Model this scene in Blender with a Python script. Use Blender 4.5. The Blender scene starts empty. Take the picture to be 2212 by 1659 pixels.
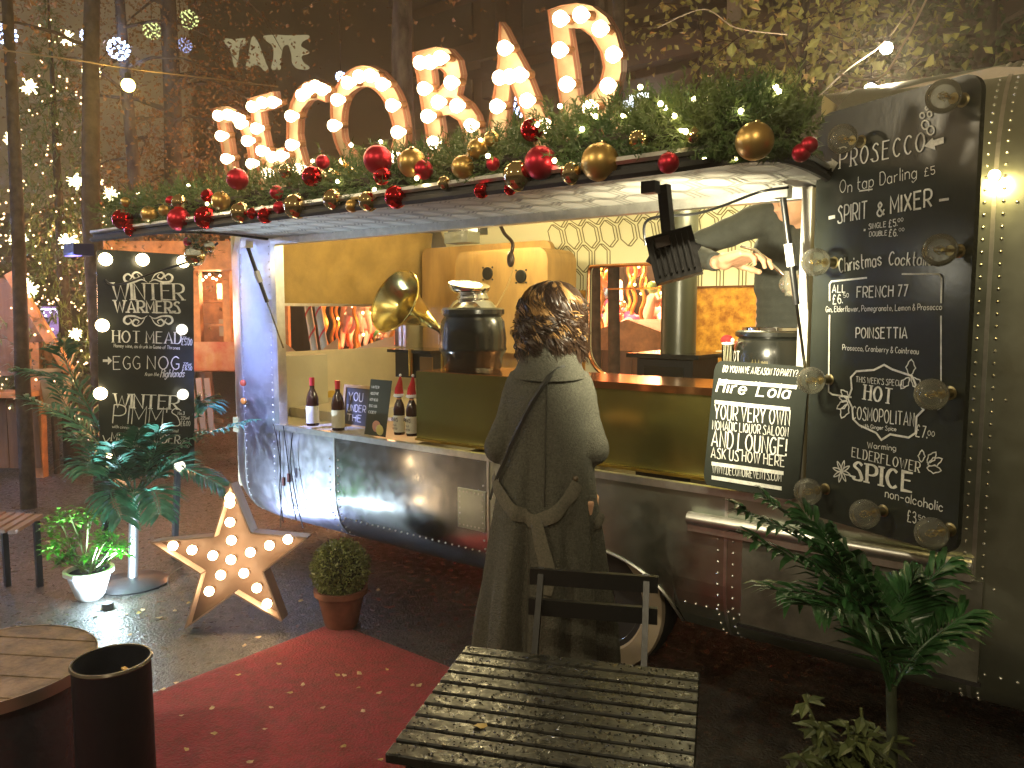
import bpy, bmesh, math, random
from mathutils import Vector, Matrix, noise
R = random.Random(7)
sc = bpy.context.scene
COL = sc.collection
V = Vector
# ------------------------------------------------------------ camera, world, exposure
F = 1671.0                       # focal length in pixels of a 2212-pixel-wide picture
PITCH = math.radians(-5.3)
YAW = math.radians(127.6)
CAM = V((0, -2.8, 1.6))
fw = V((math.cos(YAW) * math.cos(PITCH), math.sin(YAW) * math.cos(PITCH), math.sin(PITCH)))
rt = V((math.sin(YAW), -math.cos(YAW), 0))
up = rt.cross(fw)
cd = bpy.data.cameras.new('camera'); cam = bpy.data.objects.new('camera', cd); COL.objects.link(cam)
cam.location = CAM
cam.rotation_euler = fw.to_track_quat('-Z', 'Y').to_euler()
cd.sensor_width = 36; cd.lens = F / 2212 * 36; cd.clip_end = 500; cd.clip_start = 0.05
sc.camera = cam
w = bpy.data.worlds.new('World'); sc.world = w; w.use_nodes = True
nt = w.node_tree
bg = nt.nodes['Background']; bg.inputs[0].default_value = (0.6, 0.42, 0.2, 1); bg.inputs[1].default_value = 0.11
sc.view_settings.view_transform = 'Standard'; sc.view_settings.look = 'None'
sc.view_settings.exposure = 1.25; sc.view_settings.gamma = 1
sc.cycles.use_denoising = True
try:
    sc.cycles.denoiser = 'OPENIMAGEDENOISE'
except Exception:
    pass
sc.cycles.max_bounces = 6; sc.cycles.diffuse_bounces = 3; sc.cycles.glossy_bounces = 4
sc.cycles.transmission_bounces = 4; sc.cycles.transparent_max_bounces = 12
sc.cycles.sample_clamp_indirect = 4; sc.cycles.sample_clamp_direct = 30
sc.cycles.caustics_reflective = False; sc.cycles.caustics_refractive = False
sc.cycles.use_light_tree = True

def ray(px, py):
    return (fw + rt * ((px - 1106) / F) - up * ((py - 829.5) / F))
def AY(px, py, Y):
    d = ray(px, py); return CAM + d * ((Y - CAM.y) / d.y)
def AZ(px, py, Z):
    d = ray(px, py); return CAM + d * ((Z - CAM.z) / d.z)
def AD(px, py, t):
    return CAM + ray(px, py) * t
def AX(px, py, X):
    d = ray(px, py); return CAM + d * ((X - CAM.x) / d.x)

def light(name, loc, power, col, size=0.05, kind='POINT', aim=None, spot=60, sx=None, blend=.5):
    l = bpy.data.lights.new(name, kind); l.energy = power; l.color = col
    if kind == 'AREA':
        l.size = size
        if sx: l.shape = 'RECTANGLE'; l.size_y = sx
    else: l.shadow_soft_size = size
    if kind == 'SPOT': l.spot_size = math.radians(spot); l.spot_blend = blend
    o = bpy.data.objects.new(name, l); COL.objects.link(o); o.location = loc
    if aim is not None: o.rotation_euler = (V(aim) - V(loc)).to_track_quat('-Z', 'Y').to_euler()
    return o

# ------------------------------------------------------------ materials
MATS = {}
def M(name, col, rough=.6, metal=0, emit=None, es=0, bump=0, bs=40, var=0, vs=6, rvar=0, col2=None, coat=0, trans=0, sheen=0, stretch=None, spec=None, vr=.62):
    if name in MATS: return MATS[name]
    m = bpy.data.materials.new(name); m.use_nodes = True
    t = m.node_tree; b = t.nodes['Principled BSDF']
    c = tuple(col) + (1,)
    b.inputs['Base Color'].default_value = c
    b.inputs['Roughness'].default_value = rough; b.inputs['Metallic'].default_value = metal
    if spec is not None: b.inputs['Specular IOR Level'].default_value = spec
    if emit: b.inputs['Emission Color'].default_value = tuple(emit) + (1,); b.inputs['Emission Strength'].default_value = es
    if coat: b.inputs['Coat Weight'].default_value = coat; b.inputs['Coat Roughness'].default_value = .08
    if sheen: b.inputs['Sheen Weight'].default_value = sheen
    if trans: b.inputs['Transmission Weight'].default_value = trans
    tc = None
    def coord():
        nonlocal tc
        if tc is None:
            g = t.nodes.new('ShaderNodeNewGeometry'); tc = g.outputs['Position']
            if stretch:
                mp = t.nodes.new('ShaderNodeMapping'); mp.inputs['Scale'].default_value = stretch
                t.links.new(tc, mp.inputs['Vector']); tc = mp.outputs[0]
        return tc
    if var or col2:
        n = t.nodes.new('ShaderNodeTexNoise'); n.inputs['Scale'].default_value = vs; n.inputs['Detail'].default_value = 7; n.inputs['Roughness'].default_value = vr
        t.links.new(coord(), n.inputs['Vector'])
        r = t.nodes.new('ShaderNodeValToRGB'); r.color_ramp.elements[0].position = .34; r.color_ramp.elements[1].position = .66
        a = col2 if col2 else [x * (1 - var) for x in col]
        bcol = col if col2 else [min(1, x * (1 + var)) for x in col]
        r.color_ramp.elements[0].color = tuple(a) + (1,); r.color_ramp.elements[1].color = tuple(bcol) + (1,)
        t.links.new(n.outputs['Fac'], r.inputs[0]); t.links.new(r.outputs[0], b.inputs['Base Color'])
        if rvar:
            mr = t.nodes.new('ShaderNodeMapRange'); mr.inputs['From Min'].default_value = .3; mr.inputs['From Max'].default_value = .7
            mr.inputs['To Min'].default_value = max(.02, rough - rvar); mr.inputs['To Max'].default_value = min(1, rough + rvar)
            n3 = t.nodes.new('ShaderNodeTexNoise'); n3.inputs['Scale'].default_value = vs * 2.3; n3.inputs['Detail'].default_value = 6
            t.links.new(coord(), n3.inputs['Vector']); t.links.new(n3.outputs['Fac'], mr.inputs[0]); t.links.new(mr.outputs[0], b.inputs['Roughness'])
    if bump:
        n2 = t.nodes.new('ShaderNodeTexNoise'); n2.inputs['Scale'].default_value = bs; n2.inputs['Detail'].default_value = 5
        t.links.new(coord(), n2.inputs['Vector'])
        bp = t.nodes.new('ShaderNodeBump'); bp.inputs['Strength'].default_value = bump; bp.inputs['Distance'].default_value = .01
        t.links.new(n2.outputs['Fac'], bp.inputs['Height']); t.links.new(bp.outputs[0], b.inputs['Normal'])
    MATS[name] = m
    return m

def glow(name, col, s, sample=True):
    if name in MATS: return MATS[name]
    m = bpy.data.materials.new(name); m.use_nodes = True; t = m.node_tree
    t.nodes.remove(t.nodes['Principled BSDF'])
    e = t.nodes.new('ShaderNodeEmission'); e.inputs[0].default_value = tuple(col) + (1,); e.inputs[1].default_value = s
    t.links.new(e.outputs[0], t.nodes['Material Output'].inputs[0])
    if not sample:
        try: m.cycles.emission_sampling = 'NONE'
        except Exception: pass
    MATS[name] = m
    return m

def clear_glass(name, tint=(.95, .95, .9), amt=.12, rough=.03, milk=0):
    if name in MATS: return MATS[name]
    m = bpy.data.materials.new(name); m.use_nodes = True; t = m.node_tree
    t.nodes.remove(t.nodes['Principled BSDF'])
    tr = t.nodes.new('ShaderNodeBsdfTransparent'); tr.inputs[0].default_value = tuple(tint) + (1,)
    g = t.nodes.new('ShaderNodeBsdfGlossy'); g.inputs['Roughness'].default_value = rough
    lw = t.nodes.new('ShaderNodeLayerWeight'); lw.inputs['Blend'].default_value = amt
    mx = t.nodes.new('ShaderNodeMixShader'); t.links.new(lw.outputs['Fresnel'], mx.inputs[0])
    t.links.new(tr.outputs[0], mx.inputs[1]); t.links.new(g.outputs[0], mx.inputs[2])
    last = mx
    if milk:
        df = t.nodes.new('ShaderNodeBsdfTranslucent'); df.inputs[0].default_value = (.9, .88, .75, 1); d2 = t.nodes.new('ShaderNodeBsdfDiffuse'); d2.inputs[0].default_value = (.9, .88, .75, 1)
        m1 = t.nodes.new('ShaderNodeMixShader'); t.links.new(df.outputs[0], m1.inputs[1]); t.links.new(d2.outputs[0], m1.inputs[2])
        m2 = t.nodes.new('ShaderNodeMixShader'); m2.inputs[0].default_value = milk; t.links.new(mx.outputs[0], m2.inputs[1]); t.links.new(m1.outputs[0], m2.inputs[2]); last = m2
    t.links.new(last.outputs[0], t.nodes['Material Output'].inputs[0])
    MATS[name] = m
    return m

# ------------------------------------------------------------ mesh builder
class MB:
    def __init__(s): s.v = []; s.f = []
    def add(s, vs, fs):
        o = len(s.v); s.v += [V(p) for p in vs]; s.f += [tuple(i + o for i in f) for f in fs]; return s
    def quad(s, a, b, c, d): return s.add([a, b, c, d], [(0, 1, 2, 3)])
    def box(s, c, size, ax=None):
        c = V(c); hx, hy, hz = [q / 2 for q in size]
        X, Y, Z = ax if ax else (V((1, 0, 0)), V((0, 1, 0)), V((0, 0, 1)))
        p = [c + X * (hx * i) + Y * (hy * j) + Z * (hz * k) for k in (-1, 1) for j in (-1, 1) for i in (-1, 1)]
        return s.add(p, [(0, 2, 3, 1), (4, 5, 7, 6), (0, 1, 5, 4), (2, 6, 7, 3), (0, 4, 6, 2), (1, 3, 7, 5)])
    def bar(s, a, b, wd, th, n=None):
        a, b = V(a), V(b); d = (b - a).normalized(); n = V(n) if n else V((0, 0, 1))
        x = d.cross(n)
        if x.length < 1e-4: x = d.cross(V((1, 0, 0)))
        x.normalize(); z = x.cross(d).normalized()
        return s.box((a + b) / 2, ((b - a).length, wd, th), (d, x, z))
    def tube(s, pts, r, n=8, cap=True):
        pts = [V(p) for p in pts]; rs = r if isinstance(r, (list, tuple)) else [r] * len(pts)
        if len(pts) < 2: return s
        prev = None; rings = []
        for i, p in enumerate(pts):
            d = (pts[min(i + 1, len(pts) - 1)] - pts[max(i - 1, 0)])
            if d.length < 1e-9: d = V((0, 0, 1))
            d.normalize()
            if prev is None:
                a = d.cross(V((0, 0, 1)))
                if a.length < .05: a = d.cross(V((1, 0, 0)))
            else: a = prev - d * prev.dot(d)
            a.normalize(); prev = a; b = d.cross(a)
            rings.append([p + (a * math.cos(2 * math.pi * k / n) + b * math.sin(2 * math.pi * k / n)) * rs[i] for k in range(n)])
        vs = [q for rg in rings for q in rg]; fs = []
        for i in range(len(pts) - 1):
            for k in range(n): fs.append((i * n + k, i * n + (k + 1) % n, (i + 1) * n + (k + 1) % n, (i + 1) * n + k))
        if cap: fs += [tuple(range(n - 1, -1, -1)), tuple((len(pts) - 1) * n + k for k in range(n))]
        return s.add(vs, fs)
    def lathe(s, prof, c=(0, 0, 0), ax=(0, 0, 1), n=24, wob=0, cap=True):
        c = V(c); ax = V(ax).normalized(); a = ax.cross(V((1, 0, 0)))
        if a.length < .1: a = ax.cross(V((0, 1, 0)))
        a.normalize(); b = ax.cross(a)
        vs = []; fs = []
        for (r, h) in prof:
            for k in range(n):
                t = 2 * math.pi * k / n; rr = r * (1 + wob * math.sin(3 * t + h * 9))
                vs.append(c + ax * h + (a * math.cos(t) + b * math.sin(t)) * rr)
        for i in range(len(prof) - 1):
            for k in range(n): fs.append((i * n + k, i * n + (k + 1) % n, (i + 1) * n + (k + 1) % n, (i + 1) * n + k))
        if cap and prof[0][0] > 1e-4: fs.append(tuple(range(n - 1, -1, -1)))
        if cap and prof[-1][0] > 1e-4: fs.append(tuple((len(prof) - 1) * n + k for k in range(n)))
        return s.add(vs, fs)
    def ball(s, c, r, n=14, m=9, sc3=(1, 1, 1)):
        c = V(c); vs = [c + V((0, 0, r * sc3[2]))]; fs = []
        for i in range(1, m):
            t = math.pi * i / m
            for k in range(n):
                p = 2 * math.pi * k / n
                vs.append(c + V((math.sin(t) * math.cos(p) * r * sc3[0], math.sin(t) * math.sin(p) * r * sc3[1], math.cos(t) * r * sc3[2])))
        vs.append(c - V((0, 0, r * sc3[2]))); L = len(vs) - 1
        for k in range(n): fs.append((0, 1 + k, 1 + (k + 1) % n)); fs.append((L, L - n + (k + 1) % n, L - n + k))
        for i in range(m - 2):
            for k in range(n): fs.append((1 + i * n + k, 1 + (i + 1) * n + k, 1 + (i + 1) * n + (k + 1) % n, 1 + i * n + (k + 1) % n))
        return s.add(vs, fs)
    def sheet(s, fn, us, vs_, skip=None):
        nu, nv = len(us), len(vs_)
        vv = [fn(u, v) for u in us for v in vs_]; ff = []
        for i in range(nu - 1):
            for j in range(nv - 1):
                if skip and skip((us[i] + us[i + 1]) / 2, (vs_[j] + vs_[j + 1]) / 2): continue
                ff.append((i * nv + j, (i + 1) * nv + j, (i + 1) * nv + j + 1, i * nv + j + 1))
        return s.add(vv, ff)
    def poly(s, fr, outlines, d0, d1):
        """flat shape with holes, in frame fr, from offset d0 to d1 along its normal"""
        cu = bpy.data.curves.new('tmp', 'CURVE'); cu.dimensions = '2D'; cu.fill_mode = 'BOTH'; cu.extrude = .5
        for ol in outlines:
            sp = cu.splines.new('POLY'); sp.points.add(len(ol) - 1); sp.use_cyclic_u = True
            for i, p in enumerate(ol): sp.points[i].co = (p[0], p[1], 0, 1)
        o = bpy.data.objects.new('tmp', cu); COL.objects.link(o)
        dg = bpy.context.evaluated_depsgraph_get(); me = bpy.data.meshes.new_from_object(o.evaluated_get(dg))
        s.add([fr.p(q.co.x, q.co.y, d1 if q.co.z > 0 else d0) for q in me.vertices], [tuple(f.vertices) for f in me.polygons])
        bpy.data.objects.remove(o); bpy.data.curves.remove(cu); bpy.data.meshes.remove(me)
        return s
    def mesh(s, name, mat, base=V((0, 0, 0)), smooth=False):
        me = bpy.data.meshes.new(name); me.from_pydata([tuple(p - base) for p in s.v], [], s.f)
        ms = mat if isinstance(mat, (list, tuple)) else [mat]
        for m_ in ms: me.materials.append(m_)
        if smooth:
            me.polygons.foreach_set('use_smooth', [True] * len(me.polygons))
            try: me.set_sharp_from_angle(angle=math.radians(48))
            except Exception: pass
        me.update(); return me

class Frame:
    def __init__(s, O, Rv, Uv):
        s.O = V(O); s.R = V(Rv).normalized(); s.U = (V(Uv) - s.R * V(Uv).dot(s.R)).normalized(); s.N = s.R.cross(s.U)
    def p(s, a, b, d=0): return s.O + s.R * a + s.U * b + s.N * d
    def px(s, x, y, off=0):
        d = ray(x, y); O = s.O + s.N * off; t = (O - CAM).dot(s.N) / d.dot(s.N); q = CAM + d * t - O
        return (q.dot(s.R), q.dot(s.U))
    def wp(s, x, y, off=0):
        a, b = s.px(x, y, off); return s.p(a, b, off)

BASE = {}
def props(o, label=None, cat=None, group=None, kind=None):
    if label: o['label'] = label
    if cat: o['category'] = cat
    if group: o['group'] = group
    if kind: o['kind'] = kind
    return o
def thing(name, label, cat, base=(0, 0, 0), group=None):
    o = bpy.data.objects.new(name, None); COL.objects.link(o); o.location = V(base); o.empty_display_size = .05
    BASE[o.name] = V(base); return props(o, label, cat, group)
def part(mb, name, mat, parent, smooth=False, kind=None, label=None):
    b = BASE[parent.name]; me = mb.mesh(name, mat, b, smooth)
    o = bpy.data.objects.new(name, me); COL.objects.link(o); o.parent = parent; BASE[o.name] = b
    return props(o, label, None, None, kind)
def single(mb, name, mat, label=None, cat=None, group=None, kind=None, smooth=False, base=None):
    if base is None:
        xs = [p.x for p in mb.v]; ys = [p.y for p in mb.v]; zs = [p.z for p in mb.v]
        base = V(((min(xs) + max(xs)) / 2, (min(ys) + max(ys)) / 2, min(zs)))
    me = mb.mesh(name, mat, V(base), smooth)
    o = bpy.data.objects.new(name, me); COL.objects.link(o); o.location = base; BASE[o.name] = V(base)
    return props(o, label, cat, group, kind)
def inst(me, name, parent, loc, rot=None, scale=1):
    """a piece sharing a mesh; loc is a world position"""
    o = bpy.data.objects.new(name, me); COL.objects.link(o)
    b = BASE[parent.name] if parent else V((0, 0, 0))
    o.parent = parent; o.location = V(loc) - b
    if rot is not None: o.rotation_euler = rot
    o.scale = (scale,) * 3 if not isinstance(scale, (tuple, list)) else scale
    BASE[o.name] = b if parent else V(loc)
    return o
def remesh(mb, vox, smooth=3):
    me = mb.mesh('tmp', M('tmpm', (1, 1, 1))); o = bpy.data.objects.new('tmp', me); COL.objects.link(o)
    r = o.modifiers.new('r', 'REMESH'); r.mode = 'VOXEL'; r.voxel_size = vox
    if smooth: q = o.modifiers.new('s', 'SMOOTH'); q.factor = .5; q.iterations = smooth
    dg = bpy.context.evaluated_depsgraph_get(); me2 = bpy.data.meshes.new_from_object(o.evaluated_get(dg))
    out = MB(); out.add([p.co.copy() for p in me2.vertices], [tuple(f.vertices) for f in me2.polygons])
    bpy.data.objects.remove(o); bpy.data.meshes.remove(me); bpy.data.meshes.remove(me2)
    return out
def spline(pts, n=6, closed=False):
    out = []; P_ = [V(p) for p in pts]; L = len(P_)
    rng = L if closed else L - 1
    for i in range(rng):
        if closed: a, b, c, d = P_[(i - 1) % L], P_[i], P_[(i + 1) % L], P_[(i + 2) % L]
        else: a, b, c, d = P_[max(i - 1, 0)], P_[i], P_[i + 1], P_[min(i + 2, L - 1)]
        for k in range(n):
            t = k / n
            out.append(.5 * ((2 * b) + (c - a) * t + (2 * a - 5 * b + 4 * c - d) * t * t + (3 * b - a - 3 * c + d) * t ** 3))
    if not closed: out.append(P_[-1])
    return out

# ------------------------------------------------------------ brush lettering (every glyph is a set of painted strokes)
G = {'A': "023962 1454", 'B': "0209 ~093958573606 ~063655533202", 'C': "~5839180605133253", 'D': "0209 ~093957543202", 'E': "59090252 0646", 'F': "590902 0646",
     'G': "~5839180605133253 535535", 'H': "0209 5259 0656", 'I': "0209", 'J': "4944 ~44321203", 'K': "0209 0559 1652", 'L': "090252", 'M': "0209346962",
     'N': "02095259", 'O': "~3918060513325365665839", 'P': "0209 ~093958563505", 'Q': "~3918060513325365665839 4462", 'R': "0209 ~093958563505 2552",
     'S': "~58391817364553421203", 'T': "0969 3932", 'U': "~0907041242545759", 'V': "093269", 'W': "0922486289", 'X': "0952 0259", 'Y': "0935 6935 3532", 'Z': "09590252",
     '0': "~29070422444729", '1': "082922", '2': "~0829484602 0242", '3': "~0829483616 ~1645432203", '5': "490906 ~063645432203", '6': "~482906042243452605",
     '7': "094912", '8': "~26172938263422132 6".replace(' ', ''), '&': "~521729383704123255", '!': "0904 0302", '?': "~082948462624 2322", '£': "~483929171402 0252 0636", '.': "0203",
     ',': "1301", "'": "0907", '-': "0545", 'a': "~452605032243 4642", 'b': "0902 ~052645432203", 'c': "~452605032243", 'd': "~452605032243 4942",
     'e': "0444 ~44452605032243", 'f': "~39281712 0636", 'g': "~452605032243 ~4642311001", 'h': "0902 ~05264542", 'i': "0602 0807", 'j': "~26221000 2827",
     'k': "0902 0436 1542", 'l': "0902", 'm': "0602 ~05263532 ~35566562", 'n': "0602 ~05264542", 'o': "~26050322434526", 'p': "0600 ~052645432203",
     'r': "0602 ~052636", 's': "~45260524432203", 't': "1913 ~132232 0636", 'u': "~0604122243 4642", 'v': "062246", 'w': "0612355266", 'x': "0642 0246", 'y': "0622 4600", 'z': "06460242"}
def glyph(ch):
    out = []; wmax = 0
    for st in G.get(ch, "0202").split():
        sm = st[0] == '~'; st = st.strip('~')
        pts = [(int(st[i]), int(st[i + 1]) - 2) for i in range(0, len(st) - 1, 2)]
        wmax = max(wmax, max(p[0] for p in pts))
        if sm: pts = [(q.x, q.y) for q in spline([(a, b, 0) for a, b in pts], 4)]
        out.append((sm, pts))
    return out, wmax
ZC = [0]
def ribbon(mb, fr, pts, wf, off):
    n = len(pts); L = []; Rr = []
    for i in range(n):
        a = pts[max(i - 1, 0)]; b = pts[min(i + 1, n - 1)]
        if 0 < i < n - 1:
            d1 = V((pts[i][0] - a[0], pts[i][1] - a[1])).normalized(); d2 = V((b[0] - pts[i][0], b[1] - pts[i][1])).normalized()
            d = d1 + d2
            if d.length < .2: d = d2
            d.normalize(); k = 1 / max(.55, abs(d.dot(d2)))
        else: d = V((b[0] - a[0], b[1] - a[1])).normalized(); k = 1
        wd = wf(d, i / max(1, n - 1)) * .5 * k; nn = V((-d.y, d.x))
        L.append(fr.p(pts[i][0] + nn.x * wd, pts[i][1] + nn.y * wd, off)); Rr.append(fr.p(pts[i][0] - nn.x * wd, pts[i][1] - nn.y * wd, off))
    mb.add(L + Rr, [(i, i + n, i + n + 1, i + 1) for i in range(n - 1)])
def text(mb, fr, s, x0, y0, x1, y1, h, wt=.13, thin=None, serif=False, slant=0, jit=.0, off=.004, sp=2.3, small=False):
    """write s on frame fr between photo points (x0,y0) and (x1,y1) on the baseline; h = cap height in photo pixels"""
    a = V(fr.px(x0, y0)); b = V(fr.px(x1, y1)); t = V(fr.px(x0, y0 - h)); H = (t - a).length
    base = b - a; Lw = base.length; ex = base / Lw; ey = V((-ex.y, ex.x)); sk = slant
    tot = 0; gl = []
    for i, ch in enumerate(s):
        if ch == ' ': gl.append((tot, None, 1)); tot += 3; continue
        g, wd = glyph(ch); gs = .82 if (small and i and ch.isupper() and s[i - 1] != ' ') else 1
        gl.append((tot, g, gs)); tot += wd * gs + sp
    tot -= sp
    ux = Lw / tot; uy = H / 7; wt = min(wt * H, ux * (1.9 if serif else 1.35)); th = min(thin * H, wt) if thin else wt
    for gx, g, gs in gl:
        if not g: continue
        jy = (R.random() - .5) * jit * H; jr = (R.random() - .5) * jit * .6
        for sm, pts in g:
            Q = []
            for (x, y) in pts:
                X = (gx + x * gs) * ux; Y = y * gs * uy + jy + (x * ux) * jr; X += sk * Y
                q = a + ex * X + ey * Y; Q.append((q.x, q.y))
            ZC[0] = (ZC[0] + 1) % 9; o = off + ZC[0] * .00012
            ribbon(mb, fr, Q, lambda d, k: th + (wt - th) * abs(d.dot(ey)), o)
            if serif:
                for e, e2 in ((0, 1), (-1, -2)):
                    d = V(Q[e]) - V(Q[e2])
                    if d.length > 0 and abs(d.normalized().dot(ey)) > .75:
                        c = V(Q[e]); k = wt * .95; ZC[0] = (ZC[0] + 1) % 9
                        ribbon(mb, fr, [tuple(c - ex * k), tuple(c + ex * k)], lambda d, k_: max(th, .045 * H), off + ZC[0] * .00012 + .0011)
def pxline(mb, fr, pts, wpx, off=.004, closed=False, smooth=False, taper=False):
    q = [fr.px(*p) for p in pts]
    if closed: q.append(q[0])
    if smooth: q = [(p.x, p.y) for p in spline([(a, b, 0) for a, b in q], 6)]
    w_ = (V(fr.px(pts[0][0] + wpx, pts[0][1])) - V(fr.px(*pts[0]))).length; ZC[0] = (ZC[0] + 1) % 9
    ribbon(mb, fr, q, (lambda d, k: w_ * (.25 + math.sin(math.pi * min(1, max(0, k))))) if taper else (lambda d, k: w_), off + ZC[0] * .00012)
def rrect(x0, y0, x1, y1, r, n=6):
    out = []
    for cx, cy, a in ((x1 - r, y1 - r, 0), (x0 + r, y1 - r, 90), (x0 + r, y0 + r, 180), (x1 - r, y0 + r, 270)):
        for k in range(n + 1):
            t = math.radians(a + 90 * k / n); out.append((cx + r * math.cos(t), cy + r * math.sin(t)))
    return out
# ------------------------------------------------------------ materials in use
asphalt = M('wet_asphalt', (.05, .046, .04), .4, bump=1, bs=75, var=.75, vs=9, rvar=.25, vr=.85)
alu = M('polished_aluminium', (.6, .6, .61), .2, 1, bump=.14, bs=3.5, var=.1, vs=7, rvar=.05)
alu2 = M('brushed_aluminium', (.5, .54, .46), .34, 1, bump=.14, bs=3.5, var=.1, vs=5, rvar=.05)
alu_trim = M('trim_aluminium', (.75, .74, .7), .35, 1, var=.12, vs=20)
white_trim = M('white_trim', (.5, .48, .42), .45)
black = M('black_paint', (.012, .012, .012), .35, bump=.1)
blackgloss = M('black_enamel', (.012, .012, .011), .16, coat=.4)
blackwood = M('black_stained_wood', (.012, .012, .01), .32, bump=.16, bs=60, var=.5, vs=18, rvar=.15, spec=.4)
rubber = M('rubber', (.02, .018, .018), .6)
board_m = M('chalkboard', (.026, .03, .025), .25, bump=.04, bs=60, var=.25, vs=3)
chalk = M('white_paint_lettering', (.7, .7, .64), .7, var=.35, vs=34, vr=.8)
cream = M('cream_wall', (.68, .6, .42), .6, var=.08, vs=4)
tan = M('tan_blind', (.42, .27, .075), .7, var=.18, vs=5, bump=.2, bs=120)
wallp = M('wallpaper_cream', (.78, .74, .5), .6)
wallp2 = M('awning_lining', (.55, .53, .46), .6)
wline = M('wallpaper_lines', (.16, .13, .04), .6)
wline2 = M('lining_lines', (.3, .29, .25), .6)
burr = M('burr_veneer', (.72, .36, .05), .35, col2=(.3, .1, .015), vs=22, coat=.2)
ply = M('birch_plywood', (.5, .3, .1), .5, var=.2, vs=7, bump=.1, coat=.15, stretch=(1, 1, .25))
brass = M('brass_sheet', (.4, .36, .11), .27, 1, var=.07, vs=2, bump=.03, bs=3)
brass2 = M('polished_brass', (.85, .66, .22), .14, 1)
copper = M('copper_sheet', (.8, .36, .16), .16, 1, var=.1)
chrome = M('chrome', (.85, .85, .82), .08, 1)
leather = M('pale_leather', (.5, .46, .33), .5, bump=.15)
yellowc = M('mustard_cushion', (.55, .36, .05), .8)
wood_o = M('orange_pine', (.45, .22, .09), .6, var=.3, vs=9, bump=.3, bs=30)
wood_d = M('dark_shed_wood', (.16, .085, .035), .65, var=.4, vs=10, bump=.4, bs=25, stretch=(1, 1, .15))
brickm = M('dark_brick', (.07, .05, .03), .9, var=.3, vs=2, bump=.4, bs=10)
concrete = M('dark_concrete', (.09, .075, .06), .8, var=.25, vs=1)
barkm = M('birch_bark', (.16, .14, .12), .85, col2=(.03, .025, .022), vs=9, bump=.8, bs=30, stretch=(1, 1, .4))
barkd = M('dark_bark', (.05, .04, .032), .9, var=.5, vs=14, bump=1, bs=30)
leaf_b = M('brown_autumn_leaf', (.24, .13, .05), .6, var=.5, vs=2.5)
leaf_g = M('green_yellow_leaf', (.34, .36, .12), .5, var=.5, vs=5)
leaf_y = M('yellow_leaf', (.55, .4, .14), .55, var=.3, vs=20)
leaf_pale = M('pale_fallen_leaf', (.6, .45, .25), .6, var=.25, vs=40)
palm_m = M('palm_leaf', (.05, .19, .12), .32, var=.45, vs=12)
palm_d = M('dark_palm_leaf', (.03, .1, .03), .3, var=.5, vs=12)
shrub_m = M('bright_shrub_leaf', (.07, .28, .02), .4, var=.4, vs=14)
box_m = M('box_leaf', (.17, .2, .06), .45, var=.5, vs=30)
needle_m = M('pine_needle', (.045, .11, .03), .45, col2=(.16, .2, .06), vs=7)
red_m = M('matte_red', (.5, .02, .04), .38, metal=.75, bump=.05)
red_g = M('gloss_red', (.75, .02, .03), .05, metal=1)
gold_m = M('matte_gold', (.62, .4, .13), .38, metal=.85, bump=.05)
gold_g = M('gloss_gold', (.85, .68, .38), .045, metal=1)
rust = M('warm_sheet_metal', (.45, .33, .21), .5, metal=.25, var=.2, vs=10, bump=.1)
rimm = M('letter_rim', (.28, .12, .07), .5, metal=.2)
carpet_m = M('red_carpet', (.4, .025, .045), .95, col2=(.16, .03, .022), vs=16, bump=1, bs=90, sheen=.1, vr=.88)
terracotta = M('terracotta', (.2, .08, .05), .8, var=.3, vs=9)
white_pot = M('white_pot', (.7, .72, .74), .4)
soil = M('soil', (.03, .02, .012), .95)
glassc = clear_glass('clear_glass', (.9, .9, .84), .3, .06, .13); paneg = clear_glass('pane_glass', (.93, .93, .9), .06)
bulb_on = glow('lit_bulb', (1, .74, .42), 9.5)
bulb_star = glow('lit_star_bulb', (1, .7, .38), 15)
bulb_board = glow('lit_board_bulb', (1, .8, .45), 6)
fairy = glow('fairy_light', (1, .78, .42), 14, False)
fairy_dim = glow('fairy_light_amber', (1, .6, .28), 3.2, False)
blue_l = glow('blue_light', (.4, .55, 1), 9, False)
blue_d = glow('dim_blue_light', (.35, .4, .75), .7, False)
yel_l = glow('yellow_light', (1, .85, .4), 6, False)
gre_l = glow('dim_green_light', (.6, .7, .25), .9, False)
filament = glow('filament', (1, .8, .4), 3, False)

# ------------------------------------------------------------ ground
mb = MB(); n = 60
def gz(x, y): return 0
xs = [-60 + i * 2 for i in range(61)]; ys = [-30 + i * 2 for i in range(61)]
mb.sheet(lambda x, y: V((x, y, 0)), xs, ys)
single(mb, 'ground', asphalt, kind='structure', base=V((0, 0, 0)))
# ------------------------------------------------------------ red carpet
A0 = AZ(722, 1345, 0); B0 = AZ(985, 1447, 0); D0 = AZ(310, 1500, 0)
ex = (B0 - A0).normalized(); ey = (D0 - A0); ey = (ey - ex * ey.dot(ex)).normalized()
Wc = 1.9; Lc = 3.6
mb = MB(); us = [i / 90 for i in range(91)]
def carp(u, v):
    p = A0 + ex * (Wc * u) + ey * (Lc * v)
    k = .008 + .016 * max(0, noise.noise(p * 2.6)) + .003 * noise.noise(p * 9); e = min(u, 1 - u) * Wc
    return V((p.x, p.y, k if min(e, v * Lc, (1 - v) * Lc) > .001 else .0015))
mb.sheet(carp, us, us)
single(mb, 'red_carpet', carpet_m, 'worn red carpet runner laid on the wet ground before the bar', 'carpet', smooth=True)

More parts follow.
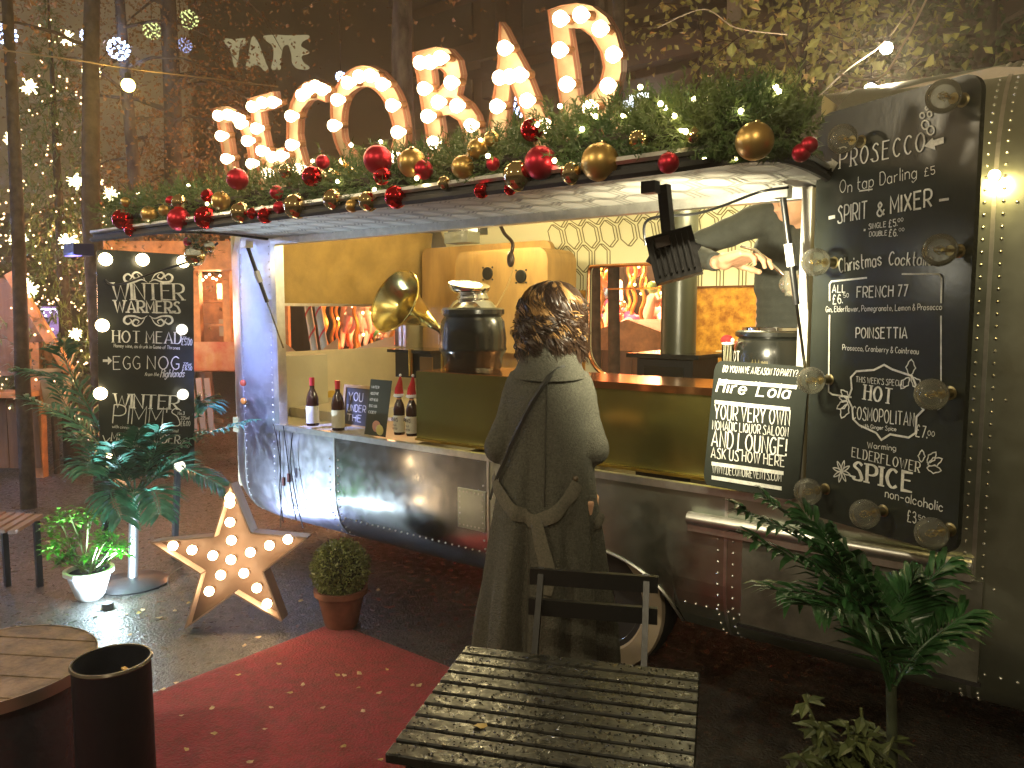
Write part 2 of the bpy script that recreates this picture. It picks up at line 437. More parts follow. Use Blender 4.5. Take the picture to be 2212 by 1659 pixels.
# ------------------------------------------------------------ caravan
car = thing('caravan', 'polished aluminium vintage caravan opened up as a cocktail bar', 'caravan', (-2, 1.1, 0))
low = [(q.x, q.y) for q in spline([(.6, .27, 0), (.3, .275, 0), (.12, .31, 0), (.035, .4, 0), (.004, .52, 0), (0, .62, 0)], 4)]
side = [(0, z) for z in (.7, .8, .92, 1.1, 1.3, 1.5, 1.7, 1.9, 2.0)]
top = [(q.x, q.y) for q in spline([(.0, 2.0, 0), (.05, 2.16, 0), (.18, 2.32, 0), (.4, 2.44, 0), (.7, 2.51, 0), (1.1, 2.53, 0)], 4)][1:]
prof = low + side + top; NP = len(prof)
XE = -4.05; AL = 1.0
def skin(x, i, back=False, out=0):
    y, z = prof[i]
    if out:
        a = prof[max(i - 1, 0)]; b = prof[min(i + 1, NP - 1)]; d = V((b[0] - a[0], b[1] - a[1])).normalized(); y -= d.y * out; z += d.x * out
    if x < XE:
        s = min(1, (XE - x) / AL); k = math.sqrt(max(0, 1 - s * s)); y = 1.1 + (y - 1.1) * (k ** .8)
        z = .27 + (z - .27) * (.62 + .38 * k ** .5) if z > 1.2 else z + (1 - k) * .22 * (1.2 - z)
    if back: y = 2.2 - y
    return V((x, y, z))
def iz(z): return min(range(NP), key=lambda i: abs(prof[i][1] - z) + (0 if prof[i][0] < .01 else 9 * (z > .6 and z < 2.001)))
I92, I20 = iz(.92), iz(2.0)
def lin(a, b, n): return [a + (b - a) * k / n for k in range(n + 1)]
WX, WR = -1.75, .42
def wheelhole(x, i):
    k = int(i); z = prof[k][1]; return (x - WX) ** 2 + (z - .33) ** 2 < WR * WR
def fpanel(x0, x1, i0, i1, nx=6, mat=alu, hole=None, back=False, name='body_panel'):
    mb = MB(); mb.sheet(lambda x, i: skin(x, i, back), lin(x0, x1, nx), list(range(i0, i1 + 1)), hole)
    return part(mb, name, mat, car, True)
g = .004
alu3 = M('satin_aluminium', (.62, .62, .66), .36, 1, bump=.2, bs=4, var=.1, vs=6, rvar=.06)
fpanel(-3.95, -3.42 - g, 0, I92, mat=alu3)
fpanel(-3.42 + g, -2.3 - g, 0, I92)
# finer profile for the wheel panel
mb = MB(); fr0 = Frame((0, 0, 0), (1, 0, 0), (0, 0, 1))
ang = [math.pi * k / 24 for k in range(25)]
xa, xb = -2.3 + g, -1.12 - g
WZ = .26
arch = [(WX + WR * math.cos(t), .33 + WZ * math.sin(t)) for t in ang]
def yprof(z):
    for i in range(3, NP - 1):
        if prof[i][1] <= z <= prof[i + 1][1]:
            t = (z - prof[i][1]) / max(1e-6, prof[i + 1][1] - prof[i][1]); return prof[i][0] + (prof[i + 1][0] - prof[i][0]) * t
    return prof[3][0]
cols = lin(xa, xb, 60)
for a, b in zip(cols[:-1], cols[1:]):
    def zb(x):
        d = WR * WR - (x - WX) ** 2
        return max(.275, .33 + math.sqrt(d) * WZ / WR) if d > 0 else .275
    za, zc = zb(a), zb(b); m_ = 12
    for k in range(m_):
        q = []
        for x, z0, kk in ((a, za, k), (b, zc, k), (b, zc, k + 1), (a, za, k + 1)):
            z = z0 + (.92 - z0) * kk / m_; q.append(V((x, yprof(z), z)))
        mb.quad(*q)
part(mb, 'wheel_panel', alu2, car, True)
mb = MB(); mb.tube([V((a, yprof(max(.28, z)) - .002, max(.28, z))) for a, z in arch], .006, 6)
part(mb, 'wheel_arch_trim', alu_trim, car, True)
mb = MB()
for i in range(24):
    for yy in ((.0, .5),):
        a, b = arch[i], arch[i + 1]
        mb.quad(V((a[0], yprof(max(.28, a[1])) + .01, a[1])), V((b[0], yprof(max(.28, b[1])) + .01, b[1])), V((b[0], .55, b[1])), V((a[0], .55, a[1])))
mb.quad((WX - WR, .55, .3), (WX + WR, .55, .3), (WX + WR, .55, .75), (WX - WR, .55, .75))
part(mb, 'wheel_housing', rubber, car)
fpanel(-1.12 + g, -.30 - g, 0, I92, mat=alu2)
fpanel(-.30 + g, 1.9, 0, iz(.7), mat=alu2)
fpanel(-.30 + g, 1.9, iz(.7), iz(1.3), mat=alu2)
fpanel(-.30 + g, 1.9, iz(1.3), iz(1.9), mat=alu2)
fpanel(-.30 + g, 1.9, iz(1.9), NP - 1, mat=alu2, name='roof_panel')
fpanel(-.82, -.30 - g, I92, NP - 1, 4, mat=alu2)
fpanel(-3.95, -2.4 - g, I20, NP - 1, name='roof_panel'); fpanel(-2.4 + g, -.82, I20, NP - 1, name='roof_panel')
fpanel(-4.35, -3.95 - g, 0, NP - 1, 4, mat=alu3)
capx = [XE - .3 - (AL - .3) * math.sin(math.pi / 2 * k / 14) for k in range(15)]
capx[-1] = XE - AL + .0005
ncut = lambda x, i: x < -4.66 and 1.22 < skin(x, int(i)).z < 1.72
for bk in (False, True):
    mb = MB(); mb.sheet(lambda x, i: skin(x, i, bk), capx, list(range(NP)), ncut); part(mb, 'nose_panel', alu3, car, True)
fpanel(-4.35, -3.9, 0, NP - 1, 4, back=True, name='back_panel')
mb = MB(); mb.sheet(lambda x, i: skin(x, i, True), lin(-3.9, 1.9, 58), list(range(NP)), lambda x, i: x < -1.9 and .9 < prof[int(i)][1] < 2.2); part(mb, 'back_panel', alu, car, True)
mb = MB(); mb.sheet(lambda x, i: V((1.9, 1.1 + (prof[int(i)][0] - 1.1) * x, prof[int(i)][1])), [-1, 0, 1], list(range(NP))); part(mb, 'end_panel', alu2, car)
# underfloor and floor
mb = MB(); mb.box((-1.4, 1.15, .4), (6.2, 1.95, .06)); part(mb, 'floor_panel', wood_d, car)
# seams and rivets
mb = MB(); rv = MB()
def seam(x, i0, i1, wd=.012):
    mb = MB()
    for i in range(i0, i1):
        a, b = skin(x, i, False, .0025), skin(x, i + 1, False, .0025)
        mb.bar(a, b, wd, .003, V((0, -1, .01)))
    part(mb, 'seam_strip', alu_trim, car)
def rivet(p, nrm=(0, -1, 0), r=.0055):
    rv.lathe([(r, 0), (r * .75, r * .5), (0.0001, r * .8)], p, nrm, 6)
def rivrow(x, i0, i1, stepm=.045):
    pts = [skin(x, i, False, .001) for i in range(i0, i1 + 1)]; d = 0
    for a, b in zip(pts[:-1], pts[1:]):
        L = (b - a).length; k = 0
        while d < L:
            rivet(a + (b - a) * (d / L)); d += stepm
        d -= L
for x in (-4.35, -3.42, -2.3, -1.12, -.30): seam(x, 6, I92 if -3.9 < x < -.9 else NP - 6)
for x in (-4.32, -3.98, -3.39, -3.46, -2.27, -2.33, -1.09, -1.15): rivrow(x, 6, I92 - 1 if -3.96 < x < -.9 else I20 + 4)
for x in (-.275, -.325): rivrow(x, 6, NP - 8, .038)
zb = iz(.4); k = -3.9
for zi in (.42,):
    while k < 1.6:
        if abs(k - WX) > WR + .02:
            y_ = yprof(.44); rivet(V((k, y_ - .001, .44)))
        k += .045
for zz in (.7, 1.3, 1.9):
    x = -.24
    while x < 1.2: rivet(V((x, -.001, zz + .03))); x += .09
part(rv, 'rivets', alu_trim, car, True, 'stuff')
# access plate
mb = MB(); fz = Frame((0, -.004, 0), (1, 0, 0), (0, 0, 1))
a = AY(990, 1052, 0); b = AY(1050, 1150, 0)
mb.box(((a.x + b.x) / 2, -.003, (a.z + b.z) / 2), (b.x - a.x, .005, a.z - b.z)); part(mb, 'access_plate', alu2, car)
rv = MB()
for k in range(7):
    t = k / 6
    for p in ((a.x + .015 + (b.x - a.x - .03) * t, a.z - .015), (a.x + .015 + (b.x - a.x - .03) * t, b.z + .015), (a.x + .015, b.z + .015 + (a.z - b.z - .03) * t), (b.x - .015, b.z + .015 + (a.z - b.z - .03) * t)):
        rivet(V((p[0], -.006, p[1])))
part(rv, 'plate_rivets', alu_trim, car, True, 'stuff')
# hatch frame: sill, jambs, header
HL, HR = -3.95, -.86
mb = MB(); mb.box(((HL + HR) / 2, -.004, .915), (HR - HL, .03, .03)); part(mb, 'hatch_sill', alu_trim, car)
mb = MB(); mb.box((HL + .02, .02, 1.46), (.045, .06, 1.08)); part(mb, 'hatch_jamb', alu_trim, car)
mb = MB(); mb.box((HR + .012, -.012, 1.47), (.034, .05, 1.12)); part(mb, 'hatch_jamb', white_trim, car)
mb = MB(); mb.box(((HL + HR) / 2, .015, 2.015), (HR - HL, .05, .04)); part(mb, 'hatch_header', alu_trim, car)
mb = MB()
for z in (1.02, 1.1, 1.28, 1.33): mb.ball((HR + .012, -.04, z), .009, 8, 6)
part(mb, 'jamb_screws', brass2, car, True, 'stuff')
# side compartment with a bright moulding over it
a = AY(1487, 1105, -.03); b = AY(1745, 1165, -.03)
mb = MB(); mb.tube([(a.x, -.03, .80), (-.3, -.03, .80)], .026, 10); mb.box(((a.x - .3) / 2, -.02, .765), (-.3 - a.x, .03, .03)); part(mb, 'moulding', alu_trim, car, True)
mb = MB(); mb.box((-.66, -.006, .585), (.78, .012, .33)); part(mb, 'locker_door', M('dull_locker', (.2, .2, .17), .45, .6, var=.3, vs=9), car)
mb = MB(); mb.box((-.66, -.012, .415), (.8, .02, .012)); part(mb, 'locker_shadow_gap', rubber, car)
# marker lamps on the nose
for px, py, c in ((539, 823, (.4, .06, .02)), (541, 861, (.55, .2, .03))):
    mb = MB(); p = AX(px, py, -4.2); x_ = -4.28; mb.ball((x_, .0 - .004, 1.6 - (py - 677) / 1671 * 5.05), .028, 12, 8, (1, .5, .8)); part(mb, 'marker_lamp', M('lamp_%d' % py, c, .15, coat=.5), car, True)

# wheel
wh = MB(); wh.lathe([(.20, 0), (.30, -.012), (.33, .03), (.335, .1), (.32, .17), (.2, .18)], (WX, .10, .335), (0, 1, 0), 48)
wr = MB(); wr.lathe([(.235, -.0), (.245, -.012), (.325, -.002), (.33, .02), (.235, .02)], (WX, .088, .335), (0, 1, 0), 48, cap=False)
wm = MB(); wm.lathe([(.0, .0), (.06, -.02), (.1, .0), (.19, .012), (.212, -.008), (.205, .03)], (WX, .105, .335), (0, 1, 0), 40)
o = part(wh, 'wheel', rubber, car, True); part(wr, 'whitewall', M('whitewall', (.42, .34, .24), .5), o, True); part(wm, 'hubcap', chrome, o, True)

# ------------------------------------------------------------ interior shell
YB = 2.05; XW = -4.6
def wallmap(s, h, off=0):
    """back wall that curls over into the ceiling; s along x, h arc length from z=0"""
    if h <= 1.98: return V((s, YB - off, h))
    a = (h - 1.98) / .45
    if a < math.pi / 2: return V((s, YB - .45 + (.45 - off) * math.cos(a), 1.98 + (.45 - off) * math.sin(a)))
    return V((s, YB - .45 - (h - 1.98 - .45 * math.pi / 2), 2.43 - off))
bf = Frame((XW, YB, .43), (1, 0, 0), (0, 0, 1))
def archpts(x0, y0, x1, y1):
    a = AY(x0, y1, YB); b = AY(x1, y1, YB); c = AY(x0, y0, YB); A_, B_ = a.x - XW, b.x - XW; zt = c.z - .43; zb_ = a.z - .43; r = (B_ - A_) / 2.1
    return rrect(A_, zb_, B_, zt, r * .75, 8)
win = archpts(1272, 528, 1443, 812); 
win = [(x, max(y, .55)) for x, y in win]
mb = MB()
mb.poly(bf, [[(0, 0), (3.78, 0), (3.78, 1.55), (0, 1.55)], [(x, min(y, 1.5)) for x, y in win]], -.03, 0)
part(mb, 'back_wall', wallp, car)
mb = MB(); mb.sheet(lambda s, h: wallmap(s, h), lin(-4.4, -.82, 30), lin(1.98, 3.9, 26)); part(mb, 'ceiling', wallp, car, True)
mb = MB(); win2 = [(bf.p(x, min(y, 1.5), .012)) for x, y in win]; mb.tube(win2 + [win2[0]], .014, 6); part(mb, 'window_frame', copper, car, True)
mb = MB()
# veneer dado split round the window
wl = min(p[0] for p in win); wr_ = max(p[0] for p in win)
for a, b in ((1.35, wl - .03), (wr_ + .03, 3.78)): mb.box((XW + (a + b) / 2, YB - .01, 1.3), (b - a, .016, .92))
part(mb, 'veneer_panel', burr, car)
mb = MB(); mb.box((-1.9, YB - .012, 1.765), (1.9, .03, .012)); part(mb, 'dado_rail', copper, car)
mb = MB(); mb.box((-1.4, YB - .12, 1.35), (1.1, .2, .02)); part(mb, 'shelf', cream, car)
# end wall with the letterbox window
ef = Frame((XW, 0, 0), (0, 1, 0), (0, 0, 1))
a = AX(600, 655, XW); b = AX(872, 748, XW)
eo = [(.16, .43), (YB, .43), (YB, 2.28), (.16, 2.28)]; eh = [(a.y, b.z), (b.y, b.z), (b.y, a.z), (a.y, a.z)]
mb = MB(); mb.poly(ef, [eo, eh], -.02, 0); part(mb, 'end_wall', cream, car)
mb = MB(); mb.sheet(lambda u, v: V((XW + .05 + .05 * (v > 1.9) * (v - 1.9) / .3 + .004 * math.sin(u * 25), u, v)), lin(a.y - .25, b.y + .25, 30), lin(a.z - .01, 2.25, 8)); part(mb, 'blind', tan, car, True)
mb = MB(); mb.bar((XW + .07, a.y - .25, a.z - .01), (XW + .07, b.y + .2, a.z - .01), .025, .02); part(mb, 'blind_rail', alu_trim, car)
mb = MB(); mb.quad((XW - .01, a.y, b.z), (XW - .01, b.y, b.z), (XW - .01, b.y, a.z), (XW - .01, a.y, a.z)); part(mb, 'window_pane', paneg, car)
mb = MB()
for y_ in (b.y, b.y - .05): mb.box((XW + .02, y_, (a.z + b.z) / 2), (.03, .02, a.z - b.z))
part(mb, 'window_frame', alu_trim, car)
# left inner lining between jamb and nose
mb = MB(); mb.quad((-3.99, .05, .43), (XW, .17, .43), (XW, .17, 2.2), (-3.99, .05, 2.25)); part(mb, 'side_lining', cream, car)
mb = MB(); mb.quad((-.83, .03, .43), (-.83, YB, .43), (-.83, YB, 2.35), (-.83, .03, 2.35)); part(mb, 'partition', cream, car)

# wallpaper pattern (flat print: hexagon links)
def hexes(mb, s0, s1, h0, h1, mp, cw=.15, ch=.175, lw=.008, skipf=None):
    def seg(a, b):
        a, b = V(a), V(b); d = (b - a).normalized(); n_ = V((-d.y, d.x)) * lw * .5; ZC[0] = (ZC[0] + 1) % 7; o = .0016 + ZC[0] * .00012
        mb.quad(mp(*(a + n_), o), mp(*(a - n_), o), mp(*(b - n_), o), mp(*(b + n_), o))
    r = 0; h = h0
    while h < h1:
        s = s0 + (cw / 2 if r % 2 else 0)
        while s < s1:
            if not (skipf and skipf(s, h)):
                H = [(0, .5), (.3, .25), (.3, -.25), (0, -.5), (-.3, -.25), (-.3, .25)]
                q = [(s + x * cw * 1.15, h + y * ch * 1.12) for x, y in H]
                for i in range(6): seg(q[i], q[(i + 1) % 6])
                q2 = [(x + cw * .16, y - ch * .02) for x, y in q]
                seg(q2[0], q2[1]); seg(q2[1], q2[2]); seg(q2[2], q2[3]); seg(q[0], q2[0]); seg(q[3], q2[3])
            s += cw
        h += ch * .98; r += 1
mb = MB(); wx0, wx1 = wl + XW, wr_ + XW
hexes(mb, -3.3, -.85, 1.82, 2.62, wallmap, skipf=lambda s, h: wx0 - .05 < s < wx1 + .05 and h < 2.0 and (h < 1.98 or wx0 + .1 < s < wx1 - .1))
part(mb, 'wallpaper_print', wline, car, kind='stuff')

# ------------------------------------------------------------ awning flap
AXL, AXR, AR = -3.97, -.76, .2
def awn(u, t, off=0):
    c = 0
    dd = (1 - t) * 1.07
    if dd < AR: c = AR - math.sqrt(max(0, AR * AR - (AR - dd) ** 2))
    x = (AXL + c) + (AXR - AXL - 2 * c) * u
    return V((x, -.01 - 1.07 * t, 2.035 - .095 * t + .045 * math.sin(math.pi * t) + off))
aw = thing('awning', 'raised hatch flap forming an awning over the serving counter', 'awning', (-2.3, 0, 2.03))
ts = lin(0, .8, 10) + [.8 + .2 * math.sin(math.pi / 2 * k / 8) for k in range(1, 9)]
mb = MB(); mb.sheet(lambda u, t: awn(u, t), lin(0, 1, 24), ts); part(mb, 'lining', wallp2, aw, True)
mb = MB(); mb.sheet(lambda u, t: awn(u, t, .035), lin(0, 1, 24), ts); part(mb, 'top_skin', alu2, aw, True)
edge = [awn(0, t) for t in ts] + [awn(u, 1) for u in lin(0, 1, 20)[1:]] + [awn(1, t) for t in reversed(ts)][1:]
mb = MB()
for i in range(len(edge) - 1): mb.quad(edge[i], edge[i + 1], edge[i + 1] + V((0, 0, .035)), edge[i] + V((0, 0, .035)))
part(mb, 'edge_band', rubber, aw, True)
mb = MB(); mb.tube([p + V((0, -.004, .034)) for p in edge], .011, 6); part(mb, 'edge_trim', alu_trim, aw, True)
mb = MB(); mb.tube([p + V((0, -.004, .0)) for p in edge], .013, 6); part(mb, 'edge_seal', rubber, aw, True)
mb = MB()
def awmap(s, h, off=0):
    p = awn((s - AXL) / (AXR - AXL), h / 1.07, -off * 1.5); return p
hexes(mb, AXL + .1, AXR - .1, .06, .84, awmap, skipf=lambda s, h: False); hexes(mb, AXL + .32, AXR - .3, .9, 1.0, awmap)
part(mb, 'lining_print', wline2, aw, kind='stuff')
for px, py in ((545, 522), (1690, 412)):
    pass
def strut(name, a, b, label):
    a, b = V(a), V(b); t = thing(name, label, 'gas strut', b)
    m_ = a + (b - a) * .55; mb = MB(); mb.tube([a, m_], .011, 8); part(mb, 'strut_cylinder', black, t, True)
    mb = MB(); mb.tube([m_, b], .005, 6); part(mb, 'strut_rod', chrome, t, True)
    mb = MB(); mb.box(a, (.05, .05, .04)); part(mb, 'strut_bracket', alu_trim, t)
    q = a + (b - a) * .3; mb = MB(); mb.bar(q - (b - a) * .05, q + (b - a) * .06, .026, .026, (0, -1, 0)); part(mb, 'white_tag', white_trim, t)
strut('gas_strut', AZ(533, 528, 1.985), AY(612, 752, -.02), 'black gas strut holding up the awning beside the gold blind')
strut('gas_strut', AZ(1690, 415, 2.0), AY(1746, 850, -.07), 'black gas strut at the egg nog end of the awning')
# ============================================================ BACKGROUND
# ------------------------------------------------------------ big dark building, parallel to the caravan
bd = thing('museum_building', 'huge dark brick building with long ledges filling the night behind the marquee letters', 'building', (-12, 20, 0))
mb = MB(); mb.box((5, 20, 8), (50, 6, 16)); part(mb, 'wall', brickm, bd)
mb = MB(); mb.box((-45, 20, 3.6), (50, 6, 7.2)); part(mb, 'wall', brickm, bd)
for z, h in ((5.2, .35), (7.3, .5), (9.6, .35), (12.2, .6)):
    mb = MB(); x0_ = -65 if z < 8 else -20; mb.box(((x0_ + 30) / 2, 16.7, z), (30 - x0_, .8, h)); part(mb, 'ledge', concrete, bd)
pm = MB(); pm.box((0, 0, 7.5), (.6, .5, 15)); pme = pm.mesh('pilaster', concrete)
for k in range(16): inst(pme, 'pilaster', bd, (-48 + k * 4.6, 16.75, 0 if k > 6 else -8))
wmb = MB(); wmb.box((0, 0, 0), (2.6, .1, 1.2)); wl_ = wmb.mesh('window', M('dark_pane', (.03, .03, .03), .15)); wlit = wmb.mesh('window', glow('lit_window', (.75, .85, .7), .55, False))
for k in range(15):
    for z in ((3.9, 6.2, 8.5, 10.9) if k > 5 else (3.9, 6.0)):
        inst(wlit if (k, z) in ((11, 3.9), (9, 3.9), (3, 6.2)) else wl_, 'window', bd, (-45.7 + k * 4.6, 16.93, z))
# near lit steel column and canopy of the building on the right
cn = thing('canopy_structure', 'dark steel canopy frame with one pale lit column behind the garland', 'canopy', (-5, 10, 0))
p = AY(1590, 100, 10.5)
mb = MB(); mb.box((p.x, 10.5, 4), (.26, .26, 8)); part(mb, 'column', M('pale_column', (.5, .45, .36), .6, var=.2), cn)
for a, b in (((1180, 190), (1640, 40)), ((1180, 250), (1640, 130)), ((1400, 300), (2100, 90))):
    a = AY(*a, 9.9); b = AY(*b, 9.9); z_ = (a.z + b.z) / 2; mb = MB(); mb.box(((a.x + b.x) / 2, 9.9, z_), (abs(b.x - a.x) + 3, .3, .35)); part(mb, 'beam', concrete, cn)
for px in (1500, 1680, 1760): p = AY(px, 150, 10.4); mb = MB(); mb.box((p.x, 10.4, 3.5), (.16, .16, 7)); part(mb, 'post', black, cn)
mb = MB(); p = AY(1380, 208, 9.4); mb.box(p, (.32, .1, .07)); part(mb, 'lamp', glow('cold_lamp', (.9, .95, 1), 5, False), cn)
mb = MB(); p = AY(1350, 232, 9.6); mb.box(p, (.5, .05, .22)); part(mb, 'window', glow('lit_window2', (.75, .85, .9), .9, False), cn)
# ------------------------------------------------------------ tower carrying the four large letters
T0 = AD(577, 115, 55); fT = Frame((T0.x, T0.y, 0), (.56, .83, 0), (0, 0, 1))
fT = Frame((T0.x, T0.y, 0), rt, (0, 0, 1))
tw = thing('museum_tower', 'dark tower with four pale flared letters projected near its top', 'tower', (T0.x, T0.y, 0))
mb = MB(); mb.poly(fT, [[(-5.5, 0), (17, 0), (17, 40), (-5.5, 40)]], -8, 0); part(mb, 'tower_wall', M('tower_brick', (.075, .055, .03), .95, var=.25, vs=.7), tw)
tatem = glow('projected_letter', (.42, .37, .2), .42, False)
def cv(L): return [fT.px(487 + (x - 1445) * .337, 80 + (y - 235) * .337) for x, y in L]
gl = [[(1447, 252), (1500, 255), (1578, 252), (1585, 275), (1540, 310), (1530, 370), (1520, 428), (1507, 425), (1495, 370), (1478, 315), (1450, 280)],
      [(1620, 248), (1645, 250), (1680, 330), (1705, 400), (1722, 440), (1700, 455), (1655, 415), (1620, 425), (1592, 445), (1582, 430), (1600, 350)],
      [(1700, 235), (1770, 228), (1850, 232), (1975, 230), (1978, 245), (1940, 268), (1935, 300), (1980, 330), (1978, 345), (1935, 360), (1950, 405), (1985, 430), (1965, 445), (1910, 440), (1880, 410), (1872, 350), (1850, 290), (1818, 300), (1805, 360), (1800, 440), (1770, 445), (1745, 440), (1760, 370), (1752, 300), (1720, 270), (1698, 252)]]
for L in gl:
    q = [(p_.x, p_.y) for p_ in spline([(a, b, 0) for a, b in cv(L)], 4, True)]
    mb = MB(); mb.poly(fT, [q], .05, .25); part(mb, 'letter', tatem, tw)

# ------------------------------------------------------------ trees
def leaves(mb, c, n, rad, size, rz=1.0):
    for _ in range(n):
        d = V((R.gauss(0, 1), R.gauss(0, 1), R.gauss(0, 1) * rz)) * rad * .5; p = V(c) + d
        a = V((R.uniform(-1, 1), R.uniform(-1, 1), R.uniform(-1, 1))).normalized(); b = a.cross(V((R.uniform(-1, 1), R.uniform(-1, 1), R.uniform(-1, 1)))).normalized()
        s = size * R.uniform(.6, 1.3); c_ = a.cross(b) * s * .18
        mb.add([p - a * s * .5, p + b * s * .36 + c_, p + a * s * .55, p - b * s * .36 + c_], [(0, 1, 2, 3)])
def tree(name, label, x, y, h, r, bark, leafm, nb, z0, z1, rad, lsize, per, lean=(0, 0), group=None):
    t = thing(name, label, 'tree', (x, y, 0), group)
    mb = MB(); pts = [V((x + lean[0] * k / 8 + R.uniform(-.02, .02) * k, y + lean[1] * k / 8 + R.uniform(-.02, .02) * k, h * k / 8)) for k in range(9)]
    mb.tube(pts, [r * (1.25 - .95 * k / 8) for k in range(9)], 10)
    part(mb, 'trunk', bark, t, True)
    bm_ = MB(); lf = MB()
    for i in range(nb):
        z = R.uniform(z0, z1); f = z / h * 8; k = min(7, int(f)); p = pts[k] + (pts[k + 1] - pts[k]) * (f - k)
        an = R.uniform(0, 2 * math.pi); L = rad * R.uniform(.5, 1.1); q = [p]
        for s in range(1, 5): q.append(p + V((math.cos(an + s * .12), math.sin(an + s * .12), .5 - .16 * s)) * (L * s / 4))
        bm_.tube(q, [r * .3, r * .22, r * .15, r * .1, .004], 5)
        for s in (1, 2, 3, 4):
            c = q[s]; leaves(lf, c + V((0, 0, -.05)), per, L * .38, lsize, 1.2)
    part(bm_, 'branches', bark, t, True, 'stuff'); part(lf, 'crown', leafm, t, kind='stuff')
    return t
def gp(px, t): p = AD(px, 677, t); return p.x, p.y
tg = 'birch trees behind the market'
x, y = gp(38, 6.2); tree('birch_tree', 'dark slender tree standing at the very edge beside the lit conical fir', x, y, 9, .05, barkd, leaf_b, 10, 3.5, 8, 1.0, .05, 24, (-.3, .3), tg)
x, y = gp(208, 6.6); tree('birch_tree', 'tall dark tree trunk directly behind the winter warmers board', x, y, 10, .075, barkd, leaf_b, 12, 3.5, 9, 1.1, .06, 26, (-.4, .3), tg)
x, y = gp(300, 9.5); tree('birch_tree', 'thin tree with brown leaves before the pale lit window', x, y, 9, .08, barkm, leaf_b, 30, 2.2, 8, 1.7, .05, 60, (0, 0), tg)
x, y = gp(386, 10); tree('birch_tree', 'grey birch trunk rising over the first baubles of the garland', x, y, 11, .12, barkm, leaf_b, 30, 2.3, 9, 1.8, .052, 60, (0, 0), tg)
x, y = gp(440, 13); tree('birch_tree', 'short pale stump of trunk between the grey birch and the first marquee letter', x, y, 4.2, .12, barkm, leaf_b, 8, 2, 4, 1.2, .08, 20, (-.2, 0), tg)
x, y = gp(885, 9); tree('birch_tree', 'mottled birch trunk rising behind the round marquee letter', x, y, 12, .13, barkm, leaf_b, 16, 5, 11, 1.8, .055, 26, (-.2, 0), tg)
x, y = gp(1690, 6.6); tree('young_tree', 'leafy tree with drooping green and yellow leaves behind the garland', x, y, 6.5, .05, barkd, leaf_g, 28, 2.9, 5.6, 1.25, .085, 17, (.1, 0))
x, y = gp(1835, 7.6); tree('young_tree', 'pale slim trunk with yellowing leaves above the roof bulbs', x, y, 8, .05, barkm, leaf_g, 26, 3.2, 7, 1.3, .085, 14, (0, .2))
x, y = gp(1480, 8.5); tree('young_tree', 'sparse twiggy tree rising beside the last marquee letter', x, y, 6, .035, barkd, leaf_g, 12, 2.5, 5.5, 1.0, .08, 9)
x, y = gp(2110, 6.2); tree('ivy_tree', 'dense dark green bush overhanging the silver roof edge', x, y, 6.5, .1, barkd, M('dark_ivy', (.05, .08, .03), .5, var=.5, vs=5), 46, 2.7, 6, 1.5, .07, 34)
# low shrubs seen under the awning at the left
for px, py0, t_, w_, lab in ((110, 775, 7.6, .25, 'small round conifer growing in a pale planter'), (300, 905, 8.4, .8, 'low dark bush by the market hut fence')):
    p = AD(px, py0, t_); tt = thing('bush', lab, 'bush', (p.x, p.y, 0)); lf = MB()
    leaves(lf, (p.x, p.y, p.z), 700, w_ * .9, .05); part(lf, 'foliage', M('dark_bush', (.06, .08, .035), .6, var=.5, vs=6), tt, kind='stuff')
    st = MB(); st.tube([(p.x, p.y, 0), (p.x, p.y, p.z)], .03, 6); part(st, 'stem', barkd, tt, True)
p = AD(113, 822, 7.6); mb = MB(); mb.lathe([(.12, -.28), (.2, .1), (.22, .1), (.22, .13), (.18, .13)], (p.x, p.y, p.z), n=20); single(mb, 'planter', M('stone_planter', (.4, .36, .27), .8, var=.2), 'pale stone planter under the small conifer', 'planter', smooth=True)

# ------------------------------------------------------------ tall conical fir with fairy lights
x, y = gp(140, 8); ft = thing('christmas_tree', 'tall narrow christmas tree covered in hundreds of warm fairy lights', 'tree', (x, y, 0))
mb = MB(); mb.tube([(x, y, 0), (x, y, 4.7)], [.09, .01], 8); part(mb, 'trunk', barkd, ft, True)
nd = MB(); H0, H1, RB = .7, 4.75, .85
def conept(h, k=1): 
    a = R.uniform(0, 2 * math.pi); rr = RB * (1 - (h - H0) / (H1 - H0)) ** .85 * k; return V((x + math.cos(a) * rr, y + math.sin(a) * rr, h)), a
for _ in range(2600):
    h = H0 + (H1 - H0) * (1 - math.sqrt(R.random())); p, a = conept(h, R.uniform(.35, 1.1)); o = V((math.cos(a), math.sin(a), R.uniform(-.5, .2)))
    for k in range(5):
        d = (o + V((R.gauss(0, .5), R.gauss(0, .5), R.gauss(0, .5)))).normalized() * .11; sd = d.cross(V((0, 0, 1))).normalized() * .008
        nd.add([p - sd, p + sd, p + d], [(0, 1, 2)])
part(nd, 'crown', needle_m, ft, kind='stuff')
fl = MB()
for _ in range(430):
    h = H0 + (H1 - H0) * (1 - math.sqrt(R.random())); p, a = conept(h, R.uniform(.92, 1.12)); fl.ball(p, R.uniform(.006, .0125), 5, 3)
part(fl, 'fairy_lights', fairy_dim, ft, kind='stuff')
oc = MB()
for _ in range(26):
    d = V((R.gauss(0, 1), R.gauss(0, 1), R.gauss(0, 1))).normalized(); oc.ball(d * R.uniform(.03, .075), .011, 5, 3); oc.tube([(0, 0, 0), d * .075], .003, 3)
ocm = oc.mesh('light_cluster', glow('cluster_light', (1, .85, .4), 5, False))
for px, py in ((145, 82), (61, 186), (22, 300), (163, 390), (148, 522), (62, 622), (222, 636), (162, 722), (240, 420), (40, 520)): inst(ocm, 'light_cluster', ft, AD(px, py, 7.35), (R.random() * 3, R.random() * 3, 0), R.uniform(.8, 1.2))

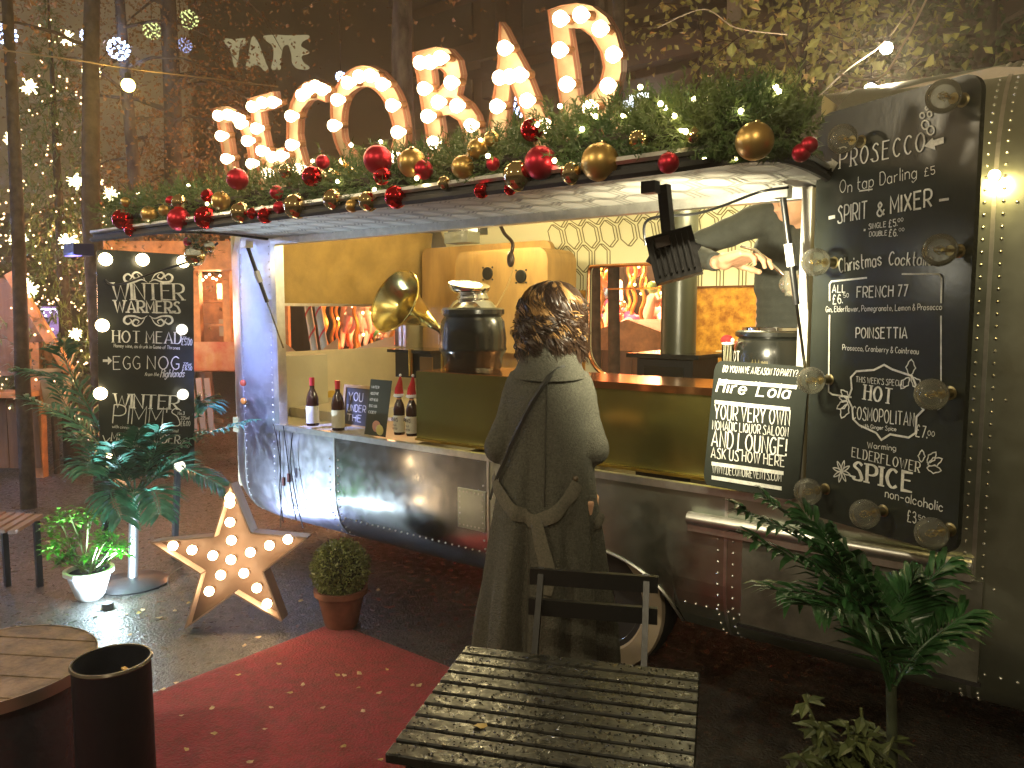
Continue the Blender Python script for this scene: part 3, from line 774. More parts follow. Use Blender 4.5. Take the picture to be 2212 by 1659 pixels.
# ------------------------------------------------------------ hanging balls of light
def lball(px, py, r, t, matd, label):
    p = AD(px, py, t); rr = r * t / 1671; th = thing('light_ball', label, 'light ball', p, 'balls of light hanging in the trees')
    mb = MB()
    for k in range(46):
        ph = math.acos(1 - 2 * (k + .5) / 46); th_ = k * 2.39996; mb.ball(p + V((math.sin(ph) * math.cos(th_), math.sin(ph) * math.sin(th_), math.cos(ph))) * rr, rr * .13, 5, 3)
    part(mb, 'lights', matd, th, kind='stuff')
    mb = MB()
    for k in range(4):
        a = math.pi * k / 4; mb.tube([p + (V((math.cos(a), math.sin(a), 0)) * math.sin(q) + V((0, 0, 1)) * math.cos(q)) * rr * .97 for q in lin(0, 2 * math.pi, 14)], .004, 3)
    part(mb, 'wire_frame', black, th, kind='stuff')
    mb = MB(); mb.tube([p + V((0, 0, rr)), p + V((0, 0, 2.2))], .004, 3); part(mb, 'cord', black, th)
lball(12, 74, 21, 7, blue_l, 'brightest blue light ball, cut by the edge of the view')
lball(191, 78, 15, 9, blue_l, 'blue light ball over the tip of the conical fir')
lball(256, 106, 21, 9, blue_l, 'larger blue light ball just above the yellow street bulb')
lball(197, 153, 17, 8.5, yel_l, 'yellow light ball hanging beside the conical fir')
lball(328, 66, 17, 10, gre_l, 'dim greenish light ball high up between the trees')
lball(408, 42, 18, 12, gre_l, 'faint greenish light ball highest of all')
lball(399, 98, 14, 12, blue_d, 'faint violet light ball below the highest one')
lball(736, 166, 10, 10, blue_l, 'tiny blue light ball at the edge of the round marquee letter')
lball(1130, 226, 24, 9, blue_l, 'blue light ball seen between the legs of the pointed marquee letter')
lball(858, 178, 9, 10, yel_l, 'tiny yellow light ball beyond the round marquee letter')

# ------------------------------------------------------------ festoon bulbs on cables
def cable(name, pts, r, label, mat=black, cat='cable'):
    mb = MB(); mb.tube(spline(pts, 8), r, 5); return single(mb, name, mat, label, cat, smooth=True)
cable('overhead_cable', [AD(-60, 100, 5.6), AD(150, 128, 5.8), AD(277, 148, 6), AD(440, 168, 6.4), AD(600, 187, 7)], .006, 'taut pale cable crossing the dark sky and carrying a yellow bulb', M('pale_cable', (.3, .22, .12), .5))
def fest(px, py, t, r, label, gm, pw=None, up_=.07, col=(1, .8, .45)):
    p = AD(px, py, t); th = thing('festoon_bulb', label, 'light bulb', p)
    mb = MB(); mb.ball(p, r, 16, 10); part(mb, 'bulb', gm, th, True)
    mb = MB(); mb.lathe([(r * .5, r * .8), (r * .5, r * 1.7), (r * .3, r * 1.9)], p); mb.tube([p + V((0, 0, r * 1.8)), p + V((0, 0, up_ + r))], .003, 5); part(mb, 'socket', black, th)
    if pw: light('bulb_light', p - V((0, 0, r * 1.5 + .02)), pw, col, .03)
fest(277, 184, 6, .05, 'round yellow street bulb hanging from the taut cable', glow('yellow_bulb', (1, .72, .16), 14), 12, .1, (1, .65, .2))
wbulb = glow('white_bulb', (1, .85, .72), 55)
fest(1880, 193, 3.15, .024, 'glaring white bulb low over the caravan roof beside the menu', wbulb, 22)
fest(1915, 104, 3.5, .026, 'second white bulb higher on the slanting cable above the roof', wbulb, 30)
cable('roof_cable', [AD(1755, 222, 3.2), AD(1830, 150, 3.3), AD(1915, 85, 3.5), AD(1995, -30, 3.7)], .004, 'thin cable slanting up from the garland past the white bulbs', M('pale_cable2', (.35, .3, .22), .5))
cable('guy_rope', [AD(1808, 160, 2.9), AD(1900, 168, 3.0), AD(1960, 80, 3.1), AD(2010, -20, 3.2)], .004, 'pale guy rope rising steeply above the big menu board', M('pale_cable3', (.55, .45, .35), .5))
cable('thin_wire', [AD(1420, 60, 4), AD(1520, 20, 4), AD(1590, 60, 4), AD(1700, 75, 4)], .003, 'thin curling wire drifting behind the last marquee letter', M('pale_cable4', (.25, .2, .16), .5))
# pale tarpaulin on the roof
mb = MB(); a = AD(1740, 243, 2.9); b = AD(2212, 150, 2.55)
P_ = [AY(1745, 238, .35), AY(1870, 218, .3), AY(2000, 178, .28), AY(2150, 152, .26), AY(2260, 145, .25)]
vs = []
for i, p in enumerate(P_): vs += [p + V((0, -.02, -.05)), p + V((0, 0, .012 * (i % 2))), p + V((0, .35, .06))]
mb.add(vs, [(i * 3 + j, i * 3 + 3 + j, i * 3 + 4 + j, i * 3 + 1 + j) for i in range(4) for j in range(2)])
single(mb, 'roof_tarpaulin', M('pale_canvas', (.6, .52, .42), .8, bump=.3), 'pale crumpled canvas strip lying along the caravan roof', 'tarpaulin', smooth=True)

# ------------------------------------------------------------ carousel behind the caravan
cx, cy = -7.8, 7.2; CR = 3.0
ca = thing('carousel', 'brightly lit red and gold carousel with horses behind the caravan', 'carousel', (cx, cy, 0))
gold_c = M('carousel_gold', (.9, .5, .12), .3, metal=.6, bump=.5, bs=14); redc = M('carousel_red', (.6, .04, .05), .4, var=.4, vs=4); pink = M('carousel_pink', (.75, .1, .4), .4); crm = M('carousel_cream', (.85, .7, .5), .4); mirror = M('carousel_mirror', (.9, .85, .8), .05, 1)
mb = MB(); mb.lathe([(0, .1), (CR, .1), (CR, .55), (CR - .05, .6), (0, .6)], (cx, cy, 0), n=40); part(mb, 'platform', redc, ca)
for k in range(24):
    a0 = 2 * math.pi * k / 24; a1 = 2 * math.pi * (k + 1) / 24
    mb = MB(); p0, p1 = [V((cx + math.cos(a) * (CR + .05), cy + math.sin(a) * (CR + .05), 0)) for a in (a0, a1)]
    pm_ = (p0 + p1) / 2; Z = V((0, 0, 1))
    mb.add([p0 + Z * 3.1, p1 + Z * 3.1, p1 + Z * 3.45, pm_ + Z * 3.62, p0 + Z * 3.45, pm_ + Z * 3.0], [(0, 5, 1, 2, 3, 4)]); part(mb, 'rounding_board', (redc, pink, gold_c)[k % 3], ca)
    mb = MB()
    for j in range(3):
        q = p0 + (p1 - p0) * (j + .5) / 3; o_ = (q - V((cx, cy, 0))).normalized() * .05; mb.ball(q + o_ + Z * 3.06, .045, 6, 4); mb.ball(q + o_ + Z * (3.5 + .1 * (1 - abs(j - 1))), .045, 6, 4)
    part(mb, 'lights', glow('carousel_bulb', (1, .6, .2), 7, False), ca, kind='stuff')
mb = MB(); mb.lathe([(CR, 3.4), (1.5, 3.75), (.1, 3.95)], (cx, cy, 0), n=24); part(mb, 'canopy', redc, ca)
for k in range(12):
    a0 = 2 * math.pi * k / 12; a1 = 2 * math.pi * (k + 1) / 12
    p0, p1 = [V((cx + math.cos(a) * 1.1, cy + math.sin(a) * 1.1, 0)) for a in (a0, a1)]
    mb = MB(); mb.quad(p0 + Z * .6, p1 + Z * .6, p1 + Z * 3.4, p0 + Z * 3.4); o_ = part(mb, 'centre_panel', (crm, redc, gold_c)[k % 3], ca)
    c_ = (p0 + p1) / 2; n_ = (c_ - V((cx, cy, 0))).normalized(); mb = MB(); mb.ball(c_ + n_ * .02 + Z * 2.2, .2, 12, 6, (1, 1, 1.6)); part(mb, 'painted_boss', (mirror, pink, redc)[k % 3], o_, True)
hz = MB()
hz.ball((0, 0, 0), .2, 12, 8, (1.9, .8, .85)); hz.tube([(.28, 0, .05), (.42, 0, .3), (.5, 0, .48)], [.14, .1, .08], 8); hz.tube([(.46, 0, .5), (.68, 0, .36)], [.09, .05], 8)
for sx, fx in ((.25, .45), (-.28, -.5)):
    for sy in (-.08, .08): hz.tube([(sx, sy, -.08), (sx + (fx - sx) * .5, sy, -.28), (fx - .12 * (sy > 0), sy, -.42)], [.075, .05, .035], 6)
hz.tube([(-.35, 0, .05), (-.5, 0, -.05), (-.56, 0, -.28)], [.05, .06, .02], 6)
hzm = remesh(hz, .022, 2).mesh('horse', crm, smooth=True)
hz2 = hzm.copy(); hz2.materials.clear(); hz2.materials.append(M('horse_white', (.85, .8, .72), .35))
sdl = MB(); sdl.ball((0, 0, .1), .16, 10, 6, (1, 1.15, .7)); sdm = sdl.mesh('saddle', pink, smooth=True)
pl = MB()
tw_ = [V((math.cos(k * .9) * .025, math.sin(k * .9) * .025, .6 + k * .055)) for k in range(48)]
pl.tube(tw_, .028, 6); plm = pl.mesh('twisted_pole', gold_c, smooth=True)
for ring, nn in ((2.55, 14), (1.75, 9)):
    for k in range(nn):
        a = 2 * math.pi * k / nn + ring; q = V((cx + math.cos(a) * ring, cy + math.sin(a) * ring, 0))
        inst(plm, 'twisted_pole', ca, q)
        h_ = inst(hzm if k % 2 else hz2, 'horse', ca, q + V((0, 0, 1.45 + .2 * math.sin(k * 2))), (0, 0, a + math.pi / 2), .85)
        s_ = bpy.data.objects.new('saddle', sdm); COL.objects.link(s_); s_.parent = h_
orn = [MB().ball((0, 0, 0), 1, 10, 6, (1, 1, 1.5)).mesh('ornament', m_, smooth=True) for m_ in (gold_c, pink, redc, M('carousel_blue', (.08, .3, .6), .35), M('carousel_green', (.1, .45, .15), .35), mirror)]
for k in range(150):
    a = R.uniform(-1.9, .4); rr_ = R.uniform(1.15, 2.9); inst(orn[R.randrange(6)], 'ornament', ca, V((cx + math.cos(a) * rr_, cy + math.sin(a) * rr_, R.uniform(.9, 2.9))), (R.random(), R.random(), 0), R.uniform(.04, .11))
mb = MB()
for k in range(260):
    a = R.uniform(-1.9, .4); rr_ = R.choice((1.12, 2.2, 2.95)); mb.ball(V((cx + math.cos(a) * rr_, cy + math.sin(a) * rr_, R.uniform(1.0, 3.0))), .022, 5, 3)
part(mb, 'sparkling_bulbs', glow('carousel_bulb', (1, .6, .2), 7, False), ca, kind='stuff')
for k in range(26): a = 2 * math.pi * k / 26; inst(plm, 'twisted_pole', ca, V((cx + math.cos(a) * 2.93, cy + math.sin(a) * 2.93, 0)))
for k in range(14):
    a = -1.9 + k * .17; p0 = V((cx + math.cos(a) * 1.3, cy + math.sin(a) * 1.3, 0)); p1 = V((cx + math.cos(a + .14) * 1.3, cy + math.sin(a + .14) * 1.3, 0)); mb = MB(); mb.quad(p0 + Z * .7, p1 + Z * .7, p1 + Z * 1.55, p0 + Z * 1.55); part(mb, 'painted_panel', (redc, gold_c)[k % 2], ca)
light('carousel_lamp', (cx + 1.6, cy - 1.2, 2.9), 480, (1, .5, .2), .3); light('carousel_lamp', (cx + 2.4, cy + 1.0, 2.9), 420, (1, .45, .2), .3)
light('carousel_lamp', (cx - 1.0, cy - 2.2, 2.8), 200, (1, .5, .22), .3)
# striped poles outside the end window
for px, lab in ((668, 'first red and white striped pole seen through the letterbox window'), (690, 'second red and white striped pole seen through the letterbox window')):
    a = AD(px - 6, 640, 7.4); b = AD(px + 12, 760, 7.4); d = (a - b).normalized(); a = a + d * .8; b = b - d * 1.1
    mb = MB(); mb.tube([a, b], .035, 10); th = thing('striped_pole', lab, 'pole', b); part(mb, 'pole', white_trim, th, True)
    mb = MB(); e1 = d.cross(V((1, 0, 0))).normalized(); e2 = d.cross(e1); L_ = (a - b).length; N_ = 90
    q = [b + d * (L_ * k / N_) + (e1 * math.cos(k * .75) + e2 * math.sin(k * .75)) * .03 for k in range(N_)]; mb.tube(q, .012, 5); part(mb, 'stripe', M('stripe_red', (.6, .04, .05), .4), th, True)
# dark trunks close behind the back window
for px, lab in ((1287, 'thin dark trunk just outside the back window, by its frame'), (1326, 'thicker dark trunk crossing the middle of the back window')):
    p = AY(px, 700, 2.75); tt = thing('tree_trunk', lab, 'tree', (p.x, p.y, 0)); mb = MB(); q = [V((p.x + .012 * math.sin(k), p.y, k * .5)) for k in range(10)]; mb.tube(q, .05 if px > 1300 else .042, 9); part(mb, 'trunk', barkd, tt, True)
# timber kiosk behind the back window
p = AY(1368, 690, 5.2); kx = p.x; kz = p.z; kk = thing('timber_kiosk', 'little boarded timber kiosk with a low gable seen through the back window', 'kiosk', (kx, 5.2, 0))
for i in range(8):
    xx = kx - .7 + i * .2; mb = MB(); mb.box((xx, 5.2, (kz - .25) / 2), (.185, .03, kz - .25)); part(mb, 'plank', wood_d, kk)
mb = MB(); mb.add([(kx - .95, 5.05, kz - .3), (kx, 5.05, kz), (kx + .95, 5.05, kz - .3), (kx - .95, 6.4, kz - .3), (kx, 6.4, kz), (kx + .95, 6.4, kz - .3)], [(0, 1, 4, 3), (1, 2, 5, 4)]); part(mb, 'roof', wood_d, kk)
mb = MB(); mb.poly(Frame((kx, 5.08, kz), (1, 0, 0), (0, 0, 1)), [[(-.95, -.36), (.95, -.36), (.95, -.3), (0, 0), (-.95, -.3)]], -.02, .02); part(mb, 'gable', wood_o, kk)
light('kiosk_fill', (kx + .6, 4.4, 2.3), 9, (1, .7, .35), .1)  # point light added to brighten the kiosk, no fixture

# ------------------------------------------------------------ market huts on the far left
hf = Frame(AD(90, 677, 7.4), rt, (0, 0, 1)); hf = Frame((hf.O.x, hf.O.y, 0), rt, (0, 0, 1))
def hp(px, py): return hf.px(px, py)
ht = thing('gabled_hut', 'orange timber market hut with a steep gable board at the edge', 'hut', hf.O)
mb = MB(); mb.poly(hf, [[hp(-60, 600), hp(30, 600), hp(148, 800), hp(140, 812), hp(-60, 812)]], -.06, -.02); part(mb, 'gable_wall', wood_d, ht)
a, b = hp(24, 590), hp(152, 800); mb = MB(); mb.bar(hf.p(*a, .02), hf.p(*b, .02), .09, .05, hf.N); part(mb, 'barge_board', wood_o, ht)
a, b = hp(78, 740), hp(78, 850); mb = MB(); mb.bar(hf.p(a[0], a[1], 0), hf.p(b[0], 0, 0), .1, .09, hf.N); part(mb, 'post', wood_o, ht)
a, b = hp(-60, 848), hp(92, 848); mb = MB(); mb.bar(hf.p(*a, .1), hf.p(*b, .1), .3, .05); part(mb, 'counter', wood_o, ht)
for i in range(7): a, b = hp(-60 + i * 23, 855), hp(-60 + i * 23, 1000); mb = MB(); mb.bar(hf.p(*a, .05), hf.p(a[0], .1, .05), .095, .02, hf.N); part(mb, 'plank', wood_d, ht)
a = hp(50, 760); mb = MB(); mb.box(hf.p(*a, -.3), (.3, .1, .22)); part(mb, 'notice', white_trim, ht)
light('hut_fill', hf.p(hp(70, 700)[0], 1.75, .7), 14, (1, .5, .25), .1)  # point lights without fixtures, added to brighten the dark hut
light('hut_fill', hf.p(hp(40, 700)[0] , 2.3, -.8), 12, (1, .5, .25), .1)
sf = Frame((AD(470, 677, 8.6).x, AD(470, 677, 8.6).y, 0), rt, (0, 0, 1))
def sp_(px, py, off=0): return sf.px(px, py, off)
def sbox(mb, x0, y0, x1, y1, d0, d1):
    a = sf.px(x0, y1); b = sf.px(x1, y0); mb.box(sf.p((a[0] + b[0]) / 2, (a[1] + b[1]) / 2, (d0 + d1) / 2), (b[0] - a[0], b[1] - a[1], d1 - d0), (sf.R, sf.U, sf.N)); return mb
stl = thing('market_stall', 'orange timber market stall with lit shelves and red scrollwork front', 'market stall', sf.O)
part(sbox(MB(), 250, 525, 540, 585, -.1, .25), 'fascia', wood_o, stl)
part(sbox(MB(), 250, 585, 540, 820, -1.2, -1.1), 'back_wall', wood_o, stl)
for x0 in (428, 494, 336): part(sbox(MB(), x0 - 6, 585, x0 + 4, 760, -.05, .05), 'post', wood_o, stl)
for y0 in (648, 700): part(sbox(MB(), 340, y0, 540, y0 + 5, -.6, -.1), 'shelf', wood_o, stl)
part(sbox(MB(), 250, 738, 540, 800, .0, .06), 'front_panel', M('red_scroll_board', (.4, .07, .04), .6, col2=(.5, .3, .18), vs=6), stl)
part(sbox(MB(), 452, 690, 476, 728, -.5, -.3), 'jar', M('pale_goods', (.5, .45, .35), .6), stl); part(sbox(MB(), 440, 610, 446, 645, -.5, -.4), 'bottle', white_trim, stl)
part(sbox(MB(), 500, 540, 590, 840, -.6, -.5), 'side_wall', wood_o, stl)
mb = MB()
for k in range(26): q = sf.p(*sf.px(340 + k * 7.5, 598 + 6 * math.sin(k * 1.7)), -.1); mb.ball(q, .013, 6, 4)
part(mb, 'fairy_lights', fairy, stl, kind='stuff')
light('stall_fill', sf.p(*sf.px(460, 620), -.35), 14, (1, .55, .25), .1); light('stall_fill', sf.p(*sf.px(400, 690), 1.2), 26, (1, .5, .25), .15)  # point lights added to brighten the shelves and the stall front
for k in range(6):
    a = sf.px(435 + k * 16, 802); b = sf.px(445 + k * 16, 905)
    if k == 0: fn = thing('picket_fence', 'pale picket fence below the red scrollwork of the stall', 'fence', sf.p(a[0], 0, .9))
    mb = MB(); mb.bar(sf.p(*a, .9), sf.p(b[0], b[1], .9), .055, .02, sf.N); part(mb, 'slat', M('pale_slat', (.32, .24, .22), .7), fn)
mb = MB(); a, b = sf.px(420, 880), sf.px(545, 885); mb.bar(sf.p(*a, .88), sf.p(*b, .88), .04, .02, sf.N); part(mb, 'rail', wood_d, fn)
# fairy light strings along the far stalls and glimpse of a lit window display
mb = MB()
for k in range(40): mb.ball(AD(72 + k * 4.3 + R.uniform(-2, 2), 648 + 9 * math.sin(k * .9) + (14 if 18 < k < 26 else 0), 9.2), .012, 5, 3)
st_ = single(mb, 'light_string', fairy_dim, 'string of amber fairy lights along the far stalls', 'string lights', kind='stuff')
dp = thing('shop_display', 'small bright violet shop display beyond the steep gable', 'shop display', AD(112, 700, 9.6))
q = Frame(AD(112, 690, 9.6), rt, (0, 0, 1))
mb = MB(); mb.poly(q, [[q.px(88, 662), q.px(133, 662), q.px(133, 738), q.px(88, 738)]], 0, .02); part(mb, 'screen', glow('violet_screen', (.22, .13, .3), .9, False), dp)
mb = MB(); mb.poly(q, [[q.px(133, 650), q.px(146, 650), q.px(144, 700), q.px(135, 700)]], .01, .04); part(mb, 'sign', glow('pink_sign', (.7, .16, .16), 1, False), dp)
mb = MB()
for k in range(22): mb.ball(q.p(*q.px(90 + (k % 11) * 5, 668 + 14 * (k // 11) * ((k % 3) * .5)), .06), .012, 5, 3)
part(mb, 'lights', glow('violet_bulb', (.8, .8, 1), 5, False), dp, kind='stuff')
# timber benches / slatted table far left on the ground
sb = AD(38, 1108, 4.6); bt = thing('slatted_bench', 'grey slatted bench top in the dark beyond the potted shrub', 'bench', (sb.x, sb.y, 0))
for k in range(5):
    c = AD(5 + k * 20, 1108 + k * 1.5, 4.6); mb = MB(); mb.bar(c, c + rt * .06 + V((fw.x, fw.y, 0)) * -.35, .04, .02); part(mb, 'slat', M('grey_slat', (.22, .17, .15), .7), bt)
for k in (0, 1): c = AD(8 + k * 70, 1125, 4.5); mb = MB(); mb.bar(c, V((c.x, c.y, 0)), .03, .03, (1, 0, 0)); part(mb, 'leg', black, bt)
# ============================================================ MARQUEE LETTERS on the awning
TL = math.radians(14)
LF = Frame((0, -.80, 1.98), (1, 0, 0), (0, -math.sin(TL), math.cos(TL)))
def cA(L): return [(406.6 + .2145 * x, 169.4 + .2145 * y) for x, y in L]
def cB(L): return [(677.7 + .337 * x, .337 * y) for x, y in L]
socket_me = MB().lathe([(.013, 0), (.013, .022), (.009, .03)], n=8).mesh('socket', M('bakelite', (.15, .07, .03), .4), smooth=True)
def bulb_mesh(mat, r=.021): return MB().lathe([(.0001, .062 + r), (r * .5, .062 + r * .85), (r * .87, .062 + r * .5), (r, .062), (r * .87, .062 - r * .5), (.011, .036), (.009, .026)], n=14).mesh('bulb', mat, smooth=True)
bulb_me = bulb_mesh(bulb_on, .0215)
LQ = LF.N.to_track_quat('Z', 'Y').to_euler()
def letter(label, outs, bulbs, sm):
    O2 = []
    for ol, s_ in zip(outs, sm):
        q = [LF.px(*p) for p in ol]
        if s_: q = [(p.x, p.y) for p in spline([(a, b, 0) for a, b in q], 4, True)]
        O2.append(q)
    cxm = sum(p[0] for p in O2[0]) / len(O2[0]); base = LF.p(cxm, .0)
    t = thing('marquee_letter', label, 'marquee letter', base, 'bulb-lit letters standing on the awning')
    mb = MB(); mb.poly(LF, O2, -.004, 0); part(mb, 'face', rust, t)
    for qi, q in enumerate(O2):
        n = len(q); mb = MB()
        for i in range(n):
            a, b = q[i], q[(i + 1) % n]; mb.quad(LF.p(*a, -.02), LF.p(*b, -.02), LF.p(*b, .014), LF.p(*a, .014))
        part(mb, 'inner_rim' if qi else 'rim', rimm, t)
    mb = MB(); q = O2[0]
    mb.box(LF.p(cxm, .07, -.012), (.03, .012, .12), (LF.R, LF.N, LF.U)); part(mb, 'stand', black, t)
    for p in bulbs:
        a, b = LF.px(*p, .062); w_ = LF.p(a, b, 0); inst(bulb_me, 'bulb', t, w_, LQ); inst(socket_me, 'socket', t, w_, LQ)
    return t
letter('smallest marquee letter, the first D, farthest along the awning', [cA([(250, 312), (330, 285), (430, 278), (510, 310), (580, 380), (640, 480), (690, 620), (722, 760), (728, 900), (700, 1020), (640, 1080), (560, 1110), (425, 1110), (400, 950), (310, 400)]),
    cA([(398, 445), (470, 440), (540, 500), (590, 600), (620, 720), (635, 850), (625, 960), (590, 1010), (500, 1020), (470, 850), (440, 650)])],
    cA([(300, 375), (400, 365), (490, 400), (520, 455), (325, 580), (590, 630), (380, 810), (635, 860)]), (0, 0))
letter('marquee letter E, narrow with a short top arm', [cA([(620, 205), (885, 130), (912, 285), (755, 340), (775, 470), (825, 720), (990, 690), (1000, 850), (858, 885), (878, 1050), (1030, 1030), (1040, 1180), (765, 1210), (722, 980), (690, 760), (658, 350)])],
    cA([(640, 285), (745, 245), (850, 240), (680, 505), (735, 730), (840, 790), (930, 780), (790, 955)]), (0,))
letter('marquee letter C with its glowing upper curl', [cA([(1410, 240), (1392, 50), (1300, 12), (1200, 35), (1110, 120), (1050, 260), (1020, 420), (1015, 600), (1035, 760), (1080, 900), (1150, 1020), (1240, 1090), (1340, 1120), (1400, 1110), (1400, 980), (1330, 990), (1250, 940), (1190, 840), (1150, 700), (1130, 560), (1135, 430), (1170, 310), (1240, 225), (1320, 205)])],
    cA([(1140, 170), (1205, 110), (1280, 80), (1345, 110), (1030, 380), (1035, 670), (1105, 910)]), (0,))
letter('marquee letter O, a tall ring of bulbs', [cB([(127, 780), (125, 650), (150, 570), (200, 490), (270, 435), (350, 420), (430, 450), (500, 520), (560, 620), (595, 740), (608, 860), (592, 960), (540, 1050), (460, 1100), (370, 1110), (280, 1080), (200, 1010), (150, 910)]),
    cB([(205, 900), (195, 800), (205, 690), (240, 610), (300, 565), (360, 555), (420, 590), (470, 660), (510, 760), (525, 850), (515, 940), (480, 1000), (420, 1030), (340, 1020), (260, 980)])],
    cB([(147, 640), (125, 805), (215, 530), (290, 490), (360, 485), (435, 540), (500, 675), (535, 848), (515, 1005)]), (1, 1))
letter('marquee letter B with two bowls, after the O', [cB([(650, 335), (800, 300), (880, 315), (940, 385), (960, 480), (935, 610), (1010, 665), (1060, 740), (1090, 850), (1080, 950), (1020, 1030), (900, 1060), (762, 1060), (735, 860), (700, 650), (675, 480), (650, 400)]),
    cB([(770, 445), (820, 437), (850, 465), (855, 520), (820, 570), (788, 580)]), cB([(820, 745), (880, 733), (940, 770), (975, 850), (960, 920), (900, 960), (850, 970)])],
    cB([(680, 402), (745, 400), (810, 370), (878, 530), (705, 568), (795, 655), (915, 678), (728, 745), (1005, 805), (765, 915)]), (0, 0, 0))
letter('pointed marquee letter A between the B and the largest R', [cB([(1205, 140), (1240, 190), (1300, 310), (1370, 440), (1430, 590), (1480, 700), (1530, 830), (1575, 950), (1445, 950), (1370, 790), (1320, 650), (1275, 530), (1250, 780), (1238, 950), (1120, 950), (1135, 790), (1160, 640), (1195, 400)])],
    cB([(1222, 308), (1190, 498), (1255, 490), (1320, 480), (1172, 682), (1365, 645), (1480, 805)]), (0,))
bl_ = letter('largest marquee letter, the R nearest the menu board', [cB([(1515, 65), (1600, 35), (1700, 20), (1800, 40), (1890, 110), (1950, 210), (1985, 340), (1985, 460), (1960, 570), (1910, 670), (1960, 760), (2010, 900), (1890, 900), (1830, 770), (1735, 770), (1745, 900), (1620, 900), (1590, 640)]),
    cB([(1650, 182), (1720, 180), (1790, 230), (1850, 330), (1870, 430), (1850, 520), (1800, 590), (1715, 645), (1690, 450), (1665, 280)])],
    cB([(1580, 120), (1710, 95), (1835, 185), (1575, 320), (1920, 350), (1620, 540), (1885, 550), (1770, 690)]), (0, 0))
bl_['label'] = 'largest marquee letter, the R nearest the prosecco menu board'

# ============================================================ GARLAND with baubles
gar = thing('garland', 'thick fir garland wound with fairy lights along the awning edge', 'garland', AY(1000, 420, -1.0))
spine = [AY(250, 465, -1.0), AY(400, 448, -1.0), AY(640, 418, -1.0), AY(860, 395, -1.0), AY(1080, 360, -1.0), AY(1300, 318, -1.0), AY(1500, 290, -.97), AY(1620, 283, -.95), AY(1722, 298, -.9)]
hw = [.09, .11, .115, .115, .11, .12, .12, .115, .07]
core = spline(spine, 14)
mb = MB(); mb.tube(core, .03, 6); part(mb, 'stem', barkd, gar, True)
nd = MB(); tips = []
for _ in range(2900):
    f = R.random() * (len(core) - 1); i = int(f); p = core[i] + (core[min(i + 1, len(core) - 1)] - core[i]) * (f - i)
    hh = hw[min(len(hw) - 1, int(f / 14 + .5))]
    a = R.uniform(0, 2 * math.pi); ax = (core[min(i + 1, len(core) - 1)] - core[max(i - 1, 0)]).normalized()
    d = (V((ax.x * R.uniform(-.9, .9), -abs(math.sin(a)) * .9 + .35, math.cos(a) * 1.0 + .05))).normalized()
    s0 = p + d * hh * R.uniform(.0, .7); L = R.uniform(.05, .09); s1 = s0 + d * L
    if s1.z < 1.965: s1.z = 1.965 + R.random() * .03
    s0.z = max(s0.z, 1.985); s0.y = max(s0.y, -1.11); s1.y = max(s1.y, -1.18); tips.append(s1)
    for k in range(17):
        t = (k + 1) / 17; q = s0 + (s1 - s0) * t; nn = (d * .8 + V((R.gauss(0, 1), R.gauss(0, 1), R.gauss(0, 1))).normalized() * .8).normalized(); l = R.uniform(.014, .026)
        sd = nn.cross(fw).normalized() * .0018
        if (q + nn * l).z > 1.955: nd.add([q - sd, q + sd, q + nn * l], [(0, 1, 2)])
part(nd, 'needles', needle_m, gar, kind='stuff')
fb = MB().ball((0, 0, 0), .0065, 8, 6).mesh('fairy_bulb', glow('garland_fairy', (1, .82, .4), 13))
for k in range(46):
    inst(fb, 'fairy_bulb', gar, tips[R.randrange(len(tips))] + V((0, -.02, .0)))
bme = {}
for kname, mt in (('RM', red_m), ('RG', red_g), ('GM', gold_m), ('GG', gold_g)):
    bme[kname] = MB().ball((0, 0, 0), 1, 28, 18).mesh('bauble_ball', mt, smooth=True)
cap_me = MB().lathe([(.16, .97), (.16, 1.08), (.05, 1.12)], n=10).mesh('cap', gold_g, smooth=True)
BB = [(265, 474, 22, 'RG'), (283, 497, 14, 'RG'), (323, 463, 18, 'GM'), (271, 436, 10, 'GM'), (354, 455, 12, 'GM'), (387, 474, 25, 'RM'), (388, 437, 17, 'GG'), (369, 434, 11, 'RM'), (445, 470, 25, 'RG'), (448, 423, 14, 'RG'), (477, 434, 20, 'GM'), (521, 460, 23, 'GG'), (546, 462, 13, 'RG'), (513, 387, 23, 'RM'), (598, 416, 15, 'RM'), (573, 466, 17, 'RG'), (639, 446, 27, 'GG'), (617, 370, 15, 'GG'), (674, 381, 22, 'RG'), (697, 350, 15, 'RM'), (720, 431, 23, 'GG'), (604, 448, 14, 'RM'),
      (796, 435, 22, 'GG'), (855, 426, 25, 'RG'), (816, 345, 31, 'RM'), (826, 380, 20, 'RG'), (890, 352, 31, 'GM'), (915, 367, 21, 'RM'), (1000, 361, 25, 'GM'), (1065, 354, 15, 'RM'), (1119, 380, 33, 'GG'), (1168, 352, 36, 'RM'), (1040, 412, 17, 'RG'), (1062, 300, 17, 'GM'), (1031, 322, 22, 'GM'), (1149, 281, 25, 'RG'), (1235, 374, 25, 'GG'), (1296, 350, 41, 'GM'), (1379, 303, 22, 'GG'), (1102, 408, 14, 'RG'), (1444, 352, 23, 'RM'), (1497, 292, 17, 'GG'), (1630, 305, 41, 'GM'), (1748, 313, 18, 'RM'), (1731, 330, 20, 'RM'), (760, 445, 14, 'GM'), (960, 395, 15, 'GG')]
cn_ = {'RM': 'matte red', 'RG': 'shiny red', 'GM': 'matte gold', 'GG': 'shiny gold'}
sortx = sorted(BB); near = []
zones = [(330, 'at the far tip of the garland'), (470, 'under the gap before the first marquee letter'), (600, 'below the first D'), (720, 'below the letters E and C'), (900, 'below the letter O'), (1080, 'below the letter B'), (1200, 'below the pointed letter A'), (1420, 'below the largest R'), (1560, 'over the hanging floodlight'), (1700, 'above the curved awning corner'), (9999, 'beside the prosecco board')]
used = {}
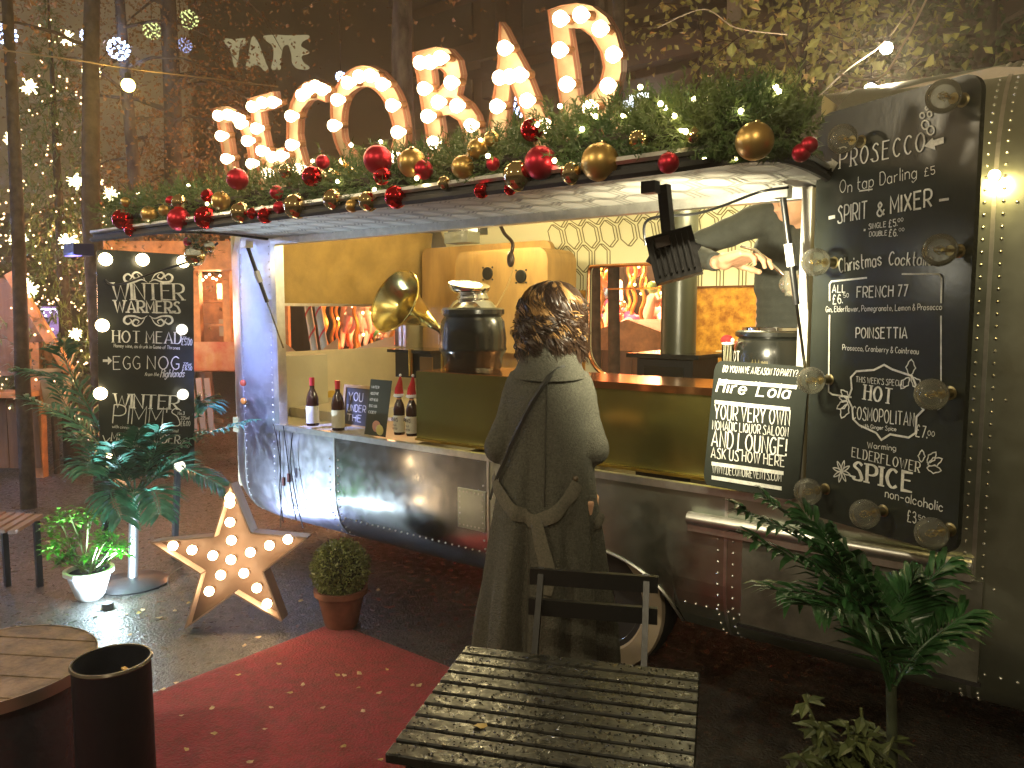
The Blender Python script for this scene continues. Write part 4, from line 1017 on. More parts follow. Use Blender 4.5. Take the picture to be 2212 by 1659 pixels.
for (px, py, r, k) in sortx:
    Y = -1.09 + (.0 if py > 330 else .03); p = AY(px, py, Y); t_ = (p - CAM).dot(fw); rr = r * t_ / 1671
    zn = next(zt for lim, zt in zones if px <= lim); sz = 'tiny' if r < 14 else 'small' if r < 18 else 'medium' if r < 25 else 'big' if r < 36 else 'huge'
    key = (sz, k, zn); used[key] = used.get(key, 0) + 1
    lab = f"{sz} {cn_[k]} bauble {zn}" + ('' if used[key] == 1 else ' but nearer the menu board')
    th = thing('bauble', lab, 'bauble', p, 'baubles on the awning garland')
    e = (R.uniform(-.5, .3), R.uniform(-.5, .5), 0)
    inst(bme[k], 'ball', th, p, None, rr); inst(cap_me, 'cap', th, p, e, rr)
# sprig with baubles hanging under the far corner
hs = thing('hanging_sprig', 'small fir sprig hanging under the far awning corner with ornaments', 'sprig', AD(425, 530, 3.9)); nd = MB()
for _ in range(70):
    p = AD(425 + R.uniform(-22, 22), 527 + R.uniform(-9, 12), 3.9); d = V((R.gauss(0, 1), R.gauss(0, 1), R.gauss(0, .6) - .3)).normalized()
    for k in range(12):
        q = p + d * .006 * k; nn = V((R.gauss(0, 1), R.gauss(0, 1), R.gauss(0, 1))).normalized(); sd = nn.cross(fw).normalized() * .0014; nd.add([q - sd, q + sd, q + nn * .03 + d * .01], [(0, 1, 2)])
part(nd, 'needles', needle_m, hs, kind='stuff')
for px, py, r, k, lab in ((421, 553, 22, 'GG', 'shiny gold bauble hanging at the top corner of the winter warmers board'), (452, 533, 12, 'GG', 'smaller shiny gold bauble under the sprig beside the hanging one'), (405, 522, 9, 'RM', 'tiny matte red bauble under the sprig')):
    p = AD(px, py, 3.88); th = thing('bauble', lab, 'bauble', p, 'baubles under the far awning corner'); rr = r * 3.88 / 1671; inst(bme[k], 'ball', th, p, None, rr); inst(cap_me, 'cap', th, p, None, rr)

# ============================================================ MENU BOARDS
def board(name, label, fr, pts_rect, r=.03, th=.02):
    t = thing(name, label, 'menu board', fr.p((pts_rect[0] + pts_rect[2]) / 2, pts_rect[1]))
    mb = MB(); mb.poly(fr, [rrect(*pts_rect, r)], -th, 0); part(mb, 'board', board_m, t)
    return t
def wr(t, fr, *a, **k):
    mb = MB(); text(mb, fr, *a, **k); part(mb, 'lettering', chalk, t)
def ln(t, fr, pts, wpx, name='line', **k):
    mb = MB(); pxline(mb, fr, pts, wpx, **k); part(mb, name, chalk, t)
# --- big board by the hatch
bd0 = V((-.80, -.10, 0)); bdir = V((.903, -.43, 0)).normalized()
FB = Frame(bd0, bdir, (0, 0, 1))
x1 = FB.px(2098, 600)[0]; zt = FB.px(1768, 250)[1]; zb2 = FB.px(2070, 1190)[1]
mbd = board('menu_board', 'tall black menu board headed prosecco with clear globe bulbs round its edge', FB, (0, zb2 - .02, x1, zt), .05)
def T(s, *a, **k):
    if k.get('serif'): k['wt'] = k['wt'] * .82; k['sp'] = 2.9
    wr(mbd, FB, s, *a, **k)
T('PROSECCO', 1816, 364, 1998, 326, 44, wt=.1, thin=.05, serif=True, small=True)
ln(mbd, FB, [(1786, 358), (1800, 355)], 12, 'arrow'); mb = MB(); q = [FB.px(*p) for p in ((1798, 342), (1812, 352), (1799, 371))]; mb.poly(FB, [q], .002, .004); part(mb, 'arrow', chalk, mbd)
ln(mbd, FB, [(2014, 311), (2041, 303)], 12, 'arrow'); mb = MB(); q = [FB.px(*p) for p in ((2016, 298), (1998, 316), (2022, 324))]; mb.poly(FB, [q], .002, .004); part(mb, 'arrow', chalk, mbd)
for x, y, r in ((2001, 270, 8), (2012, 282, 8), (1994, 250, 5), (2010, 247, 5), (2004, 234, 3)):
    ln(mbd, FB, [(x + r * math.cos(a), y + r * 1.2 * math.sin(a)) for a in lin(0, 6.28, 10)], 3, 'bubble')
T('On tap', 1816, 418, 1888, 405, 27, wt=.07, jit=.1); T('Darling', 1903, 401, 1982, 384, 27, wt=.07, jit=.1); T('£5', 1999, 381, 2021, 376, 17, wt=.09)
ln(mbd, FB, [(1858, 413), (1887, 409)], 2.5, 'underline')
ln(mbd, FB, [(1792, 471), (1806, 468)], 6, 'dash'); ln(mbd, FB, [(2031, 433), (2052, 430)], 5, 'dash')
T('SPIRIT', 1812, 482, 1875, 472, 36, wt=.17); T('&', 1897, 467, 1912, 464, 28, wt=.14); T('MIXER', 1926, 462, 2014, 446, 36, wt=.15)
T('SINGLE', 1878, 495, 1916, 490, 11, wt=.14); T('£5.', 1922, 491, 1940, 488, 15, wt=.12); T('00', 1942, 480, 1953, 478, 8, wt=.14)
T('DOUBLE', 1880, 511, 1918, 508, 10, wt=.14); T('£6.', 1922, 511, 1940, 510, 15, wt=.12); T('00', 1944, 500, 1955, 499, 7, wt=.14); ln(mbd, FB, [(1868, 497), (1872, 497)], 4, 'dot')
T('Christmas', 1815, 588, 1906, 574, 30, wt=.15, jit=.08); T('Cocktails', 1922, 573, 2014, 574, 28, wt=.12, jit=.08)
ln(mbd, FB, [(1794, 650), (1794, 614), (1798, 608), (1875, 600)], 3, 'frame_line'); ln(mbd, FB, [(1950, 592), (2030, 592), (2036, 600), (2035, 655)], 3, 'frame_line')
ln(mbd, FB, [(1794, 680), (1792, 846), (1800, 852), (1842, 858)], 3, 'frame_line'); ln(mbd, FB, [(2035, 682), (2035, 880), (2028, 884), (1995, 880)], 3, 'frame_line')
T('ALL', 1800, 632, 1828, 631, 16, wt=.14); T('£6.', 1801, 657, 1822, 655, 19, wt=.12); T('50', 1824, 643, 1835, 642, 9, wt=.13)
T('FRENCH 77', 1853, 643, 1962, 640, 23, wt=.12); T('Gin, Elderflower, Pomegranate, Lemon & Prosecco', 1786, 674, 2036, 669, 12, wt=.13)
T('POINSETTIA', 1851, 730, 1961, 731, 22, wt=.13); T('Prosecco, Cranberry & Cointreau', 1822, 756, 1986, 765, 12, wt=.12)
ln(mbd, FB, [(1834, 862), (1842, 840), (1840, 815), (1852, 802), (1890, 799), (1912, 788), (1930, 798), (1972, 812), (1980, 830), (1980, 860), (1997, 885), (1982, 900), (1980, 935), (1965, 945), (1925, 938), (1906, 950), (1895, 935), (1858, 918), (1845, 905), (1843, 880), (1834, 862)], 3.5, 'scroll_frame')
T("THIS WEEK'S SPECIAL", 1851, 825, 1958, 835, 12, wt=.15); T('HOT', 1869, 862, 1928, 872, 31, wt=.22, thin=.07, serif=True)
T('COSMOPOLITAN', 1843, 904, 1976, 921, 27, wt=.12); T('with Ginger Spice', 1862, 924, 1938, 931, 9, wt=.13)
T('£7.', 1980, 942, 2004, 947, 25, wt=.09); T('00', 2006, 940, 2020, 943, 11, wt=.11)
T('Warming', 1876, 967, 1937, 974, 13, wt=.12, jit=.08); T('ELDERFLOWER', 1842, 986, 1988, 1020, 20, wt=.16, thin=.06, serif=True)
T('SPICE', 1844, 1034, 1972, 1063, 38, wt=.26, thin=.09, serif=True); T('non-alcoholic', 1914, 1074, 2038, 1105, 20, wt=.1, jit=.08)
T('£3.', 1962, 1126, 1984, 1131, 24, wt=.09); T('50', 1986, 1122, 2000, 1125, 10, wt=.12)
for k in range(8):   # star anise, holly, leaves
    a = k * math.pi / 4 + .3; c = (1820, 1018); ln(mbd, FB, [c, (c[0] + 10 * math.cos(a - .25), c[1] + 13 * math.sin(a - .25)), (c[0] + 19 * math.cos(a), c[1] + 24 * math.sin(a)), (c[0] + 10 * math.cos(a + .25), c[1] + 13 * math.sin(a + .25)), c], 2, 'flower_petal', smooth=True)
for a, L, c in ((-1.5, 36, (1968, 812)), (.8, 34, (1970, 815)), (2.2, 30, (1966, 815)), (-2.3, 24, (1835, 860)), (2.6, 28, (1834, 868)), (2.0, 34, (1834, 872)), (-2.8, 18, (1832, 864)), (-.9, 30, (2005, 1000)), (-.4, 34, (2006, 1004)), (.2, 32, (2004, 1010)), (-1.5, 26, (1992, 998))):
    ca_, sa_ = math.cos(a), math.sin(a); pts = [c]
    for k in range(1, 6): w_ = math.sin(k / 6 * math.pi) * L * .22 * (1 + .35 * (k % 2)); pts.append((c[0] + ca_ * L * k / 6 - sa_ * w_, c[1] + sa_ * L * k / 6 + ca_ * w_))
    pts.append((c[0] + ca_ * L, c[1] + sa_ * L))
    for k in range(5, 0, -1): w_ = -math.sin(k / 6 * math.pi) * L * .22 * (1 + .35 * (k % 2)); pts.append((c[0] + ca_ * L * k / 6 - sa_ * w_, c[1] + sa_ * L * k / 6 + ca_ * w_))
    ln(mbd, FB, pts, 2.2, 'painted_leaf', closed=True)
globe = MB().ball((0, 0, 0), .045, 20, 14).mesh('globe', glassc, smooth=True)
gsock = MB().lathe([(.015, -.042), (.014, -.06), (.014, -.08), (.02, -.082)], n=12).mesh('holder', M('dull_brass', (.3, .25, .13), .35, .9), smooth=True)
gfil = MB()
for k in range(6): a = k * math.pi / 3; gfil.tube([(math.cos(a) * .006, math.sin(a) * .006, -.02), (math.cos(a + .5) * .012, math.sin(a + .5) * .012, .0), (math.cos(a) * .005, math.sin(a) * .005, .018)], .0016, 4)
gfil.tube([(0, 0, -.045), (0, 0, -.01)], .005, 6)
gfm = gfil.mesh('filament', brass2, smooth=True); gfl = gfil.mesh('filament', filament, smooth=True)
for px, py, lit, lab in ((2038, 208, 0, ''), (1820, 300, 0, ''), (2030, 540, 0, ''), (1762, 566, 0, ''), (1752, 822, 0, ''), (2012, 852, 0, ''), (1745, 1062, 0, ''), (1868, 1110, 0, ''), (2012, 1152, 0, '')):
    a, b = FB.px(px, py, .085); p = FB.p(a, b, .085); e = FB.N.to_track_quat('Z', 'Y').to_euler()
    if a < .0: pass
    inst(globe, 'globe_bulb', mbd, p, e); inst(gsock, 'bulb_holder', mbd, p, e); inst(gfm, 'filament', mbd, p, e)
# --- winter warmers board
bp = AD(318, 780, 4.55); tocam = (CAM - bp); tocam.z = 0; tocam.normalize()
Rv = V((-tocam.y, tocam.x, 0)); Rv = (Rv + V((tocam.x, tocam.y, 0)) * -.12).normalized()
FW = Frame((bp.x, bp.y, 0), Rv, (-.03 * Rv.x, -.03 * Rv.y, 1))
FW.U = (V((0, 0, 1)) + Rv * .03).normalized(); FW.R = (Rv - V((0, 0, .03))).normalized(); FW.N = FW.R.cross(FW.U).normalized()
a, b = (FW.px(212, 770)[0], FW.px(320, 545)[1]), (FW.px(419, 770)[0] - .035, FW.px(320, 1018)[1])
wbd = board('menu_board', 'black winter warmers board ringed with lit round bulbs behind the palm', FW, (a[0], b[1], b[0] + .035, a[1]), .03)
def W(s, *a, **k): wr(wbd, FW, s, *a, **k)
W('WINTER', 244, 647, 396, 648, 36, wt=.15, thin=.05, serif=True, sp=1.4); W('WARMERS', 248, 674, 388, 676, 25, wt=.3, thin=.1, serif=True, sp=2.2)
W('HOT MEAD', 244, 739, 390, 742, 25, wt=.13, thin=.05, serif=True); W('Honey wine, as drunk in Game of Thrones', 246, 750, 388, 755, 8, wt=.12)
W('225ml', 394, 733, 408, 734, 6, wt=.13); W('£5.00', 392, 745, 414, 746, 14, wt=.12)
W('EGG', 245, 798, 302, 797, 28, wt=.06); W('NOG', 318, 797, 386, 798, 28, wt=.08); W('from the', 312, 812, 342, 812, 8, wt=.1, slant=.3); W('Highlands', 346, 815, 397, 814, 17, wt=.11, slant=.25)
W('225ml', 396, 789, 412, 790, 6, wt=.13); W('£6.50', 394, 799, 414, 800, 9, wt=.12)
W('WINTER', 246, 880, 384, 884, 30, wt=.16, thin=.05, serif=True, sp=1.4); W("PIMM'S", 243, 914, 388, 920, 40, wt=.05, sp=1.6); W('No.3', 384, 896, 398, 896, 7, wt=.12)
W('225ml', 390, 906, 408, 906, 7, wt=.13); W('£6.00', 390, 920, 410, 920, 11, wt=.12)
W('with cinnamon, orange, apple and caramel', 242, 924, 384, 934, 7, wt=.12)
W('MULLED CIDER', 240, 952, 386, 958, 18, wt=.14, thin=.06, serif=True); W('a warming fruit punch', 244, 964, 320, 966, 6, wt=.12); W('225ml', 388, 958, 408, 958, 7, wt=.13); W('£4.00', 390, 967, 408, 967, 7, wt=.12)
for sgn, yb, fl_ in ((1, 612, 1), (-1, 612, 1), (1, 680, -1), (-1, 680, -1)):
    cx_ = 320
    c = lambda L: [(cx_ + sgn * x, yb - fl_ * y) for x, y in L]
    ln(wbd, FW, c([(2, 2), (14, 8), (30, 3), (48, 4), (52, 14), (44, 20), (36, 14), (40, 8)]), 4, 'flourish', smooth=True, taper=True)
    ln(wbd, FW, c([(6, 4), (14, 18), (26, 24), (34, 18), (28, 10), (20, 14), (24, 20)]), 3.4, 'flourish', smooth=True, taper=True)
ln(wbd, FW, [(222, 779), (234, 779)], 6, 'arrow'); mb = MB(); mb.poly(FW, [[FW.px(*p) for p in ((233, 770), (242, 779), (233, 788))]], .002, .004); part(mb, 'arrow', chalk, wbd)
ln(wbd, FW, [(222, 940), (230, 960), (222, 975)], 2, 'flourish'); ln(wbd, FW, [(228, 955), (238, 945)], 2, 'flourish')
lb = MB().ball((0, 0, 0), .038, 16, 10).mesh('lit_bulb', bulb_board, smooth=True)
lb2 = MB().ball((0, 0, 0), .034, 16, 10).mesh('dim_bulb', glow('dim_board_bulb', (.8, .75, .55), 1.4), smooth=True)
e = FW.N.to_track_quat('Z', 'Y').to_euler()
for i, (px, py) in enumerate(((228, 560), (308, 561), (396, 565), (221, 703), (393, 712), (217, 850), (395, 852), (388, 1007), (236, 985))):
    a, b = FW.px(px, py, .08); p = FW.p(a, b, .08); inst(lb2 if i in (6, 7, 4) else lb, 'lit_bulb', wbd, p, e, .95 if i < 8 else .4); inst(gsock, 'bulb_holder', wbd, p, e, 1)
mb = MB()
for s_ in (-.2, .2): mb = MB(); c = (FW.px(216, 900)[0] + FW.px(410, 900)[0]) / 2 + s_; mb.bar(FW.p(c, 1.2, -.04), V((*(FW.p(c, 0, -.35)).xy, 0)), .03, .03, (1, 0, 0)); part(mb, 'leg', black, wbd)
# --- hire sign in front of the counter
qa = AY(1735, 1075, -.06); 
FH = Frame((0, -.095, .93), (1, 0, 0), (0, .04, 1))
cor = [FH.px(*p) for p in ((1545, 778), (1748, 793), (1722, 1083), (1518, 1046))]
def rc(q, r=.16, n=5):
    out = []
    for i in range(4):
        p0, p1, p2 = V(q[i - 1]), V(q[i]), V(q[(i + 1) % 4]); a = p1 + (p0 - p1) * r * .6; b = p1 + (p2 - p1) * r * .6
        for k in range(n + 1): t = k / n; out.append(tuple(a * (1 - t) ** 2 + p1 * 2 * t * (1 - t) + b * t * t))
    return out
hb = thing('hire_sign', 'black painted sign reading hire lola propped against the counter', 'sign', FH.p((cor[2][0] + cor[3][0]) / 2, cor[3][1]))
mb = MB(); mb.poly(FH, [rc(cor)], -.015, 0); part(mb, 'board', board_m, hb)
def Hh(s, *a, **k): wr(hb, FH, s, *a, **k)
Hh('DO YOU HAVE A REASON TO PARTY?', 1562, 803, 1722, 814, 14, wt=.17, slant=.15); Hh("Hire 'Lola'", 1548, 846, 1712, 862, 29, wt=.2, thin=.1, slant=.22, sp=2.6)
for p0, p1 in (((1554, 823), (1718, 836)), ((1545, 868), (1707, 884)), ((1538, 1001), (1693, 1022)), ((1538, 1031), (1689, 1055))): ln(hb, FH, [p0, p1], 0, 'rule') if False else (lambda m_: part(m_, 'rule', chalk, hb))(MB().poly(FH, [[FH.px(p0[0], p0[1] - 4), FH.px(p1[0], p1[1] - 4), FH.px(p1[0], p1[1] + 4), FH.px(p0[0], p0[1] + 4)]], .002, .004))
Hh('YOUR VERY OWN', 1544, 904, 1706, 919, 31, wt=.11); Hh('NOMADIC LIQUOR SALOON', 1540, 927, 1703, 943, 19, wt=.14); Hh('AND LOUNGE!', 1538, 963, 1698, 985, 35, wt=.11)
Hh('ASK US HOW HERE', 1537, 988, 1695, 1008, 22, wt=.15); Hh('WWW.DECONOIREVENTS.COM', 1540, 1021, 1688, 1040, 17, wt=.15)

# ============================================================ STAR
sp0 = AZ(505, 1350, 0); tc_ = (CAM - sp0); tc_.z = 0; tc_.normalize(); N0 = (tc_ * .8 + V((0, -1, 0)) * .4).normalized(); Rs = V((0, 0, 1)).cross(N0).normalized()
lean = math.radians(7); SF = Frame(sp0, Rs, (V((0, 0, 1)) * math.cos(lean) - N0 * math.sin(lean)))
SO = [SF.px(*p) for p in ((497, 1045), (541, 1152), (662, 1163), (568, 1235), (608, 1342), (505, 1282), (400, 1357), (433, 1240), (325, 1172), (461, 1160))]
stt = thing('marquee_star', 'big five-pointed marquee star with rows of glowing bulbs standing on the ground', 'marquee star', sp0)
SF.O = sp0 + SF.N * .1
SO = [SF.px(*p) for p in ((497, 1045), (541, 1152), (662, 1163), (568, 1235), (608, 1342), (505, 1282), (400, 1357), (433, 1240), (325, 1172), (461, 1160))]
mb = MB(); mb.poly(SF, [SO], -.075, -.07); part(mb, 'back_plate', M('star_plate', (.08, .048, .032), .6, var=.15, vs=8), stt)
mb = MB()
for i in range(10):
    a, b = SO[i], SO[(i + 1) % 10]; mb = MB(); d = (V(b) - V(a)).normalized(); n_ = V((-d.y, d.x)) * .004
    mb.add([SF.p(a[0] + s * n_.x, a[1] + s * n_.y, o_) for s in (-1, 1) for o_ in (-.12, .0)] + [SF.p(b[0] + s * n_.x, b[1] + s * n_.y, o_) for s in (-1, 1) for o_ in (-.12, .0)], [(0, 1, 5, 4), (2, 6, 7, 3), (1, 3, 7, 5), (0, 4, 6, 2)])
    part(mb, 'side', M('star_side', (.4, .3, .24), .5, .3, var=.15), stt)
star_b = bulb_mesh(bulb_star, .024); se = SF.N.to_track_quat('Z', 'Y').to_euler()
for p in ((497, 1087), (497, 1128), (500, 1167), (499, 1209), (374, 1179), (415, 1188), (460, 1200), (541, 1193), (582, 1178), (622, 1165), (477, 1242), (527, 1238), (452, 1277), (555, 1270), (577, 1304), (497, 1075)):
    a, b = SF.px(*p, -.01); w_ = SF.p(a, b, -.07); inst(star_b, 'bulb', stt, w_, se); inst(socket_me, 'socket', stt, w_, se)
mb = MB(); mb.tube(spline([AZ(372, 1280, .01), AD(365, 1245, 3.9), AD(420, 1210, 4.1)], 8), .003, 5); single(mb, 'star_cable', M('clear_cable', (.4, .35, .3), .4), 'thin pale cable curling down behind the marquee star', 'cable', smooth=True)

# ============================================================ PLANTS
def frond(mb, base, mid, tip, L, n=22, wdt=.012, droop=.25, fan=1.0):
    """pinnate leaf: a curved rib with folded leaflets on both sides"""
    q = spline([base, mid, tip], 12); m = len(q)
    mb.tube(q, [.006 - .0045 * i / (m - 1) for i in range(m)], 5)
    for k in range(n):
        f = .22 + .78 * k / (n - 1); i = min(m - 2, int(f * (m - 1))); p = q[i] + (q[i + 1] - q[i]) * (f * (m - 1) - i)
        ax = (q[i + 1] - q[i]).normalized(); sd = ax.cross(V((0, 0, 1)))
        if sd.length < .2: sd = ax.cross(V((fw.x, fw.y, 0)))
        sd.normalize(); u_ = sd.cross(ax).normalized()
        for s in (-1, 1):
            l = L * (1 - .45 * abs(f - .5) * 2 * (1 if f > .5 else .6)) * R.uniform(.8, 1.15)
            d = (sd * s * (.9 * fan) + ax * (.55 + .5 * f) + u_ * R.uniform(-.1, .35)).normalized(); wv = (ax - d * ax.dot(d)).normalized() * wdt
            a = p; b = p + d * l * .35; c = p + d * l * .75 - V((0, 0, droop * l * .3)); e_ = p + d * l - V((0, 0, droop * l)); h = u_ * wdt * .35
            mb.add([a, b - wv + h, b - h * .4, b + wv + h, c - wv * .7, c - h * .3, c + wv * .7, e_], [(0, 1, 2), (0, 2, 3), (1, 4, 5, 2), (2, 5, 6, 3), (4, 7, 5), (5, 7, 6)])
def palm(name, label, base, crown, tips, mat, L, n=20, trunk_r=.02, w=.012, base_disc=True, tm=None, droop=.25):
    t = thing(name, label, 'palm', base)
    mb = MB(); mb.tube([base, crown], trunk_r, 12); part(mb, 'trunk', tm or alu_trim, t, True)
    if base_disc: mb = MB(); mb.lathe([(.0, .0), (.19, 0), (.2, .012), (.17, .03), (.03, .045), (.0, .05)], base, n=36); part(mb, 'base', black, t, True)
    for mid, tip in tips:
        mb = MB(); frond(mb, crown - V((0, 0, .02)), mid, tip, L, n, w, droop); part(mb, 'frond', mat, t, True)
    return t
pb = AZ(287, 1262, 0); tp = (pb - CAM).dot(fw)
D_ = lambda px, py, dt=0: AD(px, py, tp + dt)
palm('palm_plant', 'artificial palm on a silver pole under blue light', pb, D_(291, 1062), [(D_(235, 990, -.1), D_(150, 940, -.2)), (D_(215, 1010, .1), D_(120, 830, .15)), (D_(190, 930, -.05), D_(55, 860, .0)), (D_(170, 850, .2), D_(45, 800, .1)), (D_(150, 800, .1), D_(140, 740, -.1)),
     (D_(255, 1000, -.25), D_(240, 960, -.5)), (D_(330, 985, -.15), D_(345, 925, -.35)), (D_(360, 1010, -.05), D_(400, 985, -.2)), (D_(290, 980, .0), D_(300, 930, -.1)), (D_(390, 960, .15), D_(540, 910, .1)), (D_(380, 1010, .1), D_(480, 1050, .0)), (D_(420, 880, .3), D_(450, 880, .2)), (D_(240, 1060, -.2), D_(262, 1120, -.35)), (D_(330, 1060, -.15), D_(345, 1110, -.3)), (D_(200, 1000, -.1), D_(190, 1020, -.3))], palm_m, .19, 26, .028, .011)
# bright shrub in a white pot
qb = AZ(195, 1292, 0); ts_ = (qb - CAM).dot(fw)
sh = thing('potted_shrub', 'glowing green shrub in a white pot lit from below', 'potted plant', qb)
mb = MB(); mb.lathe([(.06, 0), (.075, .02), (.115, .15), (.13, .15), (.13, .17), (.11, .17), (.1, .14)], qb, n=30); part(mb, 'pot', white_pot, sh, True)
mb = MB(); mb.lathe([(.0, .15), (.11, .15)], qb, n=20); part(mb, 'soil', soil, sh)
st = MB(); lf = MB()
for px, py in ((110, 1150), (128, 1120), (150, 1112), (190, 1120), (200, 1110), (170, 1140), (215, 1170), (245, 1175), (255, 1190), (200, 1200), (225, 1210), (160, 1165), (120, 1175), (130, 1210), (110, 1190), (235, 1155), (180, 1215), (150, 1200), (265, 1185)):
    tip = AD(px, py, ts_ + R.uniform(-.12, .1)); b_ = qb + V((R.uniform(-.05, .05), R.uniform(-.05, .05), .15)); m_ = (b_ + tip) / 2 + V((R.uniform(-.03, .03), 0, .0)); q = spline([b_, m_, tip], 5)
    st.tube(q, .004, 5)
    for k in range(34):
        a = k * 2.4; d = V((math.cos(a), math.sin(a), R.uniform(-.4, .7))).normalized(); s = R.uniform(.035, .06); sd = d.cross(V((0, 0, 1))).normalized() * s * .24; c = tip + V((R.gauss(0, .022), R.gauss(0, .022), R.gauss(0, .02)))
        m2 = c + d * s * .55 + V((0, 0, .006)); lf.add([c, m2 - sd, c + d * s - V((0, 0, .006)), m2 + sd, m2 - V((0, 0, .004))], [(0, 1, 4), (1, 2, 4), (2, 3, 4), (3, 0, 4)])
part(st, 'stems', M('green_stem', (.12, .14, .05), .6), sh, True, 'stuff'); part(lf, 'foliage', shrub_m, sh, kind='stuff')
# box ball
bb = AZ(738, 1352, 0); tb = (bb - CAM).dot(fw); k_ = tb / 1671
bx = thing('box_ball', 'clipped box ball in a ribbed terracotta pot at the carpet corner', 'potted plant', bb)
mb = MB(); mb.lathe([(32 * k_, 0), (36 * k_, .02), (50 * k_, 74 * k_), (57 * k_, 74 * k_), (57 * k_, 86 * k_), (50 * k_, 86 * k_), (46 * k_, 70 * k_)], bb, n=32); part(mb, 'pot', terracotta, bx, True)
mb = MB(); mb.lathe([(0, 78 * k_), (50 * k_, 78 * k_)], bb, n=24); part(mb, 'soil', soil, bx)
c = bb + V((0, 0, 128 * k_)); lf = MB(); rb = 58 * k_
for _ in range(5200):
    d = V((R.gauss(0, 1), R.gauss(0, 1), R.gauss(0, 1))).normalized(); rr = rb * R.uniform(.78, 1.06) * (1 + .07 * noise.noise(d * 4)); p = c + d * rr
    a = (d + V((R.gauss(0, .8), R.gauss(0, .8), R.gauss(0, .8)))).normalized(); b = a.cross(V((R.gauss(0, 1), R.gauss(0, 1), R.gauss(0, 1)))).normalized() * .0045
    lf.add([p, p + a * .008 - b, p + a * .017, p + a * .008 + b], [(0, 1, 2, 3)])
part(lf, 'foliage', box_m, bx, kind='stuff')
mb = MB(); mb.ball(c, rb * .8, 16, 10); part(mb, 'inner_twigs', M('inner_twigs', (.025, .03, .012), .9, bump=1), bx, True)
# dark palm and leafy pot at the menu board
rb_ = AZ(1950, 1660, 0); tr = 2.0
E_ = lambda px, py, dt=0: AD(px, py, tr + dt)
rb0 = V((*E_(1950, 1660).xy, 0))
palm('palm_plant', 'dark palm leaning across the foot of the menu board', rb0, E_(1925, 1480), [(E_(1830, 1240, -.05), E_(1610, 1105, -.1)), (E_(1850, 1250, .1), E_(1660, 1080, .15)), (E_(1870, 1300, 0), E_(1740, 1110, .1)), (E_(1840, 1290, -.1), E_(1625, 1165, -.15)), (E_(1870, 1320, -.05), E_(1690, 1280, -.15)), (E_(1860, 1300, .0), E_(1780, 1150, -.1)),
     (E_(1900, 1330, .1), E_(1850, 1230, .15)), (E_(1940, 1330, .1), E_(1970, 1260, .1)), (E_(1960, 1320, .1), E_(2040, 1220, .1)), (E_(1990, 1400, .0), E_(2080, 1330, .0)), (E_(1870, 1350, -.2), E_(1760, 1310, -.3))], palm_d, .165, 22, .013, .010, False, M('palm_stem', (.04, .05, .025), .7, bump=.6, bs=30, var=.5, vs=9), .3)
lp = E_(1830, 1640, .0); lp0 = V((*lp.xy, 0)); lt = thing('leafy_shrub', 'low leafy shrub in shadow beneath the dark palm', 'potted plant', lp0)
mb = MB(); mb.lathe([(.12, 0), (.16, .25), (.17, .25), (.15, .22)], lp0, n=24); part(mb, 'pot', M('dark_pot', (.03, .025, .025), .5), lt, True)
st = MB(); lf = MB()
for px, py in ((1735, 1500), (1750, 1545), (1790, 1590), (1770, 1560), (1830, 1560), (1860, 1530), (1900, 1570), (1880, 1600), (1760, 1610), (1810, 1620), (1850, 1640), (1730, 1630), (1910, 1640), (1700, 1655), (1930, 1590), (1780, 1650), (1850, 1590)):
    tip = E_(px, py, R.uniform(-.12, .12)); b_ = lp0 + V((R.uniform(-.06, .06), R.uniform(-.06, .06), .25)); q = spline([b_, (b_ + tip) / 2 + V((0, 0, .03)), tip], 5); st.tube(q, .004, 5)
    for k in range(20):
        f = R.uniform(.5, 1); c = q[int(f * (len(q) - 1))]; a = k * 2.4; d = V((math.cos(a), math.sin(a), R.uniform(-.5, .4))).normalized(); s = R.uniform(.04, .065); sd = d.cross(V((0, 0, 1))).normalized() * s * .25
        m2 = c + d * s * .5; lf.add([c, m2 - sd, c + d * s - V((0, 0, .012)), m2 + sd, m2 - V((0, 0, .005))], [(0, 1, 4), (1, 2, 4), (2, 3, 4), (3, 0, 4)])
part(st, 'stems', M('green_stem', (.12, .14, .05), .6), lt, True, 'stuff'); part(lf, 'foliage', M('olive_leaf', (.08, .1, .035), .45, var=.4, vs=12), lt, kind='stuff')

# ============================================================ FOREGROUND FURNITURE
ZT = .72
c0 = AZ(1008, 1392, ZT); c1 = AZ(1512, 1450, ZT); c2 = AZ(805, 1612, ZT)
tx = (c1 - c0); TLn = tx.length; tx.normalize(); ty = c2 - c0; ty = ty - tx * ty.dot(tx); TW = ty.length + .02; ty.normalize()
tbl = thing('slatted_table', 'wet black slatted folding table in the foreground', 'table', V((*(c0 + tx * TLn / 2 + ty * TW / 2).xy, 0)))
ns = 10; pitch = TW / ns
for k in range(ns):
    c = c0 + ty * (pitch * (k + .5)) + tx * TLn / 2; c.z = ZT - .011 + R.uniform(-.001, .001); mb = MB(); mb.box(c, (TLn, pitch - .009, .022), (tx, ty, V((0, 0, 1))))
    bm_ = bmesh.new(); vs = [bm_.verts.new(p) for p in mb.v]; [bm_.faces.new([vs[i] for i in f]) for f in mb.f]; bmesh.ops.bevel(bm_, geom=bm_.edges[:], offset=.003, segments=1, affect='EDGES'); m2 = MB(); bm_.verts.index_update(); m2.add([v.co.copy() for v in bm_.verts], [tuple(v.index for v in f.verts) for f in bm_.faces]); bm_.free()
    part(m2, 'slat', blackwood, tbl)
for s in (.06, TLn - .06):
    mb = MB(); a = c0 + tx * s + ty * .01; b = c0 + tx * s + ty * (TW - .01); a.z = b.z = ZT - .042; mb.bar(a, b, .03, .036); part(mb, 'crossbar', blackwood, tbl)
